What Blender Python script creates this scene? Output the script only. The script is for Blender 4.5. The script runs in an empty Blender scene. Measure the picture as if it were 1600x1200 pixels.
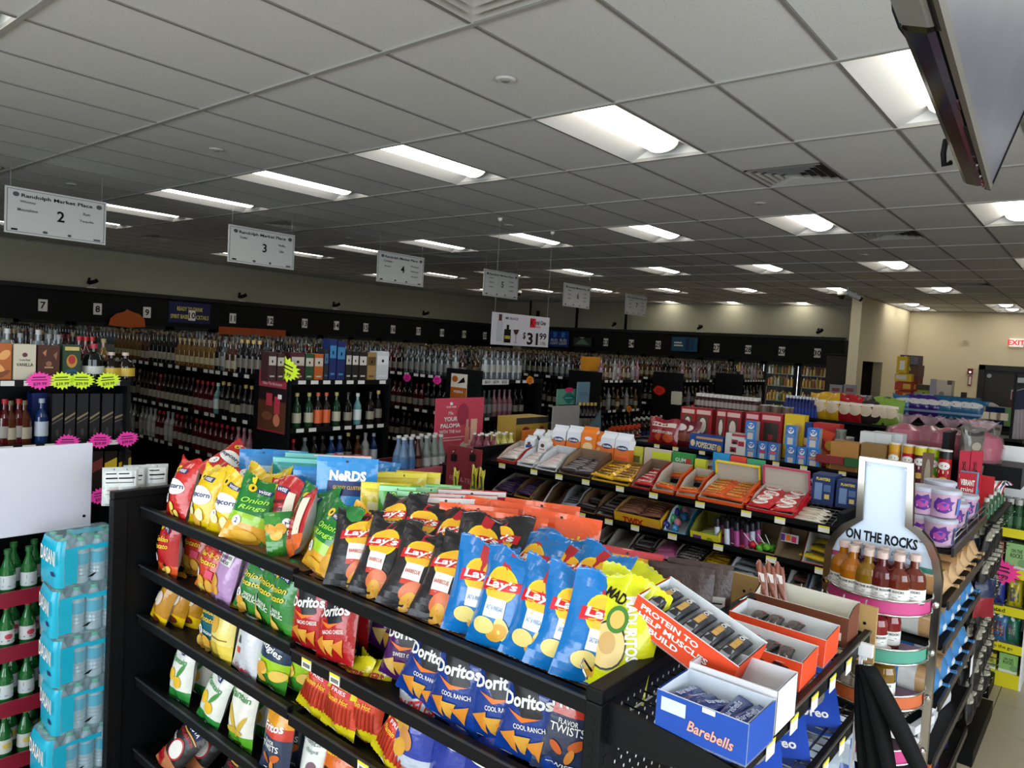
import bpy, math, random
from math import sin, cos, pi, radians, sqrt
from mathutils import Vector, Matrix
random.seed(7)
S = bpy.context.scene
COL = S.collection
# ------------------------------------------------------------------ camera
F, YAW, PITCH, ROLL = 1150.0, 0.68955, -0.05413, 0.05831
CAM = Vector((0, 0, 2.12))
HC = 3.5405                                   # ceiling height
fw = Vector((cos(YAW)*cos(PITCH), sin(YAW)*cos(PITCH), sin(PITCH)))
r0 = Vector((sin(YAW), -cos(YAW), 0)); u0 = r0.cross(fw)
RT = cos(ROLL)*r0 + sin(ROLL)*u0; UP = -sin(ROLL)*r0 + cos(ROLL)*u0
cam = bpy.data.cameras.new('camera'); co = bpy.data.objects.new('camera', cam); COL.objects.link(co)
cam.sensor_width = 36; cam.lens = F/1600*36; cam.clip_start = .05; cam.clip_end = 100
co.matrix_world = Matrix(((RT.x, UP.x, -fw.x, CAM.x), (RT.y, UP.y, -fw.y, CAM.y), (RT.z, UP.z, -fw.z, CAM.z), (0, 0, 0, 1)))
S.camera = co
def ray(x, y): return fw + RT*((x-800)/F) - UP*((y-600)/F)
def onx(v, x, y): d = ray(x, y); return CAM + d*((v-CAM.x)/d.x)
def ony(v, x, y): d = ray(x, y); return CAM + d*((v-CAM.y)/d.y)
def onz(v, x, y): d = ray(x, y); return CAM + d*((v-CAM.z)/d.z)
def dep(v, x, y): return CAM + ray(x, y)*v
def pix(w):
    d = Vector(w)-CAM; z = d.dot(fw); return (800+F*d.dot(RT)/z, 600-F*d.dot(UP)/z)
# ------------------------------------------------------------------ world, daylight, exposure
W = bpy.data.worlds.new('world'); S.world = W; W.use_nodes = True
bg = W.node_tree.nodes['Background']; bg.inputs[0].default_value = (.62, .78, 1, 1); bg.inputs[1].default_value = 1.0
def area(name, loc, rot, sx, sy, power, col):
    l = bpy.data.lights.new(name, 'AREA'); l.shape = 'RECTANGLE'; l.size = sx; l.size_y = sy; l.energy = power; l.color = col
    o = bpy.data.objects.new(name, l); o.location = loc; o.rotation_euler = rot; COL.objects.link(o); return o
# daylight entering through the two storefront windows behind the photographer
area('storefront_daylight', (-4.3, 1.5, 1.75), (0, -pi/2, 0), 2.3, 7.0, 310, (.86, .94, 1))
area('side_window_daylight', (1.0, -3.3, 1.75), (pi/2, 0, 0), 6.0, 2.3, 230, (.86, .94, 1))
S.view_settings.view_transform = 'Standard'; S.view_settings.look = 'None'
S.view_settings.exposure = 0.0; S.view_settings.gamma = 1; S.view_settings.use_curve_mapping = False
S.cycles.use_denoising = True; S.cycles.max_bounces = 5; S.cycles.diffuse_bounces = 2; S.cycles.glossy_bounces = 2; S.cycles.use_adaptive_sampling = True; S.cycles.adaptive_threshold = .06; S.cycles.use_light_tree = False
S.cycles.transmission_bounces = 4; S.cycles.transparent_max_bounces = 12; S.cycles.sample_clamp_indirect = 4
S.cycles.caustics_reflective = False; S.cycles.caustics_refractive = False
LAMP = 8.0                                    # emission of a troffer lens
# ------------------------------------------------------------------ materials
MC = {}
def lin(c):
    c = c/255; return c/12.92 if c <= .04045 else ((c+.055)/1.055)**2.4
def rgb(h): h = h.lstrip('#'); return tuple(lin(int(h[i:i+2], 16)) for i in (0, 2, 4))+(1,)
def mat(h, rough=.5, metal=0., emit=0., noise=0., scale=40., trans=0., alpha=1., bump=0., coat=0., ior=1.45):
    k = (h, rough, metal, emit, noise, scale, trans, alpha, bump, coat)
    if k in MC: return MC[k]
    m = bpy.data.materials.new('paint_'+h.lstrip('#')); m.use_nodes = True
    nt = m.node_tree; b = nt.nodes['Principled BSDF']; c = rgb(h)
    b.inputs['Base Color'].default_value = c; b.inputs['Roughness'].default_value = rough; b.inputs['Metallic'].default_value = metal
    b.inputs['Transmission Weight'].default_value = trans; b.inputs['Alpha'].default_value = alpha
    b.inputs['Coat Weight'].default_value = coat; b.inputs['IOR'].default_value = ior
    if sum(c[:3]) < .02: b.inputs['Specular IOR Level'].default_value = .22
    if emit: b.inputs['Emission Color'].default_value = c; b.inputs['Emission Strength'].default_value = emit
    if noise or bump:
        tc = nt.nodes.new('ShaderNodeTexCoord'); n = nt.nodes.new('ShaderNodeTexNoise'); n.inputs['Scale'].default_value = scale
        n.inputs['Detail'].default_value = 4
        nt.links.new(tc.outputs['Object'], n.inputs['Vector'])
        if noise:
            mx = nt.nodes.new('ShaderNodeMix'); mx.data_type = 'RGBA'
            mx.inputs[6].default_value = tuple(v*(1-noise) for v in c[:3])+(1,); mx.inputs[7].default_value = tuple(min(1, v*(1+noise)) for v in c[:3])+(1,)
            nt.links.new(n.outputs['Fac'], mx.inputs[0]); nt.links.new(mx.outputs[2], b.inputs['Base Color'])
        if bump:
            bp = nt.nodes.new('ShaderNodeBump'); bp.inputs['Strength'].default_value = bump; bp.inputs['Distance'].default_value = .01
            nt.links.new(n.outputs['Fac'], bp.inputs['Height']); nt.links.new(bp.outputs['Normal'], b.inputs['Normal'])
    MC[k] = m; return m
def foil(h): return mat(h, .26, 0, 0, .10, 22, 0, 1, .55, .5) if sum(rgb(h)[:3]) > .16 else mat(h, .38, 0, 0, .12, 22, 0, 1, .6, .12)    # glossy printed film
def ink(h): return mat(h, .38, 0, 0)
def card(h): return mat(h, .6, 0, 0, .05, 18)
def glass(h, tr=.85, rough=.05): return mat(h, rough, 0, 0, 0, 40, tr, 1, 0, 0)
BLK = mat('#090a0c', .5, 0, 0, .15, 30); BLKM = mat('#0b0c0e', .6); CHROME = mat('#c9c9c6', .15, 1); STEEL = mat('#8a8a88', .3, 1)
WHITE = card('#f0f0ee'); KRAFT = card('#a5845c'); KRAFT2 = card('#7a5c3c'); GREYC = card('#b7aea0')
TAG = ink('#ecebdc'); YEL = ink('#f0e02e')
# ------------------------------------------------------------------ mesh builder
TXT = {}
def textmesh(s, bold=0.0, shear=0.0):
    k = (s, bold, shear)
    if k in TXT: return TXT[k]
    c = bpy.data.curves.new('t', 'FONT'); c.body = s; c.size = 1; c.offset = bold; c.shear = shear; c.resolution_u = 2
    o = bpy.data.objects.new('t', c); me = o.to_mesh()
    v = [(p.co.x, p.co.y) for p in me.vertices]; f = [tuple(p.vertices) for p in me.polygons]
    o.to_mesh_clear(); bpy.data.objects.remove(o); bpy.data.curves.remove(c)
    if v:
        x0 = min(p[0] for p in v); x1 = max(p[0] for p in v); y0 = min(p[1] for p in v); y1 = max(p[1] for p in v)
        v = [(p[0]-(x0+x1)/2, p[1]-(y0+y1)/2) for p in v]; TXT[k] = (v, f, x1-x0, y1-y0)
    else: TXT[k] = ([], [], 1, 1)
    return TXT[k]
def rot2(x, y, a): return (x*cos(a)-y*sin(a), x*sin(a)+y*cos(a))
class MB:
    def __init__(s): s.v = []; s.f = []; s.m = []; s.s = []; s.ml = []
    def mi(s, m):
        if m not in s.ml: s.ml.append(m)
        return s.ml.index(m)
    def add(s, vs, fs, m, sm=False):
        b = len(s.v); s.v += [tuple(p) for p in vs]; i = s.mi(m)
        for f in fs: s.f.append(tuple(b+k for k in f)); s.m.append(i); s.s.append(sm)
    def poly(s, pts, m): s.add(pts, [tuple(range(len(pts)))], m)
    def box(s, a, b, m, top=None, front=None, side=None):
        x0, y0, z0 = a; x1, y1, z1 = b
        v = [(x0,y0,z0),(x1,y0,z0),(x1,y1,z0),(x0,y1,z0),(x0,y0,z1),(x1,y0,z1),(x1,y1,z1),(x0,y1,z1)]
        fs = [(0,3,2,1),(4,5,6,7),(0,1,5,4),(1,2,6,5),(2,3,7,6),(3,0,4,7)]
        bi = len(s.v); s.v += v
        for k, f in enumerate(fs):
            mm = m
            if k == 1 and top: mm = top
            if k == 2 and front: mm = front
            if k in (3, 5) and side: mm = side
            s.f.append(tuple(bi+i for i in f)); s.m.append(s.mi(mm)); s.s.append(False)
    def lathe(s, prof, n, mats, c=(0, 0), sm=True):
        # prof: [(r,z)]; mats one per segment or one
        for i in range(len(prof)-1):
            m = mats[i] if isinstance(mats, (list, tuple)) else mats
            (ra, za), (rb, zb) = prof[i], prof[i+1]; vs = []; fs = []
            for k in range(n):
                a = 2*pi*k/n; vs.append((c[0]+ra*cos(a), c[1]+ra*sin(a), za))
            for k in range(n):
                a = 2*pi*k/n; vs.append((c[0]+rb*cos(a), c[1]+rb*sin(a), zb))
            for k in range(n): fs.append((k, (k+1) % n, n+(k+1) % n, n+k))
            s.add(vs, fs, m, sm)
        r, z = prof[-1]
        if r > 1e-4: s.add([(c[0]+r*cos(2*pi*k/n), c[1]+r*sin(2*pi*k/n), z) for k in range(n)], [tuple(range(n))], mats[-1] if isinstance(mats, (list, tuple)) else mats)
    def tube(s, pts, r, m, n=6):
        P = [Vector(p) for p in pts]; rings = []
        for i, p in enumerate(P):
            d = (P[min(i+1, len(P)-1)]-P[max(i-1, 0)]).normalized(); a = d.orthogonal().normalized(); b = d.cross(a)
            if i and rings:
                a = (pa - d*pa.dot(d)).normalized(); b = d.cross(a)
            pa = a
            rings.append([p+a*(r*cos(2*pi*k/n))+b*(r*sin(2*pi*k/n)) for k in range(n)])
        vs = [q for R in rings for q in R]; fs = []
        for i in range(len(P)-1):
            for k in range(n): fs.append((i*n+k, i*n+(k+1) % n, (i+1)*n+(k+1) % n, (i+1)*n+k))
        fs += [tuple(range(n))[::-1], tuple((len(P)-1)*n+k for k in range(n))]
        s.add(vs, fs, m, True)
    def text(s, t, cx, cy, h, m, mp, rot=0., bold=.01, width=None, shear=0.):
        v, f, w, hh = textmesh(t, bold, shear); k = h/hh; kx = k if width is None else width/w
        pts = []
        for x, y in v:
            a, b = rot2(x*kx, y*k, rot); pts.append(mp(cx+a, cy+b))
        s.add(pts, f, m)
    def prints(s, els, mp, w, h, e0=.0008):
        # els in units: x in metres from centre, y in metres from bottom; mp(x,y,off)
        for i, e in enumerate(els):
            off = e0+.0004*i; k = e[0]
            if k == 'r':
                _, x0, y0, x1, y1, m = e; nx = max(1, int(abs(x1-x0)/.025)); ny = max(1, int(abs(y1-y0)/.025)); vs = []; fs = []
                for a in range(ny+1):
                    for b in range(nx+1): vs.append(mp(x0+(x1-x0)*b/nx, y0+(y1-y0)*a/ny, off))
                for a in range(ny):
                    for b in range(nx): q = a*(nx+1)+b; fs.append((q, q+1, q+nx+2, q+nx+1))
                s.add(vs, fs, m, True)
            elif k == 'e':
                _, cx, cy, rx, ry, m = e[:6]; rt = e[6] if len(e) > 6 else 0; n = 20; vs = [mp(cx, cy, off)]
                for rr in (.55, 1.):
                    for q in range(n):
                        a, b = rot2(rx*rr*cos(2*pi*q/n), ry*rr*sin(2*pi*q/n), rt); vs.append(mp(cx+a, cy+b, off))
                fs = [(0, 1+q, 1+(q+1) % n) for q in range(n)]+[(1+q, 1+n+q, 1+n+(q+1) % n, 1+(q+1) % n) for q in range(n)]
                s.add(vs, fs, m, True)
            elif k == 'p':
                _, pts, m = e; n = len(pts); cx = sum(p[0] for p in pts)/n; cy = sum(p[1] for p in pts)/n
                K = 4; vs = []; fs = []
                for q in range(n):
                    A, B = pts[q], pts[(q+1) % n]; base = len(vs); idx = {}
                    for a in range(K+1):
                        for b in range(K+1-a):
                            idx[a, b] = base+len(idx); u, v = a/K, b/K; vs.append(mp(cx+(A[0]-cx)*u+(B[0]-cx)*v, cy+(A[1]-cy)*u+(B[1]-cy)*v, off))
                    for a in range(K):
                        for b in range(K-a):
                            fs.append((idx[a, b], idx[a+1, b], idx[a, b+1]))
                            if a+b < K-1: fs.append((idx[a+1, b], idx[a+1, b+1], idx[a, b+1]))
                s.add(vs, fs, m, True)
            elif k == 't':
                _, t, cx, cy, hh, m = e[:6]; o = e[6] if len(e) > 6 else {}
                s.text(t, cx, cy, hh, m, lambda x, y: mp(x, y, off+.0008), **o)
    def mesh(s, name):
        me = bpy.data.meshes.new(name); me.from_pydata(s.v, [], s.f)
        for m in s.ml: me.materials.append(m)
        me.polygons.foreach_set('material_index', s.m); me.polygons.foreach_set('use_smooth', s.s); me.update(); return me
    def ob(s, name, parent=None, loc=(0, 0, 0), rot=(0, 0, 0), **kw):
        return link(name, s.mesh(name), parent, loc, rot, **kw)
def link(name, data, parent=None, loc=(0, 0, 0), rot=(0, 0, 0), label=None, cat=None, group=None, kind=None, bevel=0):
    o = bpy.data.objects.new(name, data); COL.objects.link(o); o.location = loc; o.rotation_euler = rot
    if parent: o.parent = parent
    if label: o['label'] = label
    if cat: o['category'] = cat
    if group: o['group'] = group
    if kind: o['kind'] = kind
    if bevel:
        b = o.modifiers.new('bevel', 'BEVEL'); b.width = bevel; b.segments = 2; b.limit_method = 'ANGLE'
    return o
def B1(name, a, b, m, parent=None, **kw):
    q = MB(); q.box(a, b, m); return q.ob(name, parent, **kw)
def kids(o): return [c for c in CH.get(o.name, [])]
CH = {}
def copytree(o, parent=None):
    c = o.copy(); COL.objects.link(c); c.parent = parent
    for k in o.children: copytree(k, c)
    return c
# ---- labels that tell alike things apart are worked out at the end, from left to right
REG = []
def reg(o, desc, place, cat, group=None):
    REG.append([o, desc, place, cat, group]); return o
PROTO = {}
def put(key, loc, rz=0, desc=None, place=None, cat=None, group=None, lean=0, roll=0, scale=1):
    """place a copy of a prototype (the first use moves the prototype itself); lean tips it backwards"""
    p = PROTO[key]
    if isinstance(p, list): p = random.choice(p)
    o = copytree(p) if p.get('used') else p
    p['used'] = 1
    if 'used' in o: del o['used']
    p['used'] = 1
    o.location = loc
    o.rotation_euler = (Matrix.Rotation(radians(rz), 3, 'Z') @ Matrix.Rotation(radians(roll), 3, 'Y') @ Matrix.Rotation(radians(-lean), 3, 'X')).to_euler()
    if scale != 1: o.scale = (scale,)*3
    if desc: reg(o, desc, place, cat, group)
    return o
# ================================================================== room shell
ST = dict(kind='structure')
def tilemat():
    m = bpy.data.materials.new('acoustic_tile'); m.use_nodes = True; nt = m.node_tree; b = nt.nodes['Principled BSDF']; b.inputs['Roughness'].default_value = .9
    g = nt.nodes.new('ShaderNodeNewGeometry'); v = nt.nodes.new('ShaderNodeTexVoronoi'); v.inputs['Scale'].default_value = 55
    n = nt.nodes.new('ShaderNodeTexNoise'); n.inputs['Scale'].default_value = 300
    r = nt.nodes.new('ShaderNodeValToRGB'); r.color_ramp.elements[0].position = .05; r.color_ramp.elements[0].color = (.42, .415, .39, 1); r.color_ramp.elements[1].position = .2; r.color_ramp.elements[1].color = (.68, .675, .645, 1)
    nt.links.new(g.outputs['Position'], v.inputs['Vector']); nt.links.new(g.outputs['Position'], n.inputs['Vector'])
    nt.links.new(v.outputs['Distance'], r.inputs[0]); nt.links.new(r.outputs[0], b.inputs['Base Color'])
    bp = nt.nodes.new('ShaderNodeBump'); bp.inputs['Strength'].default_value = .25; bp.inputs['Distance'].default_value = .004
    nt.links.new(n.outputs['Fac'], bp.inputs['Height']); nt.links.new(bp.outputs[0], b.inputs['Normal']); return m
TILE = tilemat(); TEE = mat('#a5a39c', .5); TEE2 = mat('#83817a', .55); WALLM = mat('#b9b69c', .85, 0, 0, .04, 3); WALLB = mat('#dacfae', .8, 0, 0, .03, 2)
FLM = mat('#b3a58a', .35, 0, 0, .08, 6); GROUT = mat('#857a66', .7)
X0, X1, Y0, Y1 = -4.4, 20.95, -3.4, 16.15
fl = B1('floor', (X0, Y0, -.05), (X1+.3, Y1+.2, -.003), GROUT, **ST)
tm = MB(); tm.box((.003, .003, -.003), (.454, .454, 0), FLM); tme = tm.mesh('floor_tile')
for i in range(-2, 22):
    for j in range(-8, 8):
        x, y = i*.457+2.9, j*.457
        if 2.4 < x < 9.5 and -1.0 < y < 1.1: link('floor_tile', tme, fl, (x, y, 0))
far = MB()
for i in range(-17, 40):
    for j in range(-8, 36):
        x, y = i*.457+2.9, j*.457
        if X0 < x < X1-.4 and Y0 < y < Y1-.4 and not (2.4 < x < 9.5 and -1.0 < y < 1.1): far.poly([(x+.003, y+.003, 0), (x+.454, y+.003, 0), (x+.454, y+.454, 0), (x+.003, y+.454, 0)], FLM)
o = far.ob('outer_floor_tiles', fl, kind='stuff')
B1('wall_left', (X0, Y1, 0), (X1+.2, Y1+.15, HC+.1), WALLM, **ST)
B1('wall_back', (19.1, 4.65, 0), (19.25, Y1, HC+.1), WALLM, **ST)
# cream partition with a doorway, then the far wall with the exit door
DX0, DX1 = onx(0, 0, 0).x, 0
def ywall_x(px, py): return ony(4.25, px, py).x
da, db = ywall_x(1347, 580), ywall_x(1378, 580)
pw = MB(); PX = 16.4
ztop = ony(4.25, 1360, 565).z
pw.box((PX, 4.25, 0), (da, 4.45, HC+.1), WALLB); pw.box((db, 4.25, 0), (X1+.2, 4.45, HC+.1), WALLB); pw.box((da, 4.25, ztop), (db, 4.45, HC+.1), WALLB)
pw.ob('wall_partition', **ST)
bk = MB(); bk.box((da-.14, 4.45, 0), (da-.1, 4.95, ztop+.1), mat('#2a2622', .8)); bk.box((db+.1, 4.45, 0), (db+.14, 4.95, ztop+.1), mat('#2a2622', .8)); bk.box((da-.14, 4.45, ztop+.08), (db+.14, 4.95, ztop+.12), mat('#2a2622', .8)); bk.box((da-.1, 4.9, 0), (db+.6, 4.95, ztop+.1), mat('#2a2622', .8)); bk.ob('wall_passage_shade', **ST)  # dark box added behind the doorway, its gloom painted in the wall colour
d1a, d1b = onx(20.94, 1532, 600).y, .7
dz = onx(20.94, 1560, 575).z
fw_ = MB(); fw_.box((X1, -3.4, dz), (X1+.15, 4.65, HC+.1), WALLB); fw_.box((X1, d1a, 0), (X1+.15, 4.65, dz), WALLB); fw_.box((X1, -3.4, 0), (X1+.15, d1b, dz), WALLB); fw_.ob('wall_far', **ST)
dr = B1('door_1', (X1+.05, d1b, 0), (X1+.1, d1a, dz), mat('#2b2c2c', .45, 0, 0, .1, 5), **ST)
q = MB(); DF = mat('#1d1d1b', .5)
q.box((X1-.03, d1a-.07, 0), (X1+.05, d1a+.06, dz+.06), DF); q.box((X1-.03, d1b, dz-.06), (X1+.05, d1a+.06, dz+.06), DF); q.box((X1-.03, d1b-.06, 0), (X1+.05, d1b+.07, dz+.06), DF); q.ob('door_frame', dr)
B1('door_closer', (X1-.02, 1.55, dz-.32), (X1+.05, 1.9, dz-.2), STEEL, dr)
q = MB(); q.lathe([(0, 0), (.05, 0), (.05, .03), (0, .03)], 12, STEEL); q.ob('hinge_disc', dr, (X1+.03, d1a-.16, dz-.2), (0, -pi/2, 0))
# storefront behind the photographer, with its two window openings
q = MB(); wy0, wy1 = -2.0, 5.0
q.box((X0-.15, Y0, 0), (X0, Y1, .55), WALLB); q.box((X0-.15, Y0, 2.95), (X0, Y1, HC+.1), WALLB); q.box((X0-.15, Y0, .55), (X0, wy0, 2.95), WALLB); q.box((X0-.15, wy1, .55), (X0, Y1, 2.95), WALLB); q.ob('wall_front', **ST)
q = MB()
q.box((X0, Y0-.15, 0), (X1+.2, Y0, .55), WALLB); q.box((X0, Y0-.15, 2.95), (X1+.2, Y0, HC+.1), WALLB); q.box((X0, Y0-.15, .55), (-2., Y0, 2.95), WALLB); q.box((4., Y0-.15, .55), (X1+.2, Y0, 2.95), WALLB); q.ob('wall_right', **ST)
# ------------------------------------------------------------------ ceiling: lay-in tiles, tees, troffers
ce = B1('ceiling', (X0, Y0, HC+.16), (X1+.2, Y1+.1, HC+.22), mat('#9b9890', .9), **ST)  # unseen backing slab over the tiles, added as a light blocker
OX, OY, TX, TY = 2.444, 2.984, 1.2192, .6096
LIGHTS = [(i, j) for i in (-2, 1, 4, 7, 10) for j in (-7, -4, -1, 2, 5, 8, 11, 14, 17)]
LIGHTS = [c for c in LIGHTS if not (c[0] == -2 and c[1] > 5)]+[(13, -1), (14, -1), (13, -4), (14, -4), (13, 1), (14, 1), (13, 5), (13, 8), (13, 11)]
LIGHTS = [c for c in LIGHTS if c not in ((13, -1), (14, -1))]+[(13, -2), (14, -2)]
VENTS = [(-1, 1, -2), (2, 1, -2), (5, 0, -2), (9, 1, -2), (2, 1, 9), (2, 1, 15), (5, 0, 9), (-1, 1, 9), (11, 0, 9)]
vc = {(v[0], v[2]): v[1] for v in VENTS}
cells = []
for i in range(-5, 16):
    for j in range(-10, 22):
        if (i, j) in LIGHTS: continue
        x, y = OX+i*TX, OY+j*TY
        if x < X0-.4 or x > X1-.5 or y > Y1-.35 or y < Y0-.3: continue
        if x > 19.0 and y > 4.4: continue
        hx = vc.get((i, j))
        if hx is not None: cells.append((x+(0 if hx else .5*TX), y, 1)); continue
        cells.append((x, y, 0))
def seen(x, y):
    n = 0; c = []
    for a, b in ((0, 0), (TX, 0), (TX, TY), (0, TY)):
        d = Vector((x+a, y+b, HC))-CAM
        if d.dot(fw) < .3: return 0
        c.append(pix((x+a, y+b, HC)))
    if max(p[0] for p in c) < 0 or min(p[0] for p in c) > 1600 or max(p[1] for p in c) < 0: return 0
    return abs(sum(c[k][0]*c[(k+1) % 4][1]-c[(k+1) % 4][0]*c[k][1] for k in range(4)))/2
cells.sort(key=lambda c: -seen(c[0], c[1]))
t = MB(); t.box((.012, .012, .006), (TX-.012, TY-.012, .022), TILE); tf = t.mesh('ceiling_tile')
t = MB(); t.box((.012, .012, .006), (TX/2-.012, TY-.012, .022), TILE); th = t.mesh('ceiling_tile')
rest = MB()
for k, (x, y, h) in enumerate(cells):
    if k < 290: link('ceiling_tile', th if h else tf, ce, (x, y, HC))
    else: rest.box((x+.012, y+.012, HC+.006), (x+(TX/2 if h else TX)-.012, y+TY-.012, HC+.022), TILE)
rest.ob('remaining_ceiling_tiles', ce, kind='stuff')
for i in range(-5, 17):
    x = OX+i*TX
    if X0 < x < X1: B1('ceiling_tee', (x-.013, Y0, HC-.004), (x+.013, Y1 if x < 19 else 4.3, HC+.02), TEE, ce)
for j in range(-10, 22):
    y = OY+j*TY
    if Y0 < y < Y1: B1('ceiling_tee', (X0, y-.009, HC+.001), (X1 if y < 4.3 else 19.1, y+.009, HC+.02), TEE2, ce)
for x0, y0, x1, y1 in ((X0, Y1-.03, 19.1, Y1), (19.07, 4.45, 19.1, Y1), (PX, 4.22, X1, 4.25), (X1-.03, Y0, X1, 4.25)):
    B1('wall_angle', (x0, y0, HC-.012), (x1, y1, HC+.02), TEE, ce)
# troffer prototype: white pan with sloped reflectors and one bright rounded lens
LENS = mat('#fff8ee', .5, 0, LAMP); PAN = mat('#d2d2ce', .5)
q = MB(); a0, b0, a1, b1 = .012, .012, TX-.012, TY-.012; zt = .085
q.box((a0, b0, zt), (a1, b1, zt+.01), PAN)
for p in ([(a0, b0, 0), (a1, b0, 0), (a1, .17, zt), (a0, .17, zt)], [(a1, b1, 0), (a0, b1, 0), (a0, TY-.17, zt), (a1, TY-.17, zt)]): q.poly(p, PAN)
q.poly([(a0, b1, 0), (a0, b0, 0), (a0, b0, zt), (a0, b1, zt)], PAN); q.poly([(a1, b0, 0), (a1, b1, 0), (a1, b1, zt), (a1, b0, zt)], PAN)
q.poly([(a0, b0, 0), (a0, .17, zt), (a0, b0, zt)], PAN)
PROTO['troffer'] = q.ob('ceiling_light')
q = MB(); n = 8; lw = .125; vs = []; fs = []
for x in (.03, TX-.09):
    for k in range(n+1): a = pi*k/n; vs.append((x, TY/2-lw*cos(a), zt-.062*sin(a)))
for k in range(n): fs.append((k, k+1, n+2+k, n+1+k))
q.add(vs, fs, LENS, True); q.ob('lens', PROTO['troffer'])
q = MB(); q.add(vs[n+1:], [tuple(range(n+1))], PAN); q.tube([(TX-.09, TY/2-lw*cos(pi*k/n), zt-.062*sin(pi*k/n)-.002) for k in range(n+1)], .006, PAN, 5); q.ob('end_plate', PROTO['troffer'])
for i, j in LIGHTS: put('troffer', (OX+i*TX, OY+j*TY, HC), 0, 'recessed fluorescent ceiling light with bright rounded lens', 'the suspended ceiling', 'ceiling light', 'ceiling troffers')
# air diffusers
DIFM = mat('#a9a69e', .5, .0); DARKV = mat('#3a3835', .8)
q = MB(); h = TY/2
q.box((-h+.01, -h+.01, .03), (h-.01, h-.01, .04), DARKV)
PROTO['vent'] = q.ob('air_diffuser')
for k in range(5):
    q = MB(); a = h-.02-k*.055; b = a-.03; z = .002+.0*k
    for s in range(4):
        c, d = cos(s*pi/2), sin(s*pi/2)
        def R(x, y, zz): return (x*c-y*d, x*d+y*c, zz)
        q.poly([R(-a, -a, z), R(a, -a, z), R(b, -b, z+.028), R(-b, -b, z+.028)], DIFM)
    q.ob('louver', PROTO['vent'])
for i, hx, j in VENTS: put('vent', (OX+(i+.25+.5*hx)*TX, OY+(j+.5)*TY, HC-.004), 0, 'square louvered air diffuser', 'the suspended ceiling', 'air vent', 'ceiling air diffusers')
q = MB(); q.lathe([(.0, 0), (.045, 0), (.06, .008)], 18, mat('#d8d6d0', .4)); q.lathe([(0, -.006), (.02, -.006), (.026, 0)], 12, mat('#8c8a84', .4)); PROTO['disc'] = q.ob('sprinkler_head')
for p in ((790, 125), (338, 234), (1187, 318), (795, 352), (545, 372), (112, 288), (1350, 398)):
    w = onz(HC, *p); put('disc', (w.x, w.y, HC-.005), 0, 'small round concealed sprinkler cap', 'a ceiling tile', 'sprinkler', 'sprinkler caps')
# dome and bullet cameras by the partition, smoke sensor
q = MB(); q.lathe([(.09, 0), (.09, -.06), (.075, -.08)], 16, mat('#d9d7d0', .4)); q.lathe([(.075, -.08), (.06, -.13), (.03, -.155), (0, -.16)], 16, mat('#151515', .15)); PROTO['dome'] = q.ob('dome_camera')
for p in ((1316, 459), (810, 457)):
    w = onz(HC, p[0], p[1]-4); put('dome', (w.x, w.y, HC), 0, 'white dome security camera with dark bubble', 'the ceiling', 'security camera', 'dome cameras')
w = onz(HC, 1325, 448); q = MB(); q.tube([(0, 0, 0), (0, 0, -.1), (.1, -.1, -.14)], .018, PAN); q.tube([(.02, 0, -.1), (.17, -.17, -.2)], .05, PAN, 10); q.tube([(.17, -.17, -.2), (.2, -.2, -.22)], .045, BLKM, 10)
q.ob('bullet_camera', None, (w.x, w.y, HC), label='white bullet security camera on ceiling near the cream partition', cat='security camera')
# ================================================================== coolers
FAS = mat('#101113', .4, 0, 0, .2, 2); FRM = mat('#15171a', .3); GLS = mat('#7d8f8c', .04, 0, 0, 0, 40, 0, .16); PLATE = ink('#eceae4'); INK = ink('#101010')
YF, XF = 15.4, 18.2
def cooler(name, label, n0, n1, pos, along, lit):
    """bank of glass doors; pos(n) = coordinate of door n's centre; built facing -y with x along, then turned"""
    root = bpy.data.objects.new(name, None); COL.objects.link(root); root['label'] = label; root['category'] = 'cooler'
    a, b = along[:2]
    B1('fascia', (a, 0, 2.06), (b, .5, 2.66), FAS, root); B1('top_rail', (a, -.06, 2.64), (b, .1, 2.72), FRM, root)
    B1('base', (a, 0, 0), (b, .8, .2), FAS, root); B1('back_panel', (a, .8, .2), (b, .84, 2.1), mat('#3f474a', .6), root)
    for n in range(n0, n1+1):
        x = pos(n); w = .45 if along[2] else .41
        q = MB(); q.box((x-w, -.02, .2), (x-w+.07, .05, 2.06), FRM); q.box((x+w-.07, -.02, .2), (x+w, .05, 2.06), FRM); q.box((x-w, -.02, 2.0), (x+w, .05, 2.06), FRM); q.box((x-w, -.02, .2), (x+w, .05, .3), FRM)
        d = q.ob('door', root); q = MB(); q.poly([(x-w+.07, .02, .3), (x+w-.07, .02, .3), (x+w-.07, .02, 2.0), (x-w+.07, .02, 2.0)], GLS); q.ob('glass_pane', d)
        q = MB(); q.tube([(x-w+.12, -.03, .9), (x-w+.12, -.07, 1.0), (x-w+.12, -.07, 1.4), (x-w+.12, -.03, 1.5)], .014, STEEL); q.ob('handle', d)
        q = MB(); q.box((x-.075, -.015, 2.22), (x+.075, 0, 2.44), PLATE); q.text(str(n), 0, 0, .13, INK, lambda u, v: (x+u, -.018, 2.33+v), bold=.02); q.ob('number_plate', root)
        q = MB(); q.box((x+w-.03, .06, .35), (x+w-.01, .1, 1.98), mat('#e8f4ff', .5, 0, lit if n in (27, 28, 29, 30) else lit*.35)); q.ob('light_strip', root)
        for z in (.35, .72, 1.09, 1.46, 1.76): B1('shelf', (x-w+.02, .15, z), (x+w-.02, .75, z+.02), mat('#b7b7b2', .4), root)
    return root
ca = cooler('cooler_bank', 'long black cooler bank along the left wall, doors seven to twenty-one', 7, 21, lambda n: 4.95+.942*(n-7), (1.0, 18.75, 1), 6)
ca.location = (0, YF, 0)
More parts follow.
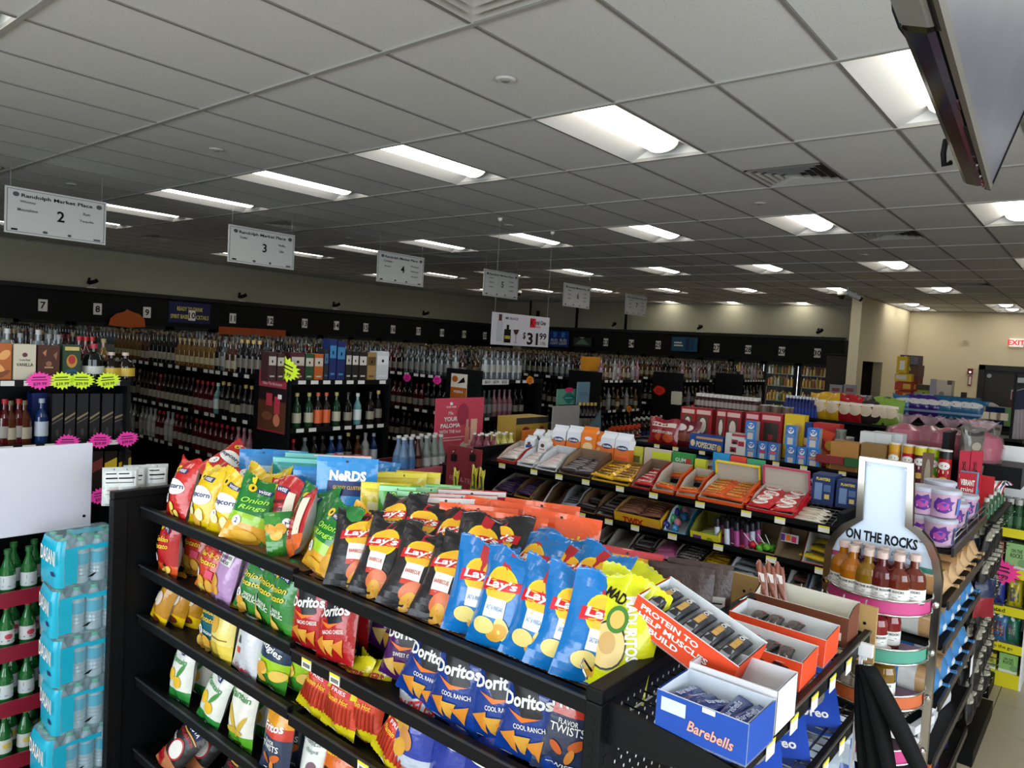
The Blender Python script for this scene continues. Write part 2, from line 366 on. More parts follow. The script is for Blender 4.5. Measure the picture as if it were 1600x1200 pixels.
cb = cooler('cooler_bank', 'black cooler bank on the back wall, doors twenty-two to thirty', 22, 30, lambda n: -(11.57-.85*(n-23)), (-15.35, -5.02, 0), 5)
cb.location = (XF, 0, 0); cb.rotation_euler = (0, 0, -pi/2)
# bottles behind the glass (too many to count)
def cooler_fill(parent, spots, cols, nm):
    q = MB()
    for x, z, yy in spots:
        c = random.choice(cols); h = random.uniform(.2, .27); r = .032
        q.lathe([(r, z), (r, z+h*.6), (r*.4, z+h*.8), (r*.4, z+h)], 7, [c, c, random.choice((INK, YEL, ink('#b01c1c'), TAG))], (x, yy))
    q.ob(nm, parent, kind='stuff')
cw = [ink(c) for c in ('#c9922c', '#e8c24a', '#d9d4c0', '#8a2f1f', '#6a7b34', '#e6d9b8', '#b6641e', '#c9a24a')]
sp = []
for n in range(24, 31):
    x = -(11.57-.85*(n-23))
    for z in (.37, .74, 1.11, 1.48, 1.78):
        k = x-.33
        while k < x+.34:
            sp.append((k, z, .2)); sp.append((k+.01, z, .3)); k += .078
cooler_fill(cb, sp, cw, 'bottles_in_back_cooler')
sp = []
for n in range(7, 21):
    x = 4.95+.942*(n-7)
    for z in (1.48, 1.78):
        k = x-.38
        while k < x+.38: sp.append((k, z, .22)); k += .085
cooler_fill(ca, sp, cw, 'bottles_in_left_cooler')
# aimed lamps standing on the cooler top, hanging conduits
q = MB(); q.box((-.1, -.05, 0), (.1, .05, .03), PAN); q.tube([(0, 0, .02), (0, 0, .13)], .018, mat('#c9c7c0', .4)); PROTO['spot'] = q.ob('spot_lamp')
q = MB(); q.tube([(-.05, 0, .12), (.06, -.05, .16), (.11, -.08, .2)], .045, BLKM, 10); q.tube([(-.05, .03, .1), (-.02, .03, .24)], .03, BLKM, 8); q.ob('lamp_head', PROTO['spot'])
for p in ((145, 457), (380, 476), (527, 488), (667, 500)):
    w = ony(YF, *p); put('spot', (w.x, YF+.1, 2.72), 0, 'small black adjustable lamp', 'top of the left cooler bank', 'lamp', 'lamps on the coolers', scale=.85)
for p in ((956, 515), (1090, 519), (1277, 525)):
    w = onx(XF, *p); put('spot', (XF+.1, w.y, 2.72), -90, 'small black adjustable lamp', 'top of the back cooler bank', 'lamp', 'lamps on the coolers', scale=.85)
for p, r in ((828, .05), (840, .09), (901, .07), (978, .07)):
    w = onx(XF+.3, p, 500); q = MB(); q.tube([(0, 0, 0), (0, 0, HC-2.66 if p != 840 else .55)], r*.6, BLKM, 8); q.ob('conduit', None, (XF+.3, w.y, 2.66), label={828: 'thin black pipe rising behind the hanging price sign', 840: 'short thick black pipe stub behind the hanging price sign', 901: 'left of two slim black pipes rising from the back cooler', 978: 'right of two slim black pipes rising from the back cooler'}[p], cat='pipe')
# posters and screens fixed on the cooler fronts
def yposter(name, px, yv, els_fn, label, cat, m, th=.02):
    (a, b), (c, d) = px; p0 = ony(yv, a, d); p1 = ony(yv, c, b); w = p1.x-p0.x; h = ony(yv, (a+c)/2, b).z-ony(yv, (a+c)/2, d).z; z0 = ony(yv, (a+c)/2, d).z
    q = MB(); q.box((-w/2, 0, 0), (w/2, th, h), m); q.prints(els_fn(w, h), lambda x, y, o: (x, -o-.001, y), w, h); return q.ob(name, None, ((p0.x+p1.x)/2, yv-th, z0), label=label, cat=cat)
def xposter(name, px, xv, els_fn, label, cat, m, th=.02):
    (a, b), (c, d) = px; p0 = onx(xv, a, d); p1 = onx(xv, c, b); w = p0.y-p1.y; h = onx(xv, (a+c)/2, b).z-onx(xv, (a+c)/2, d).z; z0 = onx(xv, (a+c)/2, d).z
    q = MB(); q.box((-w/2, 0, 0), (w/2, th, h), m); q.prints(els_fn(w, h), lambda x, y, o: (x, -o-.001, y), w, h); return q.ob(name, None, (xv-th, (p0.y+p1.y)/2, z0), (0, 0, -pi/2), label=label, cat=cat)
yposter('cooler_poster', ((263, 473), (329, 505)), YF-.001, lambda w, h: [('t', 'READY TO DRINK', 0, h*.68, h*.2, ink('#f0e268'), dict(width=w*.62)), ('t', 'SPIRIT BASED COCKTAILS', 0, h*.3, h*.2, ink('#f0e268'), dict(width=w*.92))], 'dark blue poster with yellow letters READY TO DRINK on cooler', 'poster', ink('#1a2050'), .006)
q = MB(); ppx = [(170, 508), (173, 497), (182, 490), (195, 487), (199, 483), (206, 487), (218, 491), (226, 499), (227, 511), (200, 512)]
pts = [ony(YF-.1, *p) for p in ppx]; c0 = pts[-1].copy()
q.poly([(p.x-c0.x, 0, p.z-c0.z) for p in pts][::-1], ink('#b5561c')); q.poly([(p.x-c0.x, .02, p.z-c0.z) for p in pts], ink('#b5561c'))
q.add([(p.x-c0.x, y, p.z-c0.z) for p in pts for y in (0, .02)], [(2*k, 2*((k+1) % 10), 2*((k+1) % 10)+1, 2*k+1) for k in range(10)], ink('#b5561c'))
q.ob('arched_sign', None, (c0.x, YF-.1, c0.z), label='orange arched cut-out sign on cooler between plates 8 and 9', cat='sign')
yposter('cooler_banner', ((341, 513), (446, 531)), YF-.03, lambda w, h: [], 'long plain orange banner across cooler doors below plates 11 and 12', 'banner', ink('#a8481f'))
xposter('cooler_screen', ((858, 517), (890, 542)), XF-.08, lambda w, h: [('t', 'BUD  BUD', 0, h*.42, h*.16, TAG, dict(width=w*.8)), ('t', 'LIGHT LIGHT', 0, h*.22, h*.16, TAG, dict(width=w*.85)), ('r', -w*.3, h*.6, -w*.12, h*.92, ink('#3a7fd0')), ('r', w*.12, h*.6, w*.3, h*.92, ink('#3a7fd0'))], 'blue beer poster on back cooler right of the price sign', 'poster', ink('#0e3a86'))
xposter('cooler_screen', ((896, 528), (925, 541)), XF-.08, lambda w, h: [('p', [(-w*.4, h*.2), (0, h*1.0), (w*.4, h*.2)], ink('#5d7a6c'))], 'small green mountain sign on back cooler under plate 22', 'sign', ink('#26332e'))
xposter('cooler_screen', ((1049, 527), (1091, 549)), XF-.08, lambda w, h: [('r', w*.05, h*.1, w*.2, h*.95, ink('#0e2f55')), ('r', w*.25, h*.1, w*.36, h*.95, ink('#153f66')), ('r', -w*.4, h*.55, -w*.1, h*.65, TAG), ('r', -w*.4, h*.35, -w*.05, h*.45, TAG)], 'teal blue bottle poster on back cooler behind plate 26', 'poster', ink('#1f5474'))
# far right wall fittings
def sgn(px0, px1, els, name, label, cat, m, th): return xposter(name, (px0, px1), X1-.03, els, label, cat, m, th)
sgn((1577, 529), (1600, 542), lambda w, h: [('t', 'EXIT', 0, h*.5, h*.62, mat('#e02030', .5, 0, .8), dict(bold=.03))], 'exit_sign', 'white EXIT sign with red letters above the black door', 'exit sign', mat('#f2efe6', .5, 0, .4), .05)
sgn((1512, 576), (1521, 585), lambda w, h: [('e', 0, h*.4, w*.22, w*.22, mat('#ffffff', .4, 0, 1))], 'alarm_strobe', 'dark red fire alarm strobe on the cream wall', 'fire alarm', ink('#6e1018'), .06)
sgn((1512, 587), (1519, 603), lambda w, h: [('r', -w*.3, h*.06, w*.3, h*.94, ink('#e8dcd8')), ('p', [(-w*.4, h*.15), (w*.4, h*.15), (0, 0)], ink('#8a1020'))], 'extinguisher_sign', 'small red and white arrow sign below the fire alarm', 'sign', ink('#8a1020'), .01)
sgn((1505, 532), (1511, 538), lambda w, h: [], 'wall_sensor', 'small beige box high on the cream wall', 'sensor', ink('#b9ac8e'), .05)
# ================================================================== product kit (built facing -y, bottom at z=0)
def fr(els, w, h):
    out = []
    for e in els:
        k = e[0]
        if k == 'r': out.append(('r', e[1]*w, e[2]*h, e[3]*w, e[4]*h, e[5]))
        elif k == 'e': out.append(('e', e[1]*w, e[2]*h, e[3]*w, e[4]*h, e[5])+tuple(e[6:]))
        elif k == 'p': out.append(('p', [(a*w, b*h) for a, b in e[1]], e[2]))
        elif k == 't':
            o = dict(e[6]) if len(e) > 6 else {}
            if 'width' in o: o['width'] *= w
            out.append(('t', e[1], e[2]*w, e[3]*h, e[4]*h, e[5], o))
    return out
def bag(key, name, w, h, t, bands, els, back='#c9c9c6', var=2, pouch=False, crimp=True):
    """pillow bag: bands = [(upto_v, colour)], els = print in fractions of the front"""
    PROTO[key] = []
    for vv in range(var):
        rnd = random.Random(hash(key) % 1000+vv*31 if False else sum(map(ord, key))+vv*31)
        K = [(rnd.uniform(-6, 6), rnd.uniform(-9, 9), rnd.uniform(0, 6.3)) for _ in range(5)]
        cr = rnd.uniform(.6, 1.3); tw = rnd.uniform(-.06, .06); ph = rnd.uniform(0, 6); sk = rnd.uniform(-.05, .05)
        def T(u, v):
            if pouch: e = (1-v)**.5*min(1, v/.06+.5)
            else: e = max(0., sin(pi*min(1, max(0, (v-.045)/.91))))**.5
            return t/2*max(0., 1-abs(u)**2.3)**.7*e
        def P(u, v, side, off=0.):
            hw = w/2*(1-(.02 if pouch else .09)*sin(pi*v))
            a = (abs(v-.5)*2)**2
            wr = sum(sin(k[0]*u+k[1]*v+k[2]) for k in K)*.0016*(1 if not pouch else .5)
            wr += cr*.008*a*(sin(7*u+ph+side)+.5*abs(sin(11*u+ph*2)))*(1-abs(u))*(1 if not pouch else .35)
            wr = wr if .03 < v < .97 else wr*.4
            y = (-1 if side == 0 else 1)*(T(u, v)+off)+wr+tw*u*(v-.5)*.5*w
            z = h*v+(.012*cos(3*u+ph)*a if v > .5 and not pouch else 0)-.02*u*sk*v
            return (u*hw+sk*v*w*.4, y, z)
        q = MB(); nu, nv = 10, 14
        for side in (0, 1):
            for i in range(nv):
                v0, v1 = i/nv, (i+1)/nv
                c = next(cc for lim, cc in bands if (v0+v1)/2 <= lim) if side == 0 else back
                vs = [P(-1+2*j/nu, vq, side) for vq in (v0, v1) for j in range(nu+1)]
                fs = [((j, j+1, nu+2+j, nu+1+j) if side == 0 else (j+1, j, nu+1+j, nu+2+j)) for j in range(nu)]
                q.add(vs, fs, foil(c), True)
        if crimp:
            for v in (.0, 1.):
                vs = []; n = 24
                for k in range(n+1):
                    p = P(-1+2*k/n, v, 0); dz = .006 if k % 2 else .002
                    vs += [p, (p[0], p[1], p[2]+(dz if v > .5 else -dz+.004))]
                q.add(vs, [(2*k, 2*k+2, 2*k+3, 2*k+1) for k in range(n)], foil(bands[-1][1] if v > .5 else bands[0][1]))
        o = q.ob(name); PROTO[key].append(o)
        if els:
            q = MB(); q.prints(fr(els, w, h), lambda x, y, off: P(2*x/w, y/h, 0, off+.0006), w, h); q.ob('front_print', o)
def boxp(key, name, w, d, h, col, els, top=None, side=None, side_els=None):
    q = MB(); q.box((-w/2, 0, 0), (w/2, d, h), card(col), top=card(top or col), side=card(side or col)); o = q.ob(name)
    if els: q = MB(); q.prints(fr(els, w, h), lambda x, y, off: (x, -off, y), w, h); q.ob('front_print', o)
    if side_els:
        q = MB(); q.prints(fr(side_els, d, h), lambda x, y, off: (-w/2-off, d/2-x, y), d, h); q.ob('side_print', o)
    PROTO[key] = o; return o
def tray(key, name, w, d, hf, hb, col, els=None, inner='#b9b0a2', lid=None, lidcol=None, notch=False):
    """open display box: low front, high back, optional raised lid"""
    q = MB(); t = .004; O, I = card(col), card(inner)
    q.box((-w/2, 0, 0), (w/2, d, t), I)
    q.box((-w/2, 0, 0), (w/2, t, hf), I, front=O)
    q.box((-w/2, d-t, 0), (w/2, d, hb), I)
    for s in (-1, 1):
        for xx, m in ((s*w/2, O), (s*(w/2-t), I)): q.poly([(xx, 0, 0), (xx, d, 0), (xx, d, hb), (xx, d*.45, hb*.85+hf*.15), (xx, 0, hf)][::-s], m)
    o = q.ob(name); PROTO[key] = o
    if els: q = MB(); q.prints(fr(els, w, hf), lambda x, y, off: (x, -off, y), w, hf); q.ob('front_print', o)
    if lid:
        q = MB(); q.box((-w/2, d, hb*.6), (w/2, d+t, hb+lid), card(inner)); L = card(lidcol or col)
        for s in (-1, 1): q.box((s*w/2-.002, d-.02, hb), (s*w/2+.002, d, hb+lid), L)
        q.box((-w/2, d-.02, hb+lid-.004), (w/2, d, hb+lid), L); q.ob('raised_lid', o)
    return o
def bar(key, name, L, Wd, H, col, els=None, fin=None):
    """wrapped bar lying flat, length along x; print on top"""
    q = MB(); f = .012; sec = [(-.5, .25), (-.36, 0), (.36, 0), (.5, .25), (.42, .8), (.15, 1), (-.15, 1), (-.42, .8)]
    xs = [(-L/2, .12), (-L/2+f, .2), (-L/2+f*1.8, .9), (0, 1), (L/2-f*1.8, .9), (L/2-f, .2), (L/2, .12)]; vs = []; fs = []; n = 8
    for x, k in xs:
        for a, b in sec: vs.append((x, a*Wd*(1 if k > .5 else 1.06), (.35+(b-.35)*k)*H))
    for i in range(len(xs)-1):
        for j in range(n): fs.append((i*n+j, i*n+(j+1) % n, (i+1)*n+(j+1) % n, (i+1)*n+j))
    q.add(vs, fs, foil(col), True); o = q.ob(name); PROTO[key] = o
    if els:
        def mp(x, y, off):
            u = max(-.5, min(.5, y/Wd-.5)); b = 1-.2*max(0, abs(u)-.15)/.27 if abs(u) < .42 else .8-.55*(abs(u)-.42)/.08
            k = min(1, max(.25, 1-max(0, abs(x)-(L/2-.03))*20)); return (x, u*Wd, (.35+(b-.35)*k)*H+off)
        q = MB(); q.prints(fr(els, L, Wd), mp, L, Wd); q.ob('front_print', o)
    return o
def bottle(key, name, prof, gm, cap, capfrom, lab=None, n=12, parts=True, els=None):
    """prof [(r,z)], cap colour from profile index capfrom, lab=(z0,z1,colour)"""
    q = MB(); q.lathe(prof[:capfrom+1], n, gm); o = None
    def rad(z):
        for (ra, za), (rb, zb) in zip(prof, prof[1:]):
            if za <= z <= zb and zb > za: return ra+(rb-ra)*(z-za)/(zb-za)
        return prof[0][0]
    if not parts:
        q.lathe(prof[capfrom:], n, cap)
        if lab:
            for z0, z1, c in (lab if isinstance(lab, list) else [lab]): q.lathe([(rad(z0)+.001, z0), (rad(z1)+.001, z1)], n, c)
        o = q.ob(name)
    else:
        o = q.ob(name); c = MB(); c.lathe([(r+.001, z) for r, z in prof[capfrom:]], n, cap); c.ob('cap', o)
        if lab:
            for z0, z1, m in (lab if isinstance(lab, list) else [lab]):
                l = MB(); vs = []; fs = []; k = 14
                for zz in (z0, z1):
                    for i in range(k+1): a = -pi*.8+1.6*pi*i/k; vs.append(((rad(zz)+.0012)*sin(a), -(rad(zz)+.0012)*cos(a), zz))
                fs = [(i, i+1, k+2+i, k+1+i) for i in range(k)]; l.add(vs, fs, m, True)
                if els:
                    w, h = 1.2*rad(z0)*2, z1-z0; rr = rad((z0+z1)/2)
                    l.prints(fr(els, w, h), lambda x, y, off: ((rr+off+.0016)*sin(x/rr), -(rr+off+.0016)*cos(x/rr), z0+y), w, h); 
                l.ob('paper_label', o)
    PROTO[key] = o; return o
def can(key, name, r, h, bands, els, cap='#e8e4da', n=20):
    q = MB(); z = 0
    for lim, c in bands: q.lathe([(r, z*h), (r, lim*h)], n, ink(c)); z = lim
    q.lathe([(r+.001, h), (r+.001, h+.008), (r*.9, h+.009), (0, h+.006)], n, ink(cap)); o = q.ob(name); PROTO[key] = o
    if els: w = 2*r; q = MB(); q.prints(fr(els, w, h), lambda x, y, off: ((r+off)*sin(x/r), -(r+off)*cos(x/r), y), w, h); q.ob('front_print', o)
def carton(key, name, w, d, h, bands, els):
    q = MB(); hb = h*.76; z = 0
    for lim, c in bands: q.box((-w/2, 0, z*h), (w/2, d, min(lim, .76)*h), card(c)); z = lim
    c = card(bands[-1][1]); q.poly([(-w/2, 0, hb), (w/2, 0, hb), (w/2, d/2, h*.93), (-w/2, d/2, h*.93)], c); q.poly([(w/2, d, hb), (-w/2, d, hb), (-w/2, d/2, h*.93), (w/2, d/2, h*.93)], c)
    for s in (-1, 1): q.poly([(s*w/2, 0, hb), (s*w/2, d, hb), (s*w/2, d/2, h*.93)], card('#d8d4cc'))
    o = q.ob(name); PROTO[key] = o; B1('top_fold', (-w/2, d/2-.003, h*.92), (w/2, d/2+.003, h), c, o)
    if els: q = MB(); q.prints(fr(els, w, hb), lambda x, y, off: (x, -off, y), w, hb); q.ob('front_print', o)
def burst(key, col, n=18, r=.055, txt=True):
    q = MB(); pts = []
    for k in range(2*n): a = pi*k/n; rr = r*(1+.08*sin(k*2.4)) if k % 2 else r*.76; pts.append((1.4*rr*cos(a), 0, rr*sin(a)))
    q.add([(0, 0, 0)]+pts, [(0, 1+(k+1) % (2*n), 1+k) for k in range(2*n)], ink(col)); q.add([(0, .002, 0)]+[(p[0], .002, p[2]) for p in pts], [(0, 1+k, 1+(k+1) % (2*n)) for k in range(2*n)], ink(col))
    o = q.ob('price_burst')
    if txt:
        q = MB(); q.prints([('r', -r*.7, r*.3, r*.6, r*.42, ink('#3a1030')), ('r', -r*.8, r*.02, r*.7, r*.12, ink('#3a1030')), ('t', '$39.99', 0, -r*.38, r*.4, ink('#3a1030'))], lambda x, y, off: (x, -off, y), r, r); q.ob('handwriting', o)
    PROTO[key] = o
def wobble(a): return random.uniform(-a, a)
# ---- inks
cW, cK, cR, cY, cN, cG, cO, cB = [ink(c) for c in ('#f4f2ec', '#17171a', '#cf1526', '#f4c81e', '#1b2a66', '#2f8f36', '#e8761c', '#1464b8')]
CHIP = ink('#e9c25a'); CHIP2 = ink('#d9a13c'); TAN = ink('#c98d4a')
def chips(n, y0, y1, c=CHIP, seed=1, rx=.13, ry=.07):
    r = random.Random(seed); return [('e', r.uniform(-.3, .3), r.uniform(y0, y1), rx*r.uniform(.8, 1.2), ry*r.uniform(.8, 1.2), (c, CHIP2)[k % 2], r.uniform(-1, 1)) for k in range(n)]
def wise(txt, col, extra=(), tri=0):
    return [('e', -.2, .83, .09, .065, cY), ('e', -.19, .83, .03, .03, cK), ('p', [(-.1, .785), (.26, .755), (.28, .83), (-.08, .86)], cN), ('t', 'WISE', .09, .807, .05, cW, dict(rot=-.08, bold=.02, width=.28))]+list(extra)+[('t', s, -.02, .64-.12*k, .085, col, dict(rot=.12, width=.62, shear=.3, bold=.015)) for k, s in enumerate(txt)]+[('e', -.26, .3, .1, .075, cW), ('t', '2', -.26, .3, .075, cN, dict(bold=.02))]
def lays(sub, subcol, panel='#f1ece2', seed=3):
    return [('r', -.1, .7, .08, .99, ink('#b8252b')), ('e', 0, .66, .29, .19, cY), ('e', 0, .66, .25, .165, ink('#f2b62a')), ('p', [(-.36, .57), (.36, .63), (.38, .74), (-.34, .69)], cR), ('t', "Lay's", 0, .66, .115, cW, dict(rot=.07, bold=.03, width=.58, shear=.15)), ('r', -.17, .3, .17, .52, ink(panel)), ('r', -.17, .26, .17, .32, ink(subcol)), ('t', sub, 0, .42, .045, ink(subcol), dict(width=.28))]+chips(5, .08, .26, CHIP, seed, .2, .09)
def doritos(sub, ch='#d98a2e'):
    c = ink(ch); return [('p', [(-.34, .74), (.02, .93), (.3, .52), (0, .42)], cK), ('p', [(-.3, .48), (-.02, .4), (.28, .5), (.0, .44)], cO), ('t', 'Doritos', 0, .62, .135, cW, dict(rot=.18, bold=.035, width=.82)), ('t', sub, .1, .37, .05, cW, dict(width=.5, rot=.15)), ('p', [(-.4, .2), (-.12, .3), (-.08, .06)], c), ('p', [(-.15, .24), (.14, .28), (.02, .05)], CHIP2), ('p', [(.05, .2), (.34, .3), (.28, .07)], c)]
bag('wise_popcorn_red', 'popcorn_bag', .17, .24, .085, [(1, '#c8231f')], wise([], cW)+[('e', .02, .53, .38, .13, cW), ('t', 'Popcorn', .02, .53, .11, cN, dict(rot=.1, width=.7, bold=.02)), ('e', -.2, .32, .1, .07, cW), ('t', '2', -.2, .32, .07, cN)]+chips(4, .1, .25, ink('#f3d76a'), 5, .09, .06))
bag('wise_popcorn_yel', 'popcorn_bag', .17, .24, .085, [(1, '#e9c313')], wise([], cW)+[('e', .02, .53, .36, .15, cW), ('t', 'Popcorn', .02, .53, .11, cN, dict(rot=.1, width=.66, bold=.02)), ('e', -.2, .32, .1, .07, cW), ('t', '2', -.2, .32, .07, cN)]+chips(5, .08, .3, ink('#f7eeb0'), 6, .11, .07))
bag('wise_cheez', 'snack_bag', .17, .235, .08, [(.2, '#e2662c'), (1, '#b5171f')], wise(['Cheez', 'Doodles'], ink('#3a1410'), [('r', .28, .2, .45, .8, ink('#e9dcc8'))]))
bag('wise_hot', 'chip_bag', .15, .235, .075, [(.22, '#d9521e'), (1, '#b3161c')], wise(['Golden', 'Potato'], ink('#f0d032'))+[('e', .12, .16, .1, .07, cK)]+chips(3, .06, .15, CHIP, 2))
bag('wise_bbq', 'chip_bag', .16, .235, .075, [(.3, '#d9702a'), (.7, '#c43a20'), (1, '#a5141a')], wise(['Bar-B-Q', 'Potato'], ink('#f0d032'))+[('r', .05, .3, .3, .42, ink('#d94a6a'))]+chips(4, .06, .22, CHIP, 4))
bag('wise_green', 'chip_bag', .17, .235, .08, [(.18, '#3a8a2c'), (1, '#2f7f38')], wise(['Onion', 'Potato'], ink('#f0d032'))+[('t', 'ONION &', .1, .36, .05, cW, dict(width=.3)), ('t', 'GARLIC', .1, .3, .06, cW, dict(width=.42))]+chips(4, .06, .2, CHIP, 8))
bag('wise_rings', 'snack_bag', .18, .24, .085, [(.25, '#e3a52c'), (.45, '#9ac81f'), (1, '#15752c')], wise(['Onion', 'Rings'], ink('#a5e04a'))+[('e', 0, .12, .28, .07, ink('#e8b23c'))])
bag('wise_gold', 'chip_bag', .13, .235, .07, [(.2, '#e2b714'), (1, '#b8801c')], [('e', .05, .9, .15, .06, cN), ('t', 'WISE', .05, .9, .045, cW, dict(width=.26)), ('r', -.3, .72, .35, .82, ink('#e6b83a')), ('e', -.25, .45, .13, .09, cW), ('t', '2', -.25, .45, .075, cN), ('e', .05, .5, .16, .13, ink('#c9b8a8')), ('e', .05, .12, .22, .06, ink('#5a2414'))])
bag('wise_teal', 'chip_bag', .16, .24, .075, [(.2, '#d9a13c'), (1, '#0e5b66')], wise(['Golden', 'Potato'], ink('#f0c51e'))+[('t', 'ORIGINAL', .1, .32, .05, cW, dict(width=.4))]+chips(4, .04, .18, CHIP, 9, .2, .09))
bag('wise_ridgies', 'chip_bag', .17, .24, .08, [(.22, '#3f8f2c'), (.42, '#9cc81c'), (1, '#10314e')], [('e', -.12, .84, .09, .07, cY), ('e', -.11, .84, .03, .03, cK), ('t', 'WISE', .14, .76, .06, cW, dict(width=.25, rot=-.3)), ('t', 'Ridgies', -.02, .58, .13, cW, dict(rot=-.25, width=.75, bold=.02, shear=.2)), ('e', -.26, .3, .1, .075, cW), ('t', '2', -.26, .3, .07, cN)]+chips(4, .16, .34, CHIP, 3, .2, .08))
bag('lays_classic', 'chip_bag', .17, .24, .08, [(1, '#e3a51a')], lays('CLASSIC', '#b08a14'))
bag('lays_bbq', 'chip_bag', .18, .24, .085, [(1, '#211f21')], lays('BARBECUE', '#c43a2a')[:-5]+chips(4, .08, .24, ink('#d9744a'), 5, .2, .09), var=3)
bag('lays_blue', 'chip_bag', .17, .24, .08, [(1, '#1170b8')], lays('SALT & VINEGAR', '#2a7fc0')[:-5]+chips(3, .12, .25, ink('#e3cf7c'), 6, .17, .09), var=3)
bag('lav_chips', 'chip_bag', .15, .23, .07, [(1, '#b78fbe')], [('r', -.3, .62, .3, .8, ink('#e6e6de')), ('t', 'DEEP RIVER', 0, .74, .05, INK, dict(width=.5)), ('t', 'SNACKS', 0, .66, .05, INK, dict(width=.4)), ('e', 0, .88, .15, .05, cW)]+chips(4, .18, .42, ink('#d98a3c'), 7, .2, .09))
bag('nantucket', 'chip_bag', .17, .245, .075, [(.1, '#c9c6c6'), (1, '#d2d4da')], [('t', 'Nantucket', .04, .8, .075, cR, dict(width=.8, bold=.0)), ('t', 'Crisps', .04, .69, .075, cR, dict(width=.55)), ('p', [(-.2, .45), (-.08, .45), (-.11, .56), (-.17, .56)], ink('#4a4a55')), ('r', -.22, .3, -.08, .38, ink('#d84a3c')), ('t', 'COAST', 0, .08, .07, cR, dict(width=.6))])
bag('yel_chips', 'chip_bag', .15, .235, .075, [(.3, '#e3c94a'), (.75, '#ead77a'), (1, '#e3b92a')], [('e', -.1, .85, .2, .05, cW), ('e', -.12, .55, .18, .13, ink('#d8a83a')), ('r', -.4, .35, .4, .37, ink('#8a6a1e'))])
bag('doritos_red', 'chip_bag', .175, .24, .08, [(1, '#b3191f')], doritos('NACHO CHEESE'), var=2)
bag('doritos_purple', 'chip_bag', .17, .235, .08, [(1, '#4a1a5e')], doritos('SWEET CHILI', '#d9b060'))
bag('doritos_blue', 'chip_bag', .185, .24, .085, [(1, '#123a8c')], doritos('COOL RANCH')+[('r', .15, .82, .42, .92, ink('#c9ccd9')), ('t', '230%', .28, .87, .05, cR, dict(width=.22))], var=3)
bag('chesters', 'snack_bag', .16, .24, .075, [(.12, '#dcca1e'), (.5, '#d4442a'), (1, '#e3d21e')], [('t', "CHESTER'S", 0, .82, .1, cR, dict(width=.72, rot=-.12, bold=.03)), ('e', 0, .66, .16, .08, ink('#f0e6c0')), ('r', -.28, .5, .3, .58, cR), ('t', 'FRIES', 0, .54, .05, cW, dict(width=.4)), ('t', 'Flamin Hot', 0, .44, .07, cY, dict(width=.6, shear=.3))]+[('r', -.38+.09*k, .14, -.34+.09*k, .38, ink('#a82a14')) for k in range(9)])
bag('ruffles', 'chip_bag', .175, .24, .08, [(.3, '#c4ccdb'), (.75, '#2c3fa0'), (1, '#d3d7e0')], [('t', 'RUFFLES', 0, .82, .13, cR, dict(width=.8, rot=.1, bold=.03)), ('t', 'CHEDDAR', 0, .1, .06, cO, dict(width=.5))]+chips(4, .35, .62, ink('#c98a4a'), 8, .22, .1))
bag('ruffles_blue', 'chip_bag', .175, .24, .08, [(1, '#23389a')], [('t', 'RUFFLES', 0, .7, .13, cR, dict(width=.85, rot=.1, bold=.03)), ('r', -.4, .6, .4, .62, cW)])
bag('goya_plantain', 'chip_bag', .15, .235, .075, [(.22, '#2f8a3c'), (1, '#e3e6dc')], [('p', [(-.3, .84), (.18, .8), (.18, .9), (-.3, .93)], cN), ('t', 'GOYA', -.06, .865, .06, cW, dict(width=.4, bold=.03)), ('t', 'Plantain', -.02, .7, .09, cG, dict(width=.74)), ('e', -.18, .45, .16, .1, ink('#e2b42a')), ('e', .1, .35, .16, .1, ink('#e2b42a')), ('e', .2, .55, .06, .14, ink('#3f8a3c'), -.6)])
bag('goya_strip', 'chip_bag', .16, .245, .075, [(.2, '#5aa82a'), (1, '#e8e6da')], [('r', -.3, .86, .2, .97, cN), ('t', 'GOYA', -.05, .915, .07, cW, dict(width=.42, bold=.03)), ('t', 'Plantain', .0, .76, .1, cG, dict(width=.78)), ('e', -.1, .42, .07, .22, ink('#c9a83a'), .5), ('e', .2, .34, .06, .22, ink('#c9a83a'), -.6), ('e', .0, .26, .3, .05, ink('#c9a83a'))])
bag('goya_crackling', 'snack_bag', .16, .245, .07, [(.35, '#b9744a'), (1, '#1c1a1a')], [('r', -.2, .88, .3, .97, cN), ('t', 'GOYA', .05, .925, .06, cW, dict(width=.4, bold=.03)), ('t', 'CHICHARRON', .0, .8, .05, cR, dict(width=.7)), ('r', -.3, .84, .4, .86, ink('#d9a13c')), ('e', .05, .55, .26, .18, ink('#b8202a')), ('e', .05, .55, .22, .15, ink('#e6e2dc')), ('r', -.45, .1, -.1, .28, cR), ('t', 'HOT', -.27, .19, .1, cK, dict(width=.3)), ('t', 'FRIED PORK', -.3, .64, .05, cW, dict(width=.28))])
bag('fritos', 'snack_bag', .15, .25, .075, [(.6, '#2f3a55'), (.72, '#c43a2a'), (1, '#e39a1e')], [('t', 'Fritos', 0, .7, .11, cW, dict(width=.68, bold=.03, rot=.1)), ('t', 'FLAVOR', 0, .52, .05, cW, dict(width=.35)), ('t', 'TWISTS', 0, .45, .08, cW, dict(width=.62)), ('e', .2, .32, .16, .05, ink('#c9622a'), .5), ('e', -.15, .26, .14, .04, ink('#c9622a'), -.7), ('e', .1, .2, .14, .04, ink('#d98a3c'), 1.2), ('t', 'TWISTS', 0, .08, .06, cW, dict(width=.55))])
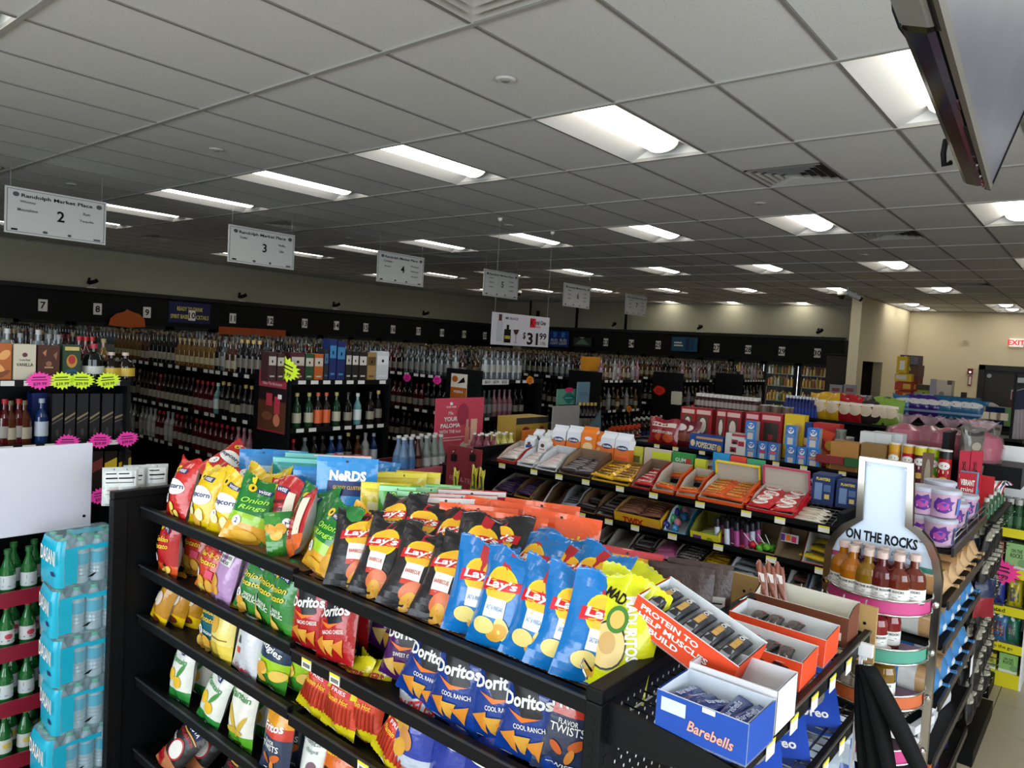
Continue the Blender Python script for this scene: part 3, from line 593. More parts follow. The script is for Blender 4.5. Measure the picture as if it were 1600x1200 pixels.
bag('plantain_white', 'chip_bag', .15, .235, .07, [(1, '#dfe3de')], [('t', 'plantain', 0, .78, .09, ink('#8a9a92'), dict(width=.8)), ('t', 'chips', 0, .68, .07, ink('#8a9a92'), dict(width=.4)), ('e', .1, .45, .14, .1, ink('#7a5a66')), ('e', .1, .3, .16, .08, ink('#d9b45a')), ('e', -.2, .25, .2, .08, ink('#d9b45a'))])
bag('cheetos', 'snack_bag', .17, .24, .08, [(1, '#d9671a')], [('t', 'Cheetos', 0, .84, .14, cY, dict(width=.8, bold=.05, rot=.1)), ('r', -.3, .5, .3, .6, cK)])
bag('moon_snack', 'snack_bag', .185, .25, .08, [(1, '#d2d60f')], [('t', 'MAD', -.16, .82, .1, INK, dict(width=.3, bold=.03, rot=-.35)), ('t', 'MADURITOS', .16, .58, .12, cW, dict(width=.75, bold=.04, rot=-1.25)), ('e', -.1, .38, .27, .22, ink('#2a2a10')), ('e', -.1, .38, .25, .2, ink('#e0c27a')), ('e', -.1, .4, .12, .1, ink('#c9a05a')), ('e', -.05, .62, .15, .12, ink('#3f7a2a')), ('e', -.05, .62, .1, .08, ink('#d9b45a'))])
# ---- candy pouches
def pouch(key, cols, els, w=.2, h=.22, name='candy_pouch', stripe=None):
    e = [((x[0], x[1], x[2], x[3]+.17)+tuple(x[4:]) if x[0] == 't' else (x[0], x[1], min(.85, x[2]+.15))+tuple(x[3:]) if x[0] == 'e' else x) for x in els] if name == 'candy_pouch' and key != 'choc_pouch' else list(els)
    if stripe: e.append(('r', -.49, .91, .49, .985, ink(stripe)))
    e.append(('e', 0, .945, .02, .018, ink('#303030')))
    bag(key, name, w, h, .06, cols, e, back=cols[-1][1], var=2, pouch=True, crimp=False)
pouch('nerds', [(1, '#2a86c8')], [('r', -.3, .45, .36, .66, ink('#1b2a66')), ('t', 'NeRDS', .03, .57, .15, cW, dict(width=.6, bold=.05)), ('t', 'GUMMY CLUSTERS', .05, .4, .05, cY, dict(width=.5))])
pouch('blue_pouch', [(1, '#1f7fc4')], [('r', -.3, .2, .3, .7, ink('#bcd7ea')), ('r', -.25, .55, .2, .58, cN), ('r', -.25, .45, .2, .47, cN)])
pouch('teal_pouch', [(1, '#2a9a98')], [('r', -.1, .1, .35, .6, ink('#3f6f5a')), ('e', .1, .3, .2, .15, ink('#c94a4a'))], stripe='#7fd0c8')
pouch('yellow_pouch', [(1, '#d9c21a')], [('r', -.35, .1, .3, .7, ink('#efe6b0')), ('r', -.3, .55, .25, .58, ink('#5a4a1a')), ('r', -.3, .45, .25, .47, ink('#5a4a1a'))], stripe='#ead84a', w=.17)
pouch('green_pouch', [(1, '#4aa82c')], [('r', -.3, .15, .35, .45, ink('#3a4038')), ('t', 'SOUR', 0, .68, .1, ink('#d6f0a0'), dict(width=.5))], stripe='#a5dcb0', w=.13)
pouch('kitkat', [(1, '#b8142c')], [('t', 'KitKat', -.12, .55, .13, cW, dict(width=.42, shear=.25, bold=.04)), ('t', 'minis', -.1, .4, .07, cW, dict(width=.25)), ('e', .28, .55, .1, .1, ink('#6a1420')), ('r', -.4, .08, .3, .25, ink('#c9c4c0'))], w=.24, stripe='#e6e2e0')
pouch('reeses', [(1, '#e8541a')], [('t', "Reese's", .05, .5, .13, cY, dict(width=.55, shear=.2, bold=.04)), ('e', -.28, .55, .1, .09, ink('#efe4d0')), ('e', -.2, .25, .14, .1, ink('#7a4a22'))], w=.25)
pouch('brown_pouch', [(1, '#3a2020')], [('e', -.15, .5, .16, .2, ink('#8a4a2a')), ('e', -.1, .5, .09, .12, ink('#c9a07a')), ('r', .05, .35, .42, .5, ink('#b9b4ae')), ('t', 'DARK', .2, .62, .1, ink('#c9a84a'), dict(width=.3))], w=.25)
pouch('red_pouch', [(1, '#c42a34')], [('t', 'KIT KAT', -.15, .65, .08, cW, dict(width=.4)), ('e', .0, .35, .18, .14, ink('#5a2a1a'))], w=.23, stripe='#d84a52')
pouch('mm_pouch', [(1, '#e0a41a')], [('t', 'm&m', .0, .45, .17, ink('#4a2410'), dict(width=.4, bold=.04)), ('e', .28, .3, .09, .09, ink('#c9342a')), ('e', -.3, .3, .09, .09, ink('#3f7a2a')), ('r', .15, .05, .42, .16, ink('#c9c0a0'))], w=.24, stripe='#d69a18')
pouch('choc_pouch', [(1, '#3a2722')], [('e', -.2, .68, .09, .1, ink('#d9b09a')), ('e', -.05, .72, .07, .08, ink('#b07a5a')), ('r', .1, .05, .42, .55, ink('#c4c2be')), ('r', .13, .45, .38, .47, INK), ('r', .13, .35, .38, .37, INK), ('r', .13, .25, .38, .27, INK), ('r', -.35, .2, 0, .42, ink('#8a8480'))], w=.22, h=.24)
pouch('jerky', [(1, '#b9c0bd')], [('r', -.4, .5, .4, .9, ink('#d9dedb')), ('r', -.35, .82, .1, .85, INK), ('r', -.35, .7, .35, .74, INK), ('r', -.35, .6, .3, .62, INK), ('r', -.35, .3, .35, .32, ink('#8a8a8a')), ('r', -.3, .4, .3, .42, ink('#c94a4a'))], w=.12, h=.22, name='jerky_pouch')
# ================================================================== snack gondola with bags
def empty(name, label, cat, loc=(0, 0, 0), rot=(0, 0, 0), group=None):
    o = bpy.data.objects.new(name, None); COL.objects.link(o); o.location = loc; o.rotation_euler = rot; o['label'] = label; o['category'] = cat
    o.empty_display_size = .1
    if group: o['group'] = group
    return o
SHZ = (1.37, 1.13, .92, .655, .35)
gon = empty('snack_gondola', 'black steel double-sided gondola stocked with chip bags in the foreground', 'shelving', (1.68, 1.9, 0))
def gp(name, a, b, m=BLK, parent=None, **k):
    o = B1(name, (a[0]-1.68, a[1]-1.9, a[2]), (b[0]-1.68, b[1]-1.9, b[2]), m, parent or gon, **k); return o
gp('base_deck', (1.3, .8, 0), (2.06, 3.06, .16)); gp('center_panel', (1.67, .8, .16), (1.69, 3.06, 1.33))
def tagset(shelf, x, ys, z, n_, face=-1):
    for y in ys:
        q = MB(); q.box((x-.002, y-.024, z-.036), (x, y+.024, z-.004), TAG); q.box((x-.0026, y-.024, z-.012), (x-.002, y+.024, z-.004), YEL)
        for k in range(6): q.box((x-.003, y-.018+.006*k, z-.03), (x-.0021, y-.015+.006*k, z-.018), INK)
        q.ob('price_tag', shelf)
for k, z in enumerate(SHZ):
    for sec, (ya, yb, dz) in enumerate(((1.965, 3.04, 0), (.80, 1.96, -.014))):
        zz = z+dz
        s = gp('shelf', (1.37, ya, zz-.045), (1.67, yb, zz-.025), bevel=.003)
        s2 = MB(); s2.box((1.352-1.68, ya-1.9, zz-.042), (1.372-1.68, yb-1.9, zz), BLK); s2.box((1.347-1.68, ya-1.9, zz-.006), (1.353-1.68, yb-1.9, zz), mat('#2c3036', .3)); s2.ob('price_rail', s)
        if (k, sec) in ((1, 1), (2, 1), (3, 1)): tagset(s, 1.351-1.68, [(random.uniform(ya, yb)-1.9) for _ in range(3)], zz-.004, 3)
        gp('shelf', (1.69, ya, zz-.045), (1.99, yb, zz-.025)); 
        if k == 0: gp('price_rail', (1.985, ya, zz-.042), (2.0, yb, zz))
KB = card('#6b5136')
gp('riser_shelf', (1.62, 1.84, 1.35), (1.985, 3.0, 1.398)); gp('riser_shelf', (1.66, 1.2, 1.35), (1.985, 1.83, 1.388)); gp('cardboard_liner', (1.4, .83, 1.345), (1.98, 1.95, 1.347), KB); gp('cardboard_liner', (1.4, 1.98, 1.347), (1.98, 3.0, 1.349), KB)
for y0, y1 in ((3.06, 3.1), (.75, .79)):
    ep = gp('end_panel', (1.31, y0+.01, 0), (2.05, y1-.01, 1.42))
    gp('panel_cap', (1.25, y0, 1.405), (2.11, y1, 1.435), BLK, bevel=.004)
    for x in (1.25, 2.05): 
        p = gp('upright_post', (x, y0, 0), (x+.06, y1, 1.405), BLK, bevel=.004)
        sl = MB()
        for i in range(46): sl.box((x+.022-1.68, y0-.0008-1.9, .1+i*.028), (x+.036-1.68, y0-1.9, .116+i*.028), BLKM); sl.box((x-.0008-1.68, (y0+y1)/2-.006-1.9, .1+i*.028), (x-1.68, (y0+y1)/2+.006-1.9, .116+i*.028), BLKM)
        sl.ob('post_slots', p, kind='stuff')
dots = MB(); HOLE_LIGHT = mat('#c9cbc6', .5)  # pale discs painted for the light showing through the holes
for i in range(27):
    for j in range(22):
        x, z = 1.335+i*.0262+(.0131 if j % 2 else 0), .86+j*.0245
        if z < 1.39: dots.add([(x+.0034*cos(pi*k/3)-1.68, .7592-1.9, z+.0045*sin(pi*k/3)) for k in range(6)], [(0, 1, 2, 3, 4, 5)], HOLE_LIGHT)
dots.ob('lit_peg_holes', gon, kind='stuff')
q = MB(); q.tube([(1.27-1.68, .8-1.9, 1.437), (1.275-1.68, .82-1.9, 1.46), (1.3-1.68, .83-1.9, 1.462), (1.31-1.68, .815-1.9, 1.437)], .0025, CHROME); q.ob('wire_hook', gon)
q = MB(); q.tube([(2.0-1.68, .775-1.9, 1.438), (2.03-1.68, .765-1.9, 1.446), (2.06-1.68, .77-1.9, 1.438)], .002, CHROME); q.ob('wire_hook', gon)
# end-cap wire shelves
for zz in (1.375, 1.165, .93):
    es = empty('end_shelf', '', ''); del es['label'], es['category']; es.parent = gon; es.location = (-1.68, -1.9, 0)
    B1('front_rail', (1.29, .478, zz-.03), (2.2, .492, zz+.012), BLK, es); B1('rail_strip', (1.29, .474, zz+.006), (2.2, .479, zz+.012), mat('#4a4a46', .25), es)
    for x in (1.285, 2.195):
        q = MB(); a, b = x-.003, x+.003
        pr = [(.75, zz+.03), (.75, zz-.06), (.62, zz-.05), (.48, zz-.025), (.48, zz+.0), (.55, zz+.012), (.66, zz+.02)]
        q.poly([(a, y, z) for y, z in pr], BLK); q.poly([(b, y, z) for y, z in pr][::-1], BLK)
        q.add([(xx, y, z) for y, z in pr for xx in (a, b)], [(2*k, 2*k+1, 2*((k+1) % 7)+1, 2*((k+1) % 7)) for k in range(7)], BLK); q.ob('bracket', es)
    q = MB()
    for k in range(22): q.tube([(1.3+k*.041, .749, zz+.004), (1.3+k*.041, .485, zz-.004)], .0022, STEEL, 5)
    for y in (.52, .63, .73): q.tube([(1.29, y, zz-.001), (2.19, y, zz-.001)], .003, STEEL, 5)
    q.ob('wire_deck', es, kind='stuff')
    if zz > 1.0:
        for k in range(6):
            x = 1.44+k*.135; q = MB(); q.box((x-.022, .4725, zz-.038), (x+.022, .474, zz-.002), TAG); q.box((x-.022, .472, zz-.011), (x+.022, .4728, zz-.002), YEL); q.ob('price_tag', es)
# ---- rows of bags: (design, px, py, dx, yaw, lean, roll)
NAMES = {'wise_popcorn_red': 'red popcorn bag with white cloud', 'wise_popcorn_yel': 'yellow popcorn bag with white cloud', 'wise_cheez': 'red cheese puff bag', 'wise_hot': 'narrow red hot chip bag', 'wise_bbq': 'red-orange barbecue chip bag', 'wise_green': 'green onion chip bag', 'wise_rings': 'bright green onion ring bag', 'wise_gold': 'golden snack bag', 'wise_teal': 'teal chip bag with yellow script', 'wise_ridgies': 'dark blue and lime ridged chip bag', 'lays_classic': 'yellow chip bag', 'lays_bbq': 'black barbecue chip bag', 'lays_blue': 'blue salt and vinegar chip bag', 'lav_chips': 'lavender chip bag', 'nantucket': 'white crisps bag with red script', 'yel_chips': 'pale yellow chip bag', 'doritos_red': 'red tortilla chip bag', 'doritos_purple': 'purple tortilla chip bag', 'doritos_blue': 'royal blue tortilla chip bag', 'chesters': 'yellow and red hot fries bag', 'ruffles': 'silver-blue ridged chip bag', 'ruffles_blue': 'deep blue ridged chip bag', 'goya_plantain': 'white and green plantain chip bag', 'goya_strip': 'tall white plantain strip bag', 'goya_crackling': 'black pork crackling bag', 'fritos': 'orange-topped corn twist bag', 'plantain_white': 'plain white plantain bag', 'cheetos': 'orange cheese snack bag', 'moon_snack': 'neon yellow plantain bag', 'nerds': 'blue gummy pouch with NERDS letters', 'blue_pouch': 'blue candy pouch', 'teal_pouch': 'teal candy pouch', 'yellow_pouch': 'yellow candy pouch', 'green_pouch': 'small green candy pouch', 'kitkat': 'red wafer candy pouch', 'reeses': 'orange peanut butter candy pouch', 'brown_pouch': 'dark brown chocolate pouch', 'red_pouch': 'coral red candy pouch', 'mm_pouch': 'golden yellow candy pouch', 'choc_pouch': 'grey-panelled chocolate pouch', 'jerky': 'silver pouch with printed back'}
def row(z, place, items, base=1.397):
    for it in items:
        k, px, py = it[:3]; dx, yaw, lean, rl = (list(it[3:])+[0]*4)[:4]
        x = base+dx; y = onx(x, px, py).y
        zz = z+(it[7] if len(it) > 7 else 0)+(.05 if 'rear' in place and y > 1.84 else .04 if 'rear' in place and y > 1.25 else 0)+(.05 if k in ('lays_bbq', 'lays_blue') and dx >= .1 else 0)
        put(k, (x, y, zz), -90+yaw+wobble(3), NAMES[k], place, 'snack bag' if 'pouch' not in NAMES[k] else 'candy pouch', 'bags on the snack gondola', lean+wobble(2), rl, {'choc_pouch': .82, 'brown_pouch': .82, 'mm_pouch': .9, 'red_pouch': .9, 'nerds': 1.1}.get(k, 1))
def lipz(k): return SHZ[k]-.02
row(lipz(0), 'the top chip shelf', [
 ('wise_popcorn_red', 275, 752, 0, 0, 16, 2), ('wise_popcorn_yel', 312, 768, 0, 4, 16, 4), ('wise_popcorn_yel', 346, 782, 0, 10, 16, 6), ('wise_popcorn_yel', 385, 758, 0.12, 10, 14, 8), ('wise_popcorn_yel', 415, 752, 0.2, -5, 18, -6),
 ('wise_rings', 380, 800, 0.015, 35, 24, 14), ('wise_cheez', 432, 772, 0.11, 5, 14, 0), ('wise_cheez', 460, 800, 0.04, -20, 22, -32, 0.02), ('wise_green', 415, 845, 0.005, 0, 70, 78, 0.06),
 ('wise_rings', 470, 790, 0.1, 5, 22, 0), ('wise_rings', 497, 815, 0.02, -5, 20, 10), ('wise_green', 545, 790, 0.16, 10, 40, 10, 0.03), ('wise_green', 580, 805, 0.2, -10, 45, -20, 0.02), ('wise_green', 520, 790, 0.24, 20, 30, 5),
 ('lays_classic', 523, 858, 0.01, 8, 28, 12), ('lays_bbq', 552, 868, 0.02, 42, 32, 4), ('lays_bbq', 582, 880, 0.01, 16, 32, 2), ('lays_bbq', 633, 898, 0.01, 22, 34, 8), ('lays_bbq', 680, 922, 0.01, 16, 34, 4),
 ('lays_bbq', 600, 850, 0.12, 6, 32, -5), ('lays_bbq', 640, 860, 0.13, 24, 32, 6), ('lays_bbq', 690, 875, 0.13, 4, 34, -8), ('lays_bbq', 735, 885, 0.12, 22, 32, 5), ('lays_bbq', 720, 915, 0.06, 34, 30, 6), ('lays_bbq', 765, 895, 0.17, 19, 34, 0),
 ('lays_blue', 738, 945, 0.02, 25, 16, 6), ('lays_blue', 772, 960, 0, 6, 18, 2), ('lays_blue', 828, 975, 0, 12, 20, 8), ('lays_blue', 872, 990, 0.005, 30, 18, 12), ('lays_blue', 915, 1005, 0.01, 40, 18, 14),
 ('lays_blue', 800, 925, 0.1, -10, 36, -6), ('lays_blue', 850, 935, 0.11, 15, 38, 8), ('lays_blue', 890, 940, 0.13, -5, 40, 4), ('lays_blue', 820, 905, 0.18, 5, 42, 0),
 ('moon_snack', 950, 1000, 0.02, 15, 22, 8), ('moon_snack', 972, 985, 0.08, 35, 26, 12), ('moon_snack', 940, 960, 0.16, 10, 32, 10)])
row(lipz(0), 'the rear top shelf', [
 ('wise_popcorn_red', 322, 722, 0.22, 20, 60, 30, 0.06), ('wise_popcorn_red', 358, 728, 0.2, -10, 66, 60, 0.06),
 ('blue_pouch', 410, 740, 0.3, 43, 8, 0), ('blue_pouch', 440, 735, 0.36, 34, 8, 0), ('teal_pouch', 462, 750, 0.3, 41, 8, 0), ('teal_pouch', 478, 742, 0.4, 38, 8, 0), ('blue_pouch', 497, 762, 0.25, 38, 8, 0), ('blue_pouch', 520, 745, 0.4, 44, 8, 0), ('kitkat', 535, 740, 0.5, 42, 8, 0), ('nerds', 540, 762, 0.24, 42, 6, 0, .04), ('blue_pouch', 565, 745, 0.45, 43, 8, 2), ('blue_pouch', 580, 742, 0.52, 38, 8, 4),
 ('yellow_pouch', 582, 775, 0.36, 45, 8, 0), ('yellow_pouch', 600, 790, 0.26, 40, 6, 0), ('yellow_pouch', 630, 770, 0.45, 46, 8, 0), ('yellow_pouch', 650, 775, 0.5, 40, 8, 0), ('green_pouch', 618, 800, 0.26, 40, 6, 0), ('green_pouch', 646, 800, 0.28, 42, 8, 0), ('green_pouch', 672, 790, 0.38, 45, 8, 0), ('green_pouch', 690, 788, 0.44, 40, 8, 0),
 ('kitkat', 697, 812, 0.3, 42, 8, 0), ('kitkat', 722, 800, 0.38, 45, 8, 0), ('kitkat', 738, 792, 0.46, 42, 8, 0),
 ('reeses', 742, 830, 0.29, 38, 8, 2), ('reeses', 785, 835, 0.28, 34, 8, 3), ('reeses', 775, 812, 0.4, 30, 8, 4), ('reeses', 815, 825, 0.42, 25, 8, 4), ('reeses', 868, 835, 0.42, 26, 8, 4), ('reeses', 840, 822, 0.5, 30, 8, 3),
 ('brown_pouch', 850, 868, 0.3, 24, 8, 4), ('brown_pouch', 880, 855, 0.38, 24, 8, 4), ('brown_pouch', 925, 870, 0.36, 28, 8, 3), ('brown_pouch', 945, 858, 0.44, 28, 8, 3),
 ('red_pouch', 897, 890, 0.3, 12, 8, 7), ('red_pouch', 975, 890, 0.44, 18, 8, 2), ('mm_pouch', 950, 915, 0.3, 28, 8, 3), ('mm_pouch', 985, 912, 0.38, 24, 8, 4), ('choc_pouch', 1060, 925, 0.42, 24, 8, 1), ('choc_pouch', 1090, 915, 0.5, 24, 8, 1), ('brown_pouch', 1030, 930, 0.46, 34, 8, 5)])
row(lipz(1), 'the second chip shelf', [
 ('wise_hot', 262, 855, 0, 0, 5, 2), ('wise_bbq', 298, 862, .09, 10, 12, 12), ('wise_bbq', 322, 880, .01, 5, 12, 12), ('lav_chips', 344, 888, .0, -6, 12, 6), ('lav_chips', 366, 895, .05, 8, 10, 6), ('wise_green', 388, 908, .01, 4, 12, 12), ('wise_green', 412, 925, .01, 0, 12, 12), ('wise_green', 440, 935, .0, -2, 8, 2),
 ('doritos_red', 480, 972, .0, 6, 8, 2), ('doritos_red', 522, 1005, .0, 0, 16, -6), ('doritos_red', 515, 950, .12, 10, 10, 6), ('doritos_red', 555, 978, .12, -14, 14, -10), ('doritos_purple', 598, 985, .16, 30, 20, 26), ('doritos_purple', 628, 1010, .06, 8, 12, 6),
 ('doritos_blue', 655, 1048, .01, 4, 12, 14), ('doritos_blue', 708, 1062, .0, 8, 12, 8), ('doritos_blue', 735, 1055, .08, 16, 14, 10), ('doritos_blue', 778, 1095, .02, 10, 10, 2), ('doritos_blue', 822, 1125, .0, 6, 12, 2), ('doritos_blue', 838, 1080, .12, 4, 14, 4), ('doritos_blue', 800, 1065, .16, -6, 14, 0), ('fritos', 880, 1140, .02, 30, 8, 6)])
row(lipz(2), 'the third chip shelf', [
 ('wise_gold', 246, 938, -.01, -4, 14, 16), ('wise_gold', 270, 950, .03, 10, 14, 14), ('wise_gold', 290, 955, .06, 14, 14, 14), ('wise_teal', 326, 985, .01, 4, 10, 8), ('yel_chips', 346, 990, .0, 0, 8, 0), ('yel_chips', 372, 985, .1, 8, 10, 4), ('nantucket', 382, 1012, .0, 2, 8, 6), ('wise_ridgies', 422, 1030, .01, 2, 12, 6), ('wise_ridgies', 462, 1048, .06, 10, 12, 8),
 ('chesters', 488, 1070, .01, 6, 14, 12), ('chesters', 528, 1095, .0, 2, 12, 6), ('chesters', 566, 1105, .03, 2, 10, 2), ('chesters', 605, 1130, -.01, -4, 18, 20), ('ruffles', 645, 1170, .0, 2, 8, 0), ('ruffles_blue', 700, 1190, .0, 4, 12, 4), ('ruffles', 690, 1160, .1, 4, 8, 0), ('ruffles_blue', 755, 1215, .0, 4, 10, 0), ('ruffles_blue', 735, 1180, .12, 4, 10, 0)])
row(lipz(3), 'the fourth chip shelf', [
 ('goya_plantain', 280, 1062, .0, 2, 8, 0), ('goya_plantain', 305, 1062, .08, 8, 12, 8), ('goya_plantain', 324, 1082, -.01, 0, 14, 14), ('goya_crackling', 345, 1090, .1, -20, 30, -30), ('goya_strip', 376, 1115, .0, 2, 6, 2), ('goya_plantain', 402, 1130, .08, 10, 8, 2), ('fritos', 430, 1135, -.02, 2, 6, 2), ('fritos', 452, 1148, .05, 14, 8, 4), ('plantain_white', 488, 1175, .0, 4, 8, 2), ('cheetos', 525, 1205, .0, 4, 10, 2), ('cheetos', 575, 1235, .0, 4, 10, 2)])
row(.16, 'the lowest chip shelf', [('goya_crackling', 255, 1140, -.02, -6, 24, 28, .16), ('goya_crackling', 292, 1140, .06, 4, 24, 26, .14), ('goya_crackling', 338, 1188, .02, 8, 20, 20, .12), ('goya_crackling', 365, 1195, .0, 4, 12, 10, .12)])
# silver jerky pouches hanging behind the far post
for px, py, y in ((178, 752, 3.16), (198, 756, 3.14), (210, 748, 3.17), (245, 748, 3.15)):
    w = ony(y, px, py); put('jerky', (w.x, y, 1.36), -20, NAMES['jerky'], 'the far end of the snack gondola', 'pouch', 'silver pouches', 0, 0, .72)
# ---- boxes on the end cap
INNERW = '#e8edf2'
bar('dark_bar', 'protein_bar', .13, .035, .022, '#26262a', [('r', -.15, .3, .2, .7, ink('#b88a3a')), ('t', 'ONE', .32, .5, .35, cW), ('r', -.45, .2, -.2, .8, ink('#8a8a8c'))])
bar('choc_bar', 'protein_bar', .13, .035, .022, '#2a2422', [('r', -.1, .2, .2, .8, ink('#7a4a34')), ('r', -.42, .2, -.15, .8, ink('#b9b4ae')), ('r', .25, .1, .45, .9, ink('#c42a2a'))])
bar('blue_bar', 'protein_bar', .15, .04, .025, '#1c2f72', [('t', 'Barebells', 0, .5, .4, ink('#b9c4e0'), dict(width=.5)), ('r', -.45, 0, -.36, 1, ink('#2a2624'))])
tray('protein_box', 'display_box', .26, .15, .08, .082, '#e8481c', [('t', 'PROTEIN TO', -.14, .78, .17, cW, dict(width=.58, bold=.03)), ('t', 'HELP MUSCLES', -.08, .53, .17, cW, dict(width=.7, bold=.03)), ('t', 'REBUILD', -.2, .28, .17, cW, dict(width=.42, bold=.03)), ('t', 'BARS', .38, .25, .12, ink('#f0b0a0'))], inner='#dfe3e6')
o = put('protein_box', (1.475, .71, 1.45), -90, lean=-4, roll=20); o['label'] = 'orange tilted carton reading PROTEIN TO HELP MUSCLES REBUILD'; o['category'] = 'display box'
M0 = o.matrix_basis.copy() if False else Matrix.LocRotScale(o.location, o.rotation_euler, None)
for k in range(5):
    w = M0 @ Vector((-.095+.046*k, .07, .058)); b = put('dark_bar', w, -90+90, 'dark wrapped protein bar', 'the tilted orange carton', 'protein bar', 'bars in the tilted carton', -18, 0); b.rotation_euler = (o.rotation_euler.to_matrix() @ Matrix.Rotation(pi/2, 3, 'Z')).to_euler()
tray('orange_box', 'display_box', .24, .13, .07, .072, '#e8481c', [('t', 'BARS BEST', .3, .4, .14, cW, dict(width=.3))], inner='#e6e8ea')
for k, (x, y, z) in enumerate(((1.66, .615, 1.385), (1.83, .615, 1.39))):
    o = put('orange_box', (x, y, z), -88, roll=2); o['label'] = ('orange and white carton of bars beside the blue box', 'second orange and white carton behind the first on wire shelf')[k]; o['category'] = 'display box'
    for j in range(4 if k == 0 else 3): put('choc_bar', (x+.06+wobble(.01), y+.07-.045*j, z+.04), 5+wobble(8), 'brown wrapped protein bar', ('the near orange carton', 'the far orange carton')[k], 'protein bar', 'bars in orange cartons')
tray('bare_box', 'display_box', .185, .13, .08, .082, '#1248a8', [('t', 'Barebells', .12, .4, .26, ink('#f2a88a'), dict(width=.5, bold=.02, shear=.2, rot=-.05)), ('r', -.44, .55, -.16, .88, ink('#cfe0f2')), ('r', .02, .88, .16, 1.0, cW)], inner='#dfe9f4')
o = put('bare_box', (1.285, .556, 1.385), -91); o['label'] = 'blue display carton with orange script Barebells on the wire shelf'; o['category'] = 'display box'
for j in range(5): put('blue_bar', (1.35, .618-.031*j, 1.432), -12+wobble(8), 'navy wrapped protein bar', 'the blue display carton', 'protein bar', 'bars in the blue carton', wobble(20), wobble(16), .78)
tray('white_box', 'display_box', .185, .12, .092, .094, '#e3e3e8', None, inner='#e6e6ea')
o = put('white_box', (1.425, .556, 1.385), -90); o['label'] = 'empty white carton with perforated edge behind the blue carton'; o['category'] = 'display box'
tray('brown_box', 'display_box', .26, .09, .085, .11, '#6e3a22', [('t', 'FIBER ONE', -.15, .5, .35, cW, dict(width=.5, bold=.03)), ('r', .12, .25, .44, .5, ink('#e6d8c8'))], inner='#e6e2d2')
o = put('brown_box', (2.06, .63, 1.365), -92); o['label'] = 'brown carton with white letters near the far end panel'; o['category'] = 'display box'
bag('crinkle', 'wrapped_stick', .035, .16, .02, [(1, '#8a4a34')], [('r', -.3, .1, .3, .4, ink('#c9a08a')), ('r', -.3, .6, .3, .8, ink('#e6dcd6'))], var=1)
for k in range(3): put('crinkle', (2.1+.012*k, .735-.022*k, 1.40), -90, 'upright brown wrapped stick', 'the brown carton', 'snack stick', 'sticks in the brown carton', 8, -14, .8)
q = MB(); PB = card('#b9955e'); q.box((0, 0, 0), (.012, .42, .16), PB)
for j in range(8):
    for zz in (.04, .11): q.lathe([(0, 0), (.005, 0)], 6, BLKM) if False else q.add([(-.0008, .03+.05*j+.005*cos(pi*k/3), zz+.005*sin(pi*k/3)) for k in range(6)], [(5, 4, 3, 2, 1, 0)], INK)
pb = q.ob('pegboard_strip', None, (2.225, .47, 1.285), label='tan pegboard strip with chrome hooks behind the brown carton', cat='pegboard')
for j in range(6):
    q = MB(); y = .05+.062*j; q.tube([(0, y, .12), (.05, y, .12), (.085, y, .135), (.09, y, .15)], .0025, CHROME, 5); q.ob('peg_hook', pb)
# lower end-cap shelf
tray('cookie_box', 'cookie_box', .18, .2, .1, .12, '#1440a8', [('e', 0, .5, .2, .3, cW)], inner='#6a5a48')
boxp('oreo', 'cookie_box', .17, .055, .19, '#1646b0', [('e', .02, .5, .3, .26, ink('#8f8a86')), ('t', 'Oreo', .1, .18, .13, cW, dict(width=.45, bold=.03)), ('e', -.2, .7, .14, .12, ink('#5a2a8a'))])
for k, (x, y, z, rz, ln) in enumerate(((1.98, .56, 1.17, -60, 50), (1.76, .57, 1.17, -60, 52), (1.58, .57, 1.17, -62, 50))):
    put('oreo', (x, y, z), rz, 'blue cookie box leaning back', 'the middle end-cap shelf', 'cookie box', 'blue cookie boxes', ln)
tray('fruit_box', 'display_box', .16, .2, .06, .08, '#e2a02a', [('r', -.5, .5, .5, 1, ink('#d9542a')), ('e', .3, .4, .1, .3, ink('#5a3a9a'))], inner='#7a6a58')
o = put('fruit_box', (2.1, .68, 1.19), -60); o['label'] = 'orange and teal open carton of fruit snacks on lower end-cap shelf'; o['category'] = 'display box'
bar('teal_bar', 'fruit_snack', .07, .05, .02, '#1f8a8c'); bar('red_bar', 'fruit_snack', .07, .05, .02, '#c9482a')
for j in range(8): put(('teal_bar', 'red_bar')[j % 2], (2.13+wobble(.04), .66+wobble(.05), 1.21+.008*j), wobble(60), ('teal', 'red')[j % 2]+' fruit snack packet', 'the orange and teal carton', 'fruit snack', 'fruit snack packets', wobble(20))
bag('cookie_pack', 'cookie_pack', .16, .2, .07, [(.5, '#1c4a9a'), (1, '#a9b4bd')], [('e', 0, .35, .25, .16, ink('#14264a'))], var=1)
for k, (x, y, z) in enumerate(((2.06, .54, .94), (1.92, .53, .93), (2.18, .56, .96))): put('cookie_pack', (x, y, z), -70, 'blue and silver cookie pack', 'the lowest end-cap shelf', 'cookie pack', 'cookie packs', 35)
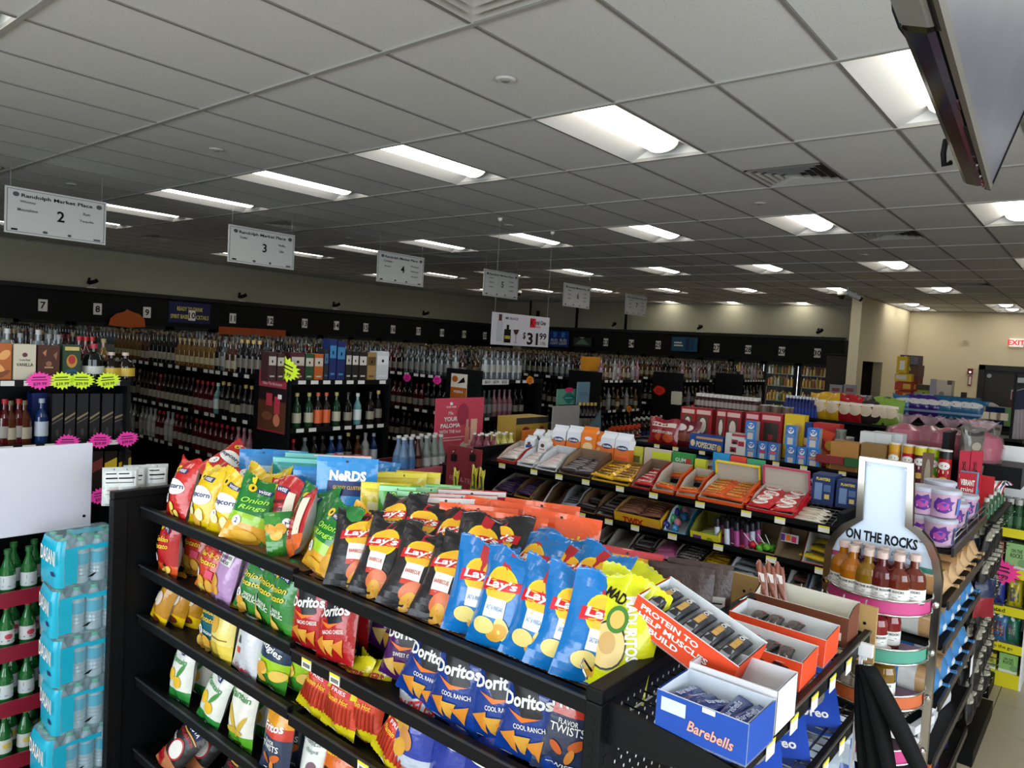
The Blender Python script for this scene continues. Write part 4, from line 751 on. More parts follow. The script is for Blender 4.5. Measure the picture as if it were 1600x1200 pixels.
# ================================================================== candy gondola
TILT = radians(14)
def gondola(name, label, cx, half, y0, y1, zs, top=1.40, faces=(-1, 1), tags=True, tilt=0):
    g = empty(name, label, 'shelving', (cx, (y0+y1)/2, 0)); my = (y0+y1)/2
    L = lambda a, b, nm, m=BLK, par=None: B1(nm, (a[0], a[1]-my, a[2]), (b[0], b[1]-my, b[2]), m, par or g)
    L((-half, y0, 0), (half, y1, .15), 'base_deck'); L((-.015, y0, .15), (.015, y1, top), 'center_panel')
    for ya, yb in ((y0-.03, y0), (y1, y1+.03)): L((-half-.03, ya, 0), (half+.03, yb, top), 'end_panel')
    for z in zs:
        for f in faces:
            a, b = sorted((f*half, f*.015)); s = None
            if tilt and f < 0:
                q = MB(); q.box((a, y0-my, z-.045), (b, y1-my, z-.025), BLK); q.v = [(x, y, zz+(x-a)*math.tan(tilt)) for x, y, zz in q.v]; s = q.ob('shelf', g)
            else: s = L((a, y0, z-.045), (b, y1, z-.025), 'shelf')
            r = L((min(f*half, f*half-f*.015), y0, z-.042), (max(f*half, f*half-f*.015), y1, z), 'price_rail', BLK, s)
            if tags and f < 0:
                y = y0+.06
                while y < y1-.05:
                    q = MB(); q.box((-half-.002, y-.025-my, z-.036), (-half, y+.025-my, z-.006), TAG); q.box((-half-.0026, y-.025-my, z-.014), (-half-.002, y+.025-my, z-.006), YEL); q.ob('price_tag', s)
                    y += random.uniform(.16, .27)
    return g
CX = 3.5
gondola('candy_gondola', 'black gondola of open candy boxes in the middle of the photo', 3.86, .36, .93, 3.12, (1.38, 1.185, 1.02, .8), 1.45, tilt=TILT)
B1('back_ledge', (-.16, -.9, 1.38), (-.02, 1.0, 1.425), BLK, bpy.data.objects['candy_gondola'])
for nm, c, els in (('c_dark', '#2c2426', [('r', -.3, .3, .3, .7, ink('#8a8488'))]), ('c_purple', '#4a3560', [('r', -.3, .25, .3, .75, ink('#a99ab8'))]), ('c_mm', '#e6b012', [('t', "m&m's", 0, .5, .5, ink('#5a2a14'), dict(width=.6, bold=.05))]), ('c_red', '#c01f2a', [('t', "m&m's", 0, .5, .45, ink('#f0dcd0'), dict(width=.6, bold=.04))]), ('c_reese', '#e0561a', [('r', -.36, .25, .3, .75, ink('#4a2414')), ('t', "REESE'S", 0, .5, .35, cY, dict(width=.55))]), ('c_kit', '#c4141f', [('e', 0, .5, .3, .32, cW), ('t', 'KitKat', 0, .5, .3, cR, dict(width=.4, shear=.2))]), ('c_silver', '#a9adb4', [('r', -.3, .3, .3, .7, ink('#3a3640'))]), ('c_twix', '#8a5a4a', [('r', -.2, .2, .2, .8, ink('#c9986a'))]), ('c_lime', '#a9b83a', [('r', -.3, .3, .2, .7, ink('#5a8a8a'))]), ('c_hersh', '#9aa0a6', [('t', "HERSHEY'S", 0, .5, .42, ink('#1c1a20'), dict(width=.8, bold=.03))]), ('c_hdark', '#26201f', [('t', "HERSHEY'S", 0, .5, .4, ink('#cfc9c2'), dict(width=.8, bold=.03))]), ('c_yel', '#d9b81e', [('t', 'Mr. Goodbar', 0, .5, .4, ink('#7a1c14'), dict(width=.7))]), ('c_pink', '#c96a9a', []), ('c_white', '#e3dcd8', [('r', -.4, .2, .1, .8, ink('#c94a4a'))]), ('c_cream', '#d8cdb8', [('r', -.45, .1, .2, .9, ink('#6a4a34')), ('r', .15, 0, .5, 1, ink('#8a2a9a')), ('e', .32, .5, .1, .3, cW)])):
    bar(nm, 'candy_bar', .125 if nm not in ('c_kit', 'c_cream') else .11, .042 if nm not in ('c_kit', 'c_pink') else .07, .018, c, els or None)
CB = {'c_dark': 'dark brown', 'c_purple': 'purple', 'c_mm': 'yellow', 'c_red': 'red', 'c_reese': 'orange', 'c_kit': 'red four-finger', 'c_silver': 'silver', 'c_twix': 'caramel brown', 'c_lime': 'lime', 'c_hersh': 'grey chocolate', 'c_hdark': 'black chocolate', 'c_yel': 'yellow chocolate', 'c_pink': 'pink', 'c_white': 'white and red', 'c_cream': 'cream and purple'}
ctr = [0]
def candy(z, pl, pr, py, col, desc, key=None, n=5, hf=.04, hb=.075, d=.24, inner='#b9aea0', els=None, lid=None, lidcol=None, cols=1, ang=0):
    ya, yb = onx(CX+.01, pl, py).y, onx(CX+.01, pr, py).y; w = max(.05, ya-yb-.006); yc = (ya+yb)/2
    ctr[0] += 1; k = 'tray%d' % ctr[0]
    hb = hb*1.12+.008
    tray(k, 'candy_box', w, d, hf, hb, col, els, inner, lid, lidcol)
    o = put(k, (CX+.012, yc, z-.024), -90, lean=-14); o['label'] = desc; o['category'] = 'candy box'; o['group'] = 'open candy boxes'
    if key:
        pl_ = desc.split(' ')[:5]
        place = 'the '+' '.join(desc.split(' ')[:6])
        for i in range(n):
            for c in range(cols):
                yy = yc+(c-(cols-1)/2)*w/cols; xx = CX+.05+i*(d-.07)/max(1, n-1)
                put(key, (xx, yy+wobble(.006), z-.018+hf*.75+(xx-CX)*math.tan(TILT)), -90+ang+wobble(7), CB[key]+' wrapped candy bar', place, 'candy bar', 'wrapped bars in open candy boxes', -14+wobble(6), wobble(5), 1.18)
    return o
Z1, Z2, Z3 = 1.38, 1.185, 1.02
candy(Z1, 777, 806, 712, '#b8342a', 'red striped open box at the far end of top candy shelf', 'c_white', 4, .045, .07)
candy(Z1, 808, 834, 722, '#dfe2e6', 'white open box with blue print on top candy shelf', 'c_white', 4, .035, .07, inner='#d5d8dc')
candy(Z1, 836, 869, 730, '#e2e0de', 'white open box with pink sticks on top candy shelf', 'c_white', 5, .03, .08, inner='#cfd3d6')
candy(Z1, 872, 923, 742, '#5a4030', 'brown open box of dark bars on top candy shelf', 'c_dark', 7, .03, .085, inner='#8a7058', cols=2)
candy(Z1, 924, 983, 755, '#e2b01a', 'yellow open box of candy packets on top candy shelf', 'c_mm', 6, .035, .05, cols=2, inner='#8a6a30', els=[('r', -.48, .1, .48, .3, ink('#f0d032'))])
candy(Z1, 985, 1017, 765, '#b81f2a', 'red open box of candy packets on top candy shelf', 'c_red', 5, .035, .09, inner='#7a6450', els=[('t', "m&m's", .1, .5, .5, cW, dict(width=.5))])
candy(Z1, 1018, 1053, 775, '#d9541c', 'nearly empty orange box with grey inside on top candy shelf', 'c_reese', 2, .04, .09)
candy(Z1, 1055, 1087, 785, '#d9541c', 'small orange box beside the peanut butter cup box', 'c_reese', 2, .04, .08)
candy(Z1, 1089, 1161, 795, '#e0581a', 'wide orange box of peanut butter bars with yellow-edged lid', 'c_reese', 6, .045, .075, lid=.07, lidcol='#e6c61e', cols=2)
candy(Z1, 1164, 1240, 815, '#c01a26', 'wide red box of wafer bars with raised grey lid', 'c_kit', 4, .04, .06, lid=.1, lidcol='#b83a5a', cols=2)
for k in range(3): put('c_cream', (CX+.06+.05*k, onx(CX+.06, 1262, 820).y, Z1-.015+.0125*k), -90+wobble(4), 'cream, brown and purple candy packet', 'the near end of top candy shelf', 'candy packet', 'cream candy packets', scale=1.5)
candy(Z2, 768, 801, 770, '#3a2c34', 'dark box heaped with purple bars on middle candy shelf', 'c_purple', 7, .03, .05, cols=1)
candy(Z2, 803, 829, 775, '#c9982a', 'yellow-fronted box of purple bars on middle candy shelf', 'c_purple', 5, .035, .07, inner='#6a5038')
candy(Z2, 831, 850, 780, '#d9d4cc', 'narrow brown box with white front on middle candy shelf', None, 0, .03, .08, inner='#5f4630')
candy(Z2, 852, 872, 785, '#5f4630', 'narrow empty brown box on middle candy shelf', None, 0, .02, .08, inner='#5f4630')
candy(Z2, 874, 899, 790, '#b8b8ba', 'grey box of silver bars on middle candy shelf', 'c_silver', 7, .02, .085, inner='#8a8a8c')
candy(Z2, 901, 930, 800, '#8a6a4a', 'kraft box with blue and red bars on middle candy shelf', 'c_dark', 3, .03, .08, inner='#8a6a4a')
candy(Z2, 932, 958, 806, '#6a2a2a', 'dark red heap box beside the yellow caramel bar box', 'c_dark', 5, .035, .05)
candy(Z2, 960, 1034, 812, '#dba41e', 'tall yellow box with red letters TWIX on middle candy shelf', 'c_twix', 6, .075, .08, d=.2, cols=2, inner='#b08a4a', els=[('t', 'TWIX', -.08, .5, .5, ink('#b81f1a'), dict(width=.46, bold=.05)), ('r', .25, .1, .45, .6, ink('#d99a4a'))])
candy(Z2, 1036, 1072, 830, '#3f8fb8', 'blue open box of coloured plastic eggs on middle candy shelf', None, 0, .03, .1, inner='#cfdbe0')
q = MB(); q.lathe([(0, 0), (.014, .003), (.02, .014), (.021, .022), (.017, .036), (.008, .046), (0, .048)], 10, foil('#2a86c4')); PROTO['egg'] = q.ob('plastic_egg')
EGG = {}
for c, h in (('blue', '#2a86c4'), ('navy', '#2a2a80'), ('pink', '#e08aa0'), ('green', '#2f9a5a')):
    m = MB(); m.lathe([(0, 0), (.014, .003), (.02, .014), (.021, .022), (.017, .036), (.008, .046), (0, .048)], 10, foil(h)); PROTO['egg_'+c] = m.ob('plastic_egg')
yc = onx(CX+.08, 1054, 820).y
for k in range(10): c = ('blue', 'navy', 'pink', 'green')[k % 4]; put('egg_'+c, (CX+.04+.045*(k//2), yc+(.022 if k % 2 else -.022), Z2-.01+.0135*k), 0, c+' plastic candy egg', 'the blue open box', 'candy egg', 'plastic eggs', wobble(30), wobble(30))
candy(Z2, 1078, 1124, 842, '#d9cf2a', 'bright yellow box of spray candy tubes on middle candy shelf', None, 0, .06, .09, d=.2, inner='#8a8a30', els=[('r', -.4, .25, -.1, .7, ink('#6a3a8a')), ('e', .2, .4, .12, .3, ink('#8a9a1a'))])
for c, h, h2 in (('green', '#3f7a4a', '#8ab84a'), ('violet', '#4a2a62', '#a84a8a'), ('teal', '#3a7a9a', '#c9d0e0'), ('red', '#a81f3a', '#e0b0b0')):
    m = MB(); m.lathe([(.014, 0), (.014, .09), (.016, .092), (.016, .13), (.006, .14)], 10, [ink(h2), ink(h), ink('#1c1a20'), ink('#1c1a20')]); PROTO['tube_'+c] = m.ob('candy_tube')
y0 = onx(CX+.1, 1100, 825).y
for k in range(4): put('tube_'+('green', 'red')[k % 2], (CX+.06+.04*k, y0, Z2+.01), -90, ('green', 'red')[k % 2]+' candy spray tube lying', 'the bright yellow box', 'candy tube', 'tubes', 0, 80)
for k in range(12):
    px = 1124+5.2*k; c = ('teal', 'violet', 'violet', 'teal', 'violet')[k % 5]
    put('tube_'+c, (CX+.03+.03*(k % 3), onx(CX+.05, px, 845).y, Z2-.015+.007*(k % 3)), 0, c+' candy tube standing', 'the middle candy shelf', 'candy tube', 'standing candy tubes', 6)
q = MB(); q.lathe([(0, .0), (.012, .004), (.019, .018), (.014, .032), (0, .037)], 8, foil('#c01f2f')); q.tube([(0, 0, .036), (0, 0, .09)], .002, cW, 5); PROTO['lolly_red'] = q.ob('lollipop')
q = MB(); q.lathe([(0, .0), (.012, .004), (.019, .018), (.014, .032), (0, .037)], 8, foil('#5aa82a')); q.tube([(0, 0, .036), (0, 0, .09)], .002, cW, 5); PROTO['lolly_green'] = q.ob('lollipop')
candy(Z2, 1163, 1212, 862, '#8a745a', 'tan box heaped with red and green lollipops on middle shelf', None, 0, .03, .1, inner='#9a8466')
for k in range(12): c = 'red' if k < 6 else 'green'; put('lolly_'+c, (CX+.03+.03*(k % 3), onx(CX+.05, 1170+3.6*k, 872).y, Z2+.0+.012*(k % 2)), 0, c+' round lollipop', 'the tan lollipop box', 'lollipop', 'lollipops', 60+wobble(30), wobble(60))
candy(Z2, 1207, 1252, 878, '#9a8466', 'tall kraft box with a colourful card on middle candy shelf', None, 0, .02, .12, inner='#a08a6a')
boxp('colour_card', 'display_card', .09, .004, .04, '#c9c0d0', [('r', -.45, .1, -.2, .9, ink('#5a3a8a')), ('r', -.15, .2, .1, .9, cO), ('r', .15, .1, .4, .8, ink('#c93a5a'))]); o = put('colour_card', (CX+.08, onx(CX+.08, 1232, 848).y, Z2+.06), -90); o['label'] = 'small colourful printed card in the tall kraft box'; o['category'] = 'card'
candy(Z2, 1250, 1292, 892, '#b83a4a', 'red and white slanted box at the near end of middle shelf', 'c_yel', 3, .03, .13, inner='#d5d5d2')
candy(Z3, 768, 792, 812, '#2a2a20', 'dark green box at far end of lower candy shelf', 'c_dark', 3, .03, .06, inner='#3a3a20')
candy(Z3, 794, 822, 818, '#2c2a34', 'dark box of violet bars on lower candy shelf', 'c_purple', 6, .03, .05)
candy(Z3, 826, 858, 825, '#4a4a30', 'open box of lime bars on lower candy shelf', 'c_lime', 6, .03, .05, inner='#4a4434')
candy(Z3, 860, 886, 832, '#5f5850', 'grey open box almost empty on lower candy shelf', 'c_silver', 2, .02, .07, inner='#6a625a')
candy(Z3, 888, 922, 838, '#4a4038', 'brown box of silver-grey packets on lower candy shelf', 'c_silver', 6, .03, .06, inner='#5a4a3a')
candy(Z3, 924, 946, 845, '#1c1a14', 'black box with gold letters on lower candy shelf', None, 0, .05, .05, els=[('t', 'BRAIN', 0, .5, .35, ink('#8a742a'), dict(width=.8))])
candy(Z3, 948, 982, 850, '#8f8a80', 'empty grey carton on lower candy shelf', None, 0, .04, .07, inner='#9a958a')
candy(Z3, 984, 1014, 862, '#6a6864', 'grey carton of dark candy on lower candy shelf', 'c_dark', 4, .04, .06, inner='#7a766e')
candy(Z3, 1016, 1050, 872, '#8a8078', 'carton of round pink candies on lower candy shelf', 'c_pink', 5, .03, .06, inner='#8a7a6a', cols=1)
candy(Z3, 1052, 1090, 880, '#1c1a1a', 'black carton of dark chocolate bars on lower candy shelf', 'c_hdark', 7, .035, .05, inner='#2a2624')
candy(Z3, 1092, 1130, 890, '#b8981a', 'yellow carton of chocolate bars on lower candy shelf', 'c_yel', 7, .035, .05, inner='#6a5a2a')
candy(Z3, 1134, 1180, 900, '#4f8aa8', 'blue-fronted carton of grey chocolate bars on lower shelf', 'c_hersh', 4, .035, .07, inner='#c4c8ca', cols=1, els=[('t', "HERSHEY'S", 0, .45, .5, cK, dict(width=.8, bold=.03))])
candy(Z3, 1183, 1222, 910, '#201c1c', 'dark carton of chocolate bars on lower shelf beside the blue-fronted one', 'c_hdark', 7, .04, .055, inner='#2a2624', els=[('t', "HERSHEY'S", 0, .5, .5, ink('#b8b2aa'), dict(width=.8))])
candy(Z3, 1224, 1256, 920, '#b9b9b4', 'grey-white carton nearly empty on lower candy shelf', 'c_twix', 3, .03, .09, inner='#c9cac8')
candy(Z3, 1258, 1290, 930, '#1f5aa8', 'white carton with blue notched front on lower candy shelf', None, 0, .035, .1, inner='#c4d0da', els=[('t', 'JOLLY', 0, .4, .4, cW, dict(width=.6))])
# goldfish style cartons and packets standing behind the top boxes
carton('fish_w', 'snack_carton', .1, .06, .17, [(.45, '#e0722a'), (1, '#e6e8ee')], [('e', 0, .62, .38, .12, ink('#2a3a6a')), ('t', 'Goldfish', 0, .62, .1, cW, dict(width=.6, bold=.03)), ('r', -.4, .1, .4, .2, ink('#d94a2a'))])
carton('fish_o', 'snack_carton', .1, .06, .17, [(1, '#e87a1e')], [('e', 0, .35, .34, .22, ink('#e8c58a')), ('e', 0, .75, .26, .09, ink('#e6e0ea'))])
carton('milk_b', 'snack_carton', .07, .055, .13, [(1, '#e3e8ee')], [('p', [(-.35, .5), (.35, .55), (.35, .75), (-.35, .7)], ink('#2a4f8a')), ('e', 0, .8, .2, .1, ink('#7a3a2a'))])
carton('milk_p', 'snack_carton', .07, .055, .13, [(1, '#e6e6e6')], [('e', 0, .72, .22, .12, ink('#5a4030')), ('r', -.3, .45, .3, .52, ink('#c98a9a'))])
FN = {'fish_w': 'orange and white cracker carton', 'fish_o': 'orange cracker carton', 'milk_b': 'small white carton with blue band', 'milk_p': 'small white carton with brown emblem'}
for k, px, py, dx in (('milk_b', 825, 700, .17), ('milk_p', 846, 702, .17), ('milk_b', 838, 690, .25), ('milk_p', 856, 692, .25), ('fish_w', 871, 700, .24), ('fish_w', 894, 702, .24), ('fish_o', 917, 704, .24), ('fish_o', 935, 712, .26), ('fish_w', 946, 712, .24), ('fish_w', 970, 716, .24)):
    put(k, (CX+dx, onx(CX+dx, px, py).y, onx(CX+dx, px, py+(6 if 'fish' in k else 12)).z), -90+wobble(6), FN[k], 'the top candy shelf', 'carton', 'gable-top cartons', 6)
boxp('gum_strip', 'back_card', .3, .02, .12, '#c9c0a0', [('r', -.5, 0, .5, .25, ink('#c9cf2a')), ('r', -.3, .3, .4, .8, ink('#9a6a5a'))])
def boxat(xv, r, d, col, els, label, cat, z=None, name='carton_box', side=None, top=None, grp=None):
    a, b, c, e = r; p0 = onx(xv, a, (b+e)/2); p1 = onx(xv, c, (b+e)/2); w = abs(p0.y-p1.y); m = (a+c)/2
    zb = onx(xv, m, e).z if z is None else z; zt = onx(xv, m, b).z; ctr[0] += 1; k = 'bx%d' % ctr[0]
    boxp(k, name, w, d, max(.02, zt-zb), col, els, top, side); o = put(k, (xv, (p0.y+p1.y)/2, zb), -90); o['label'] = label; o['category'] = cat
    if grp: o['group'] = grp
    return o
zs = Z1+.05
boxat(3.80, (983, 698, 1004, 730), .03, '#b8b83a', [('r', -.3, .3, .3, .6, ink('#5a5a20'))], 'yellow striped packet behind the candy packets', 'packet', zs)
boxat(3.80, (1006, 702, 1048, 735), .03, '#c9b9a8', [('r', -.2, .6, .5, .9, ink('#c9cf2a')), ('e', .1, .3, .3, .2, ink('#8a4a3a'))], 'tan picture packet behind the red candy box', 'packet', zs)
boxat(3.80, (1050, 708, 1083, 742), .03, '#2f8a3c', [('r', -.4, .1, .0, .4, ink('#d9e6d9')), ('r', .1, .55, .4, .8, ink('#a8342a')), ('t', 'GUM', -.1, .7, .16, cW)], 'green gum display box behind the orange cartons', 'gum box', zs)
boxat(3.80, (1085, 718, 1102, 745), .03, '#d6d93a', [('r', -.35, .5, .35, .56, ink('#6a6a20')), ('r', -.35, .36, .35, .4, ink('#6a6a20'))], 'yellow instruction card beside the green gum box', 'card', zs)
for i, (a, b, c, n) in enumerate(((1113, 1139, '#1f8cc4', 'blue'), (1140, 1165, '#d8402f', 'red'), (1166, 1194, '#3fa070', 'green'))):
    boxat(3.79, (a, 708+5*i, b, 748+5*i), .012, c, [('r', -.5, 0, .5, .15, ink('#cfe3ee'))] if i == 0 else [], 'plain %s card standing behind the orange carton lid' % n, 'card', zs, 'display_card', grp='three coloured cards')
PL = [('t', 'PLANTERS', 0, .86, .1, ink('#e3c84a'), dict(width=.62, bold=.03)), ('r', -.36, .15, -.02, .72, ink('#6a86ae')), ('r', .05, .45, .36, .68, ink('#4a6690')), ('r', .1, .2, .32, .36, ink('#c9b06a'))]
boxat(3.72, (1268, 742, 1303, 786), .12, '#122a5c', PL, 'navy peanut box with yellow letters, left of the pair', 'peanut box', zs, grp='navy peanut boxes')
boxat(3.72, (1306, 752, 1342, 796), .12, '#122a5c', PL, 'navy peanut box with yellow letters, beside the white bottle-shaped sign', 'peanut box', zs, grp='navy peanut boxes')
q = MB()
for k in range(12): q.tube([(CX+.02, 1.3-.03*k, Z1-.012), (CX+.33, 1.3-.03*k, Z1-.012+.077)], .002, STEEL, 5)
for k in range(9): q.tube([(CX+.03+.035*k, .95, Z1-.009+.00873*k), (CX+.03+.035*k, 1.33, Z1-.009+.00873*k)], .002, STEEL, 5)
q.ob('wire_grid', bpy.data.objects['candy_gondola'], (-3.86, -(.93+3.12)/2, 0), kind='stuff')
# ================================================================== popcorn gondola and the aisles behind it
PX_ = 5.45
gondola('grocery_gondola', 'black gondola of popcorn, pastry boxes and canned food behind the candy', 5.85, .40, .75, 3.25, (1.37, 1.12, .8), 1.36)
gondola('grocery_gondola', 'black gondola of jars and bagged snacks second behind the candy', 7.95, .40, .6, 3.3, (1.56, 1.3, 1.05), 1.5, tags=False)
gondola('grocery_gondola', 'black gondola of paper goods and snack bags third behind the candy', 10.05, .40, .6, 3.3, (1.56, 1.3), 1.5, tags=False)
zp = 1.35
bag('pop_red', 'popcorn_bag', .2, .22, .09, [(1, '#8e1a22')], [('r', -.35, .7, .4, .85, ink('#d9c9c0')), ('e', .1, .3, .25, .16, ink('#c9542a')), ('t', 'POPCORN', 0, .5, .1, cW, dict(width=.6))], var=2)
bag('pop_red2', 'popcorn_bag', .2, .22, .09, [(1, '#6a1626')], [('e', -.05, .75, .3, .12, ink('#e0d0d0')), ('e', .1, .4, .25, .16, ink('#8a4a3a')), ('e', -.2, .3, .15, .1, ink('#d9a0a8'))], var=2)
for k, px in (('pop_red', 1032), ('pop_red', 1046), ('pop_red2', 1065), ('pop_red2', 1075)): put(k, (PX_+.1+wobble(.03), onx(PX_+.1, px, 675).y, zp), -90+wobble(10), 'dark red caramel popcorn bag', 'the popcorn gondola', 'popcorn bag', 'popcorn bags', 8)
boxat(PX_+.02, (1077, 681, 1129, 712), .14, '#1a4fa0', [('t', 'POPSECRET', .02, .42, .36, ink('#f0dfae'), dict(width=.62, bold=.04, rot=-.05)), ('e', -.4, .5, .07, .2, ink('#f0e0a8')), ('e', .4, .35, .07, .2, ink('#e6b24a')), ('r', -.3, .78, .5, .92, ink('#d99a6a'))], 'long blue popcorn box with cream letters POPSECRET', 'popcorn box', zp)
boxat(PX_+.02, (1133, 678, 1166, 710), .12, '#d9d6d2', [('r', -.2, .55, .1, .75, ink('#a83040')), ('r', -.25, .2, .05, .42, ink('#a83040')), ('r', .12, .5, .4, .7, ink('#a83040')), ('r', -.2, .9, .5, 1.0, ink('#b83a40')), ('e', -.05, .62, .1, .06, ink('#2a2a2a')), ('e', -.1, .28, .1, .06, ink('#2a2a2a'))], 'white and red drink mix box beside the blue popcorn box', 'box', zp)
def tarts(c, c2): return [('r', -.5, 0, .5, .5, ink(c2)), ('e', 0, .76, .3, .16, cW), ('t', 'POP', 0, .78, .2, ink('#2a62b8'), dict(width=.5, bold=.05)), ('r', -.35, .45, .35, .58, ink(c)), ('r', -.26, .06, .26, .4, ink('#cfc6bc'))]
TT = [(1165, 1182, 650, 681, 1, '#8a9ab0'), (1165, 1182, 681, 713, 0, '#8a9ab0'), (1184, 1199, 681, 714, 0, '#c93a5a'), (1200, 1216, 683, 717, 0, '#d95a6a'), (1227, 1244, 662, 692, 1, '#6a8ab8'), (1227, 1244, 692, 724, 0, '#6a8ab8'), (1245, 1260, 694, 727, 0, '#d98aa0'), (1261, 1280, 667, 698, 1, '#b88a7a'), (1261, 1280, 698, 731, 0, '#c9907a')]
NT = ['pale blue pastry box on upper left of left stack', 'pale blue pastry box on lower left of left stack', 'red-striped pastry box in middle of left stack', 'pink-striped pastry box at right of left stack', 'upper left pastry box of the right stack', 'lower left pastry box of the right stack', 'pink pastry box in middle of right stack', 'upper right pastry box of the right stack', 'lower right pastry box of the right stack']
hT = .145
for (a, b, c, d, up, cc), lab in zip(TT, NT):
    o = boxat(PX_+.02, (a, c, b, d), .07, '#2f74c4', tarts(cc, '#3f84d0'), lab, 'pastry box', zp+hT*up, 'pastry_box', side='#9a9a9c', grp='pastry boxes'); o.scale.z = hT/o.dimensions.z if o.dimensions.z else 1
CJ = [('r', -.42, .84, .42, .95, ink('#d9b0a8')), ('r', -.3, .3, .3, .8, ink('#5a4030')), ('e', 0, .55, .2, .2, ink('#d9cfc0')), ('r', -.35, .06, .35, .2, ink('#b86a3a'))]
for k, (a, b, lab) in enumerate(((1063, 1086, 'red snack box with white badge at left of the row'), (1084, 1112, 'second red snack box of the row'), (1119, 1134, 'narrow red and gold snack box of the row'), (1132, 1158, 'red snack box in the middle of the row'), (1164, 1186, 'red snack box with dark window behind pastry boxes'), (1188, 1222, 'large red snack box with open dark window'))):
    e = CJ if k < 4 else [('r', -.42, .84, .42, .95, ink('#d9a0a0')), ('r', -.34, .35, .34, .78, ink('#332c28')), ('r', -.1, .38, .1, .5, ink('#9a2a30')), ('r', -.35, .06, .35, .2, ink('#c9805a'))]
    boxat(PX_+.2+.02*(k % 2), (a, 636+2.0*k, b, 680), .1, '#96151f', e, lab, 'snack box', zp+.02, 'snack_box', grp='red snack boxes')
boxat(PX_+.24, (1225, 648, 1256, 690), .1, '#d6b41e', [('e', .2, .7, .22, .12, ink('#c99a4a')), ('r', -.4, .2, -.1, .8, ink('#e6d04a'))], 'yellow cereal box right of the red snack boxes', 'cereal box', zp+.02)
boxat(PX_+.26, (1250, 660, 1268, 700), .1, '#16307e', [('e', 0, .3, .3, .15, ink('#c94a3a')), ('e', 0, .5, .25, .1, ink('#e0c090'))], 'dark blue cereal box behind right pastry stack', 'cereal box', zp+.02)
boxat(PX_+.24, (1269, 662, 1310, 712), .12, '#a81c1c', [('p', [(-.4, .9), (.4, .8), (.1, .5)], ink('#d9502a')), ('e', .2, .5, .2, .12, ink('#c99a3a')), ('e', -.1, .25, .25, .12, ink('#b8701e'))], 'red and orange cereal box right of pastry boxes', 'cereal box', zp)
can('grey_can', 'food_can', .035, .07, [(1, '#9a9a94')], [('r', -.4, .2, .4, .8, ink('#5f6a5a'))], '#b9b9b4')
can('lilac_can', 'candle_jar', .035, .06, [(1, '#8a7a90')], [('r', -.4, .2, .4, .8, ink('#4a2a62'))], '#c0b8c4')
can('amber_can', 'food_can', .037, .085, [(1, '#c08a2a')], [('e', 0, .5, .3, .3, ink('#5a3a1a'))], '#d9c9a0')
can('green_can', 'food_can', .037, .085, [(1, '#6a8a4a')], [('r', -.4, .2, .4, .6, ink('#c9c9b4'))], '#b9c0a8')
for j in range(4):
    for i in range(4):
        x = PX_+.22; put('grey_can', (x+.01*(i % 2), onx(x, 1312+5*i if j < 2 else 1312, 690).y-(0 if j < 2 else .0)-.001*j, zp+.0+.07*j) if i == 0 or j == 3 else (x+.08*i, onx(x, 1312, 690).y, zp+.07*j), -90, 'small grey food can', 'the stack behind the amber cans', 'can', 'stacked grey cans')
for i in range(4): x = PX_+.16; put('lilac_can', (x, onx(x, 1322+9*i, 690).y, zp+.02), -90, 'lilac candle jar', 'the popcorn gondola', 'candle', 'lilac jars')
for i in range(5): x = PX_+.2; put('lilac_can', (x, onx(x, 1328+8*i, 675).y, zp+.085), -90+wobble(60), 'upper lilac candle jar', 'the popcorn gondola', 'candle', 'lilac jars', 0, wobble(40))
for i in range(5): x = PX_+.05; put('amber_can', (x, onx(x, 1302+13*i, 700).y, zp+.02), -90, 'amber-labelled food can', 'the popcorn gondola', 'can', 'amber cans')
for i in range(4): x = PX_+.13; put('amber_can', (x, onx(x, 1308+13*i, 690).y, zp+.02), -90, 'amber food can in second row', 'the popcorn gondola', 'can', 'amber cans')
boxat(PX_+.005, (1298, 692, 1342, 709), .19, '#b07a3a', [('r', -.45, .1, .45, .5, ink('#8a5a2a'))], 'low kraft tray holding amber cans', 'tray', zp)
boxat(PX_+.005, (1345, 694, 1384, 714), .19, '#8a6a3a', [('r', -.4, .3, .4, .6, ink('#c9a83a'))], 'low tray of gold cans right of the amber tray', 'tray', zp)
boxat(PX_-.01, (1274, 712, 1318, 724), .02, '#8a2a2c', [], 'plain dark red strip on the gondola front', 'shelf strip', name='shelf_strip'); boxat(PX_-.01, (1319, 716, 1345, 730), .02, '#2a5f2c', [], 'plain green strip on the gondola front', 'shelf strip', name='shelf_strip')
# white paper towel packs standing above
boxp('towel', 'towel_pack', .2, .1, .27, '#c9cdce', [('r', -.5, .36, .5, .58, ink('#1f5596')), ('e', -.3, .47, .09, .07, ink('#8ab0d8')), ('t', 'TOWELS', .1, .47, .07, cW, dict(width=.5)), ('r', -.01, .0, .0, .36, ink('#a8acae')), ('r', -.01, .58, .0, 1, ink('#a8acae'))])
put('towel', (PX_+.12, onx(PX_+.12, 1370, 660).y, zp+.03), -90, 'white towel pack with blue band', 'the popcorn gondola', 'towel pack', 'towel packs'); put('towel', (PX_+.22, onx(PX_+.22, 1388, 660).y, zp+.03), -94, 'white towel pack with blue band', 'the popcorn gondola', 'towel pack', 'towel packs')
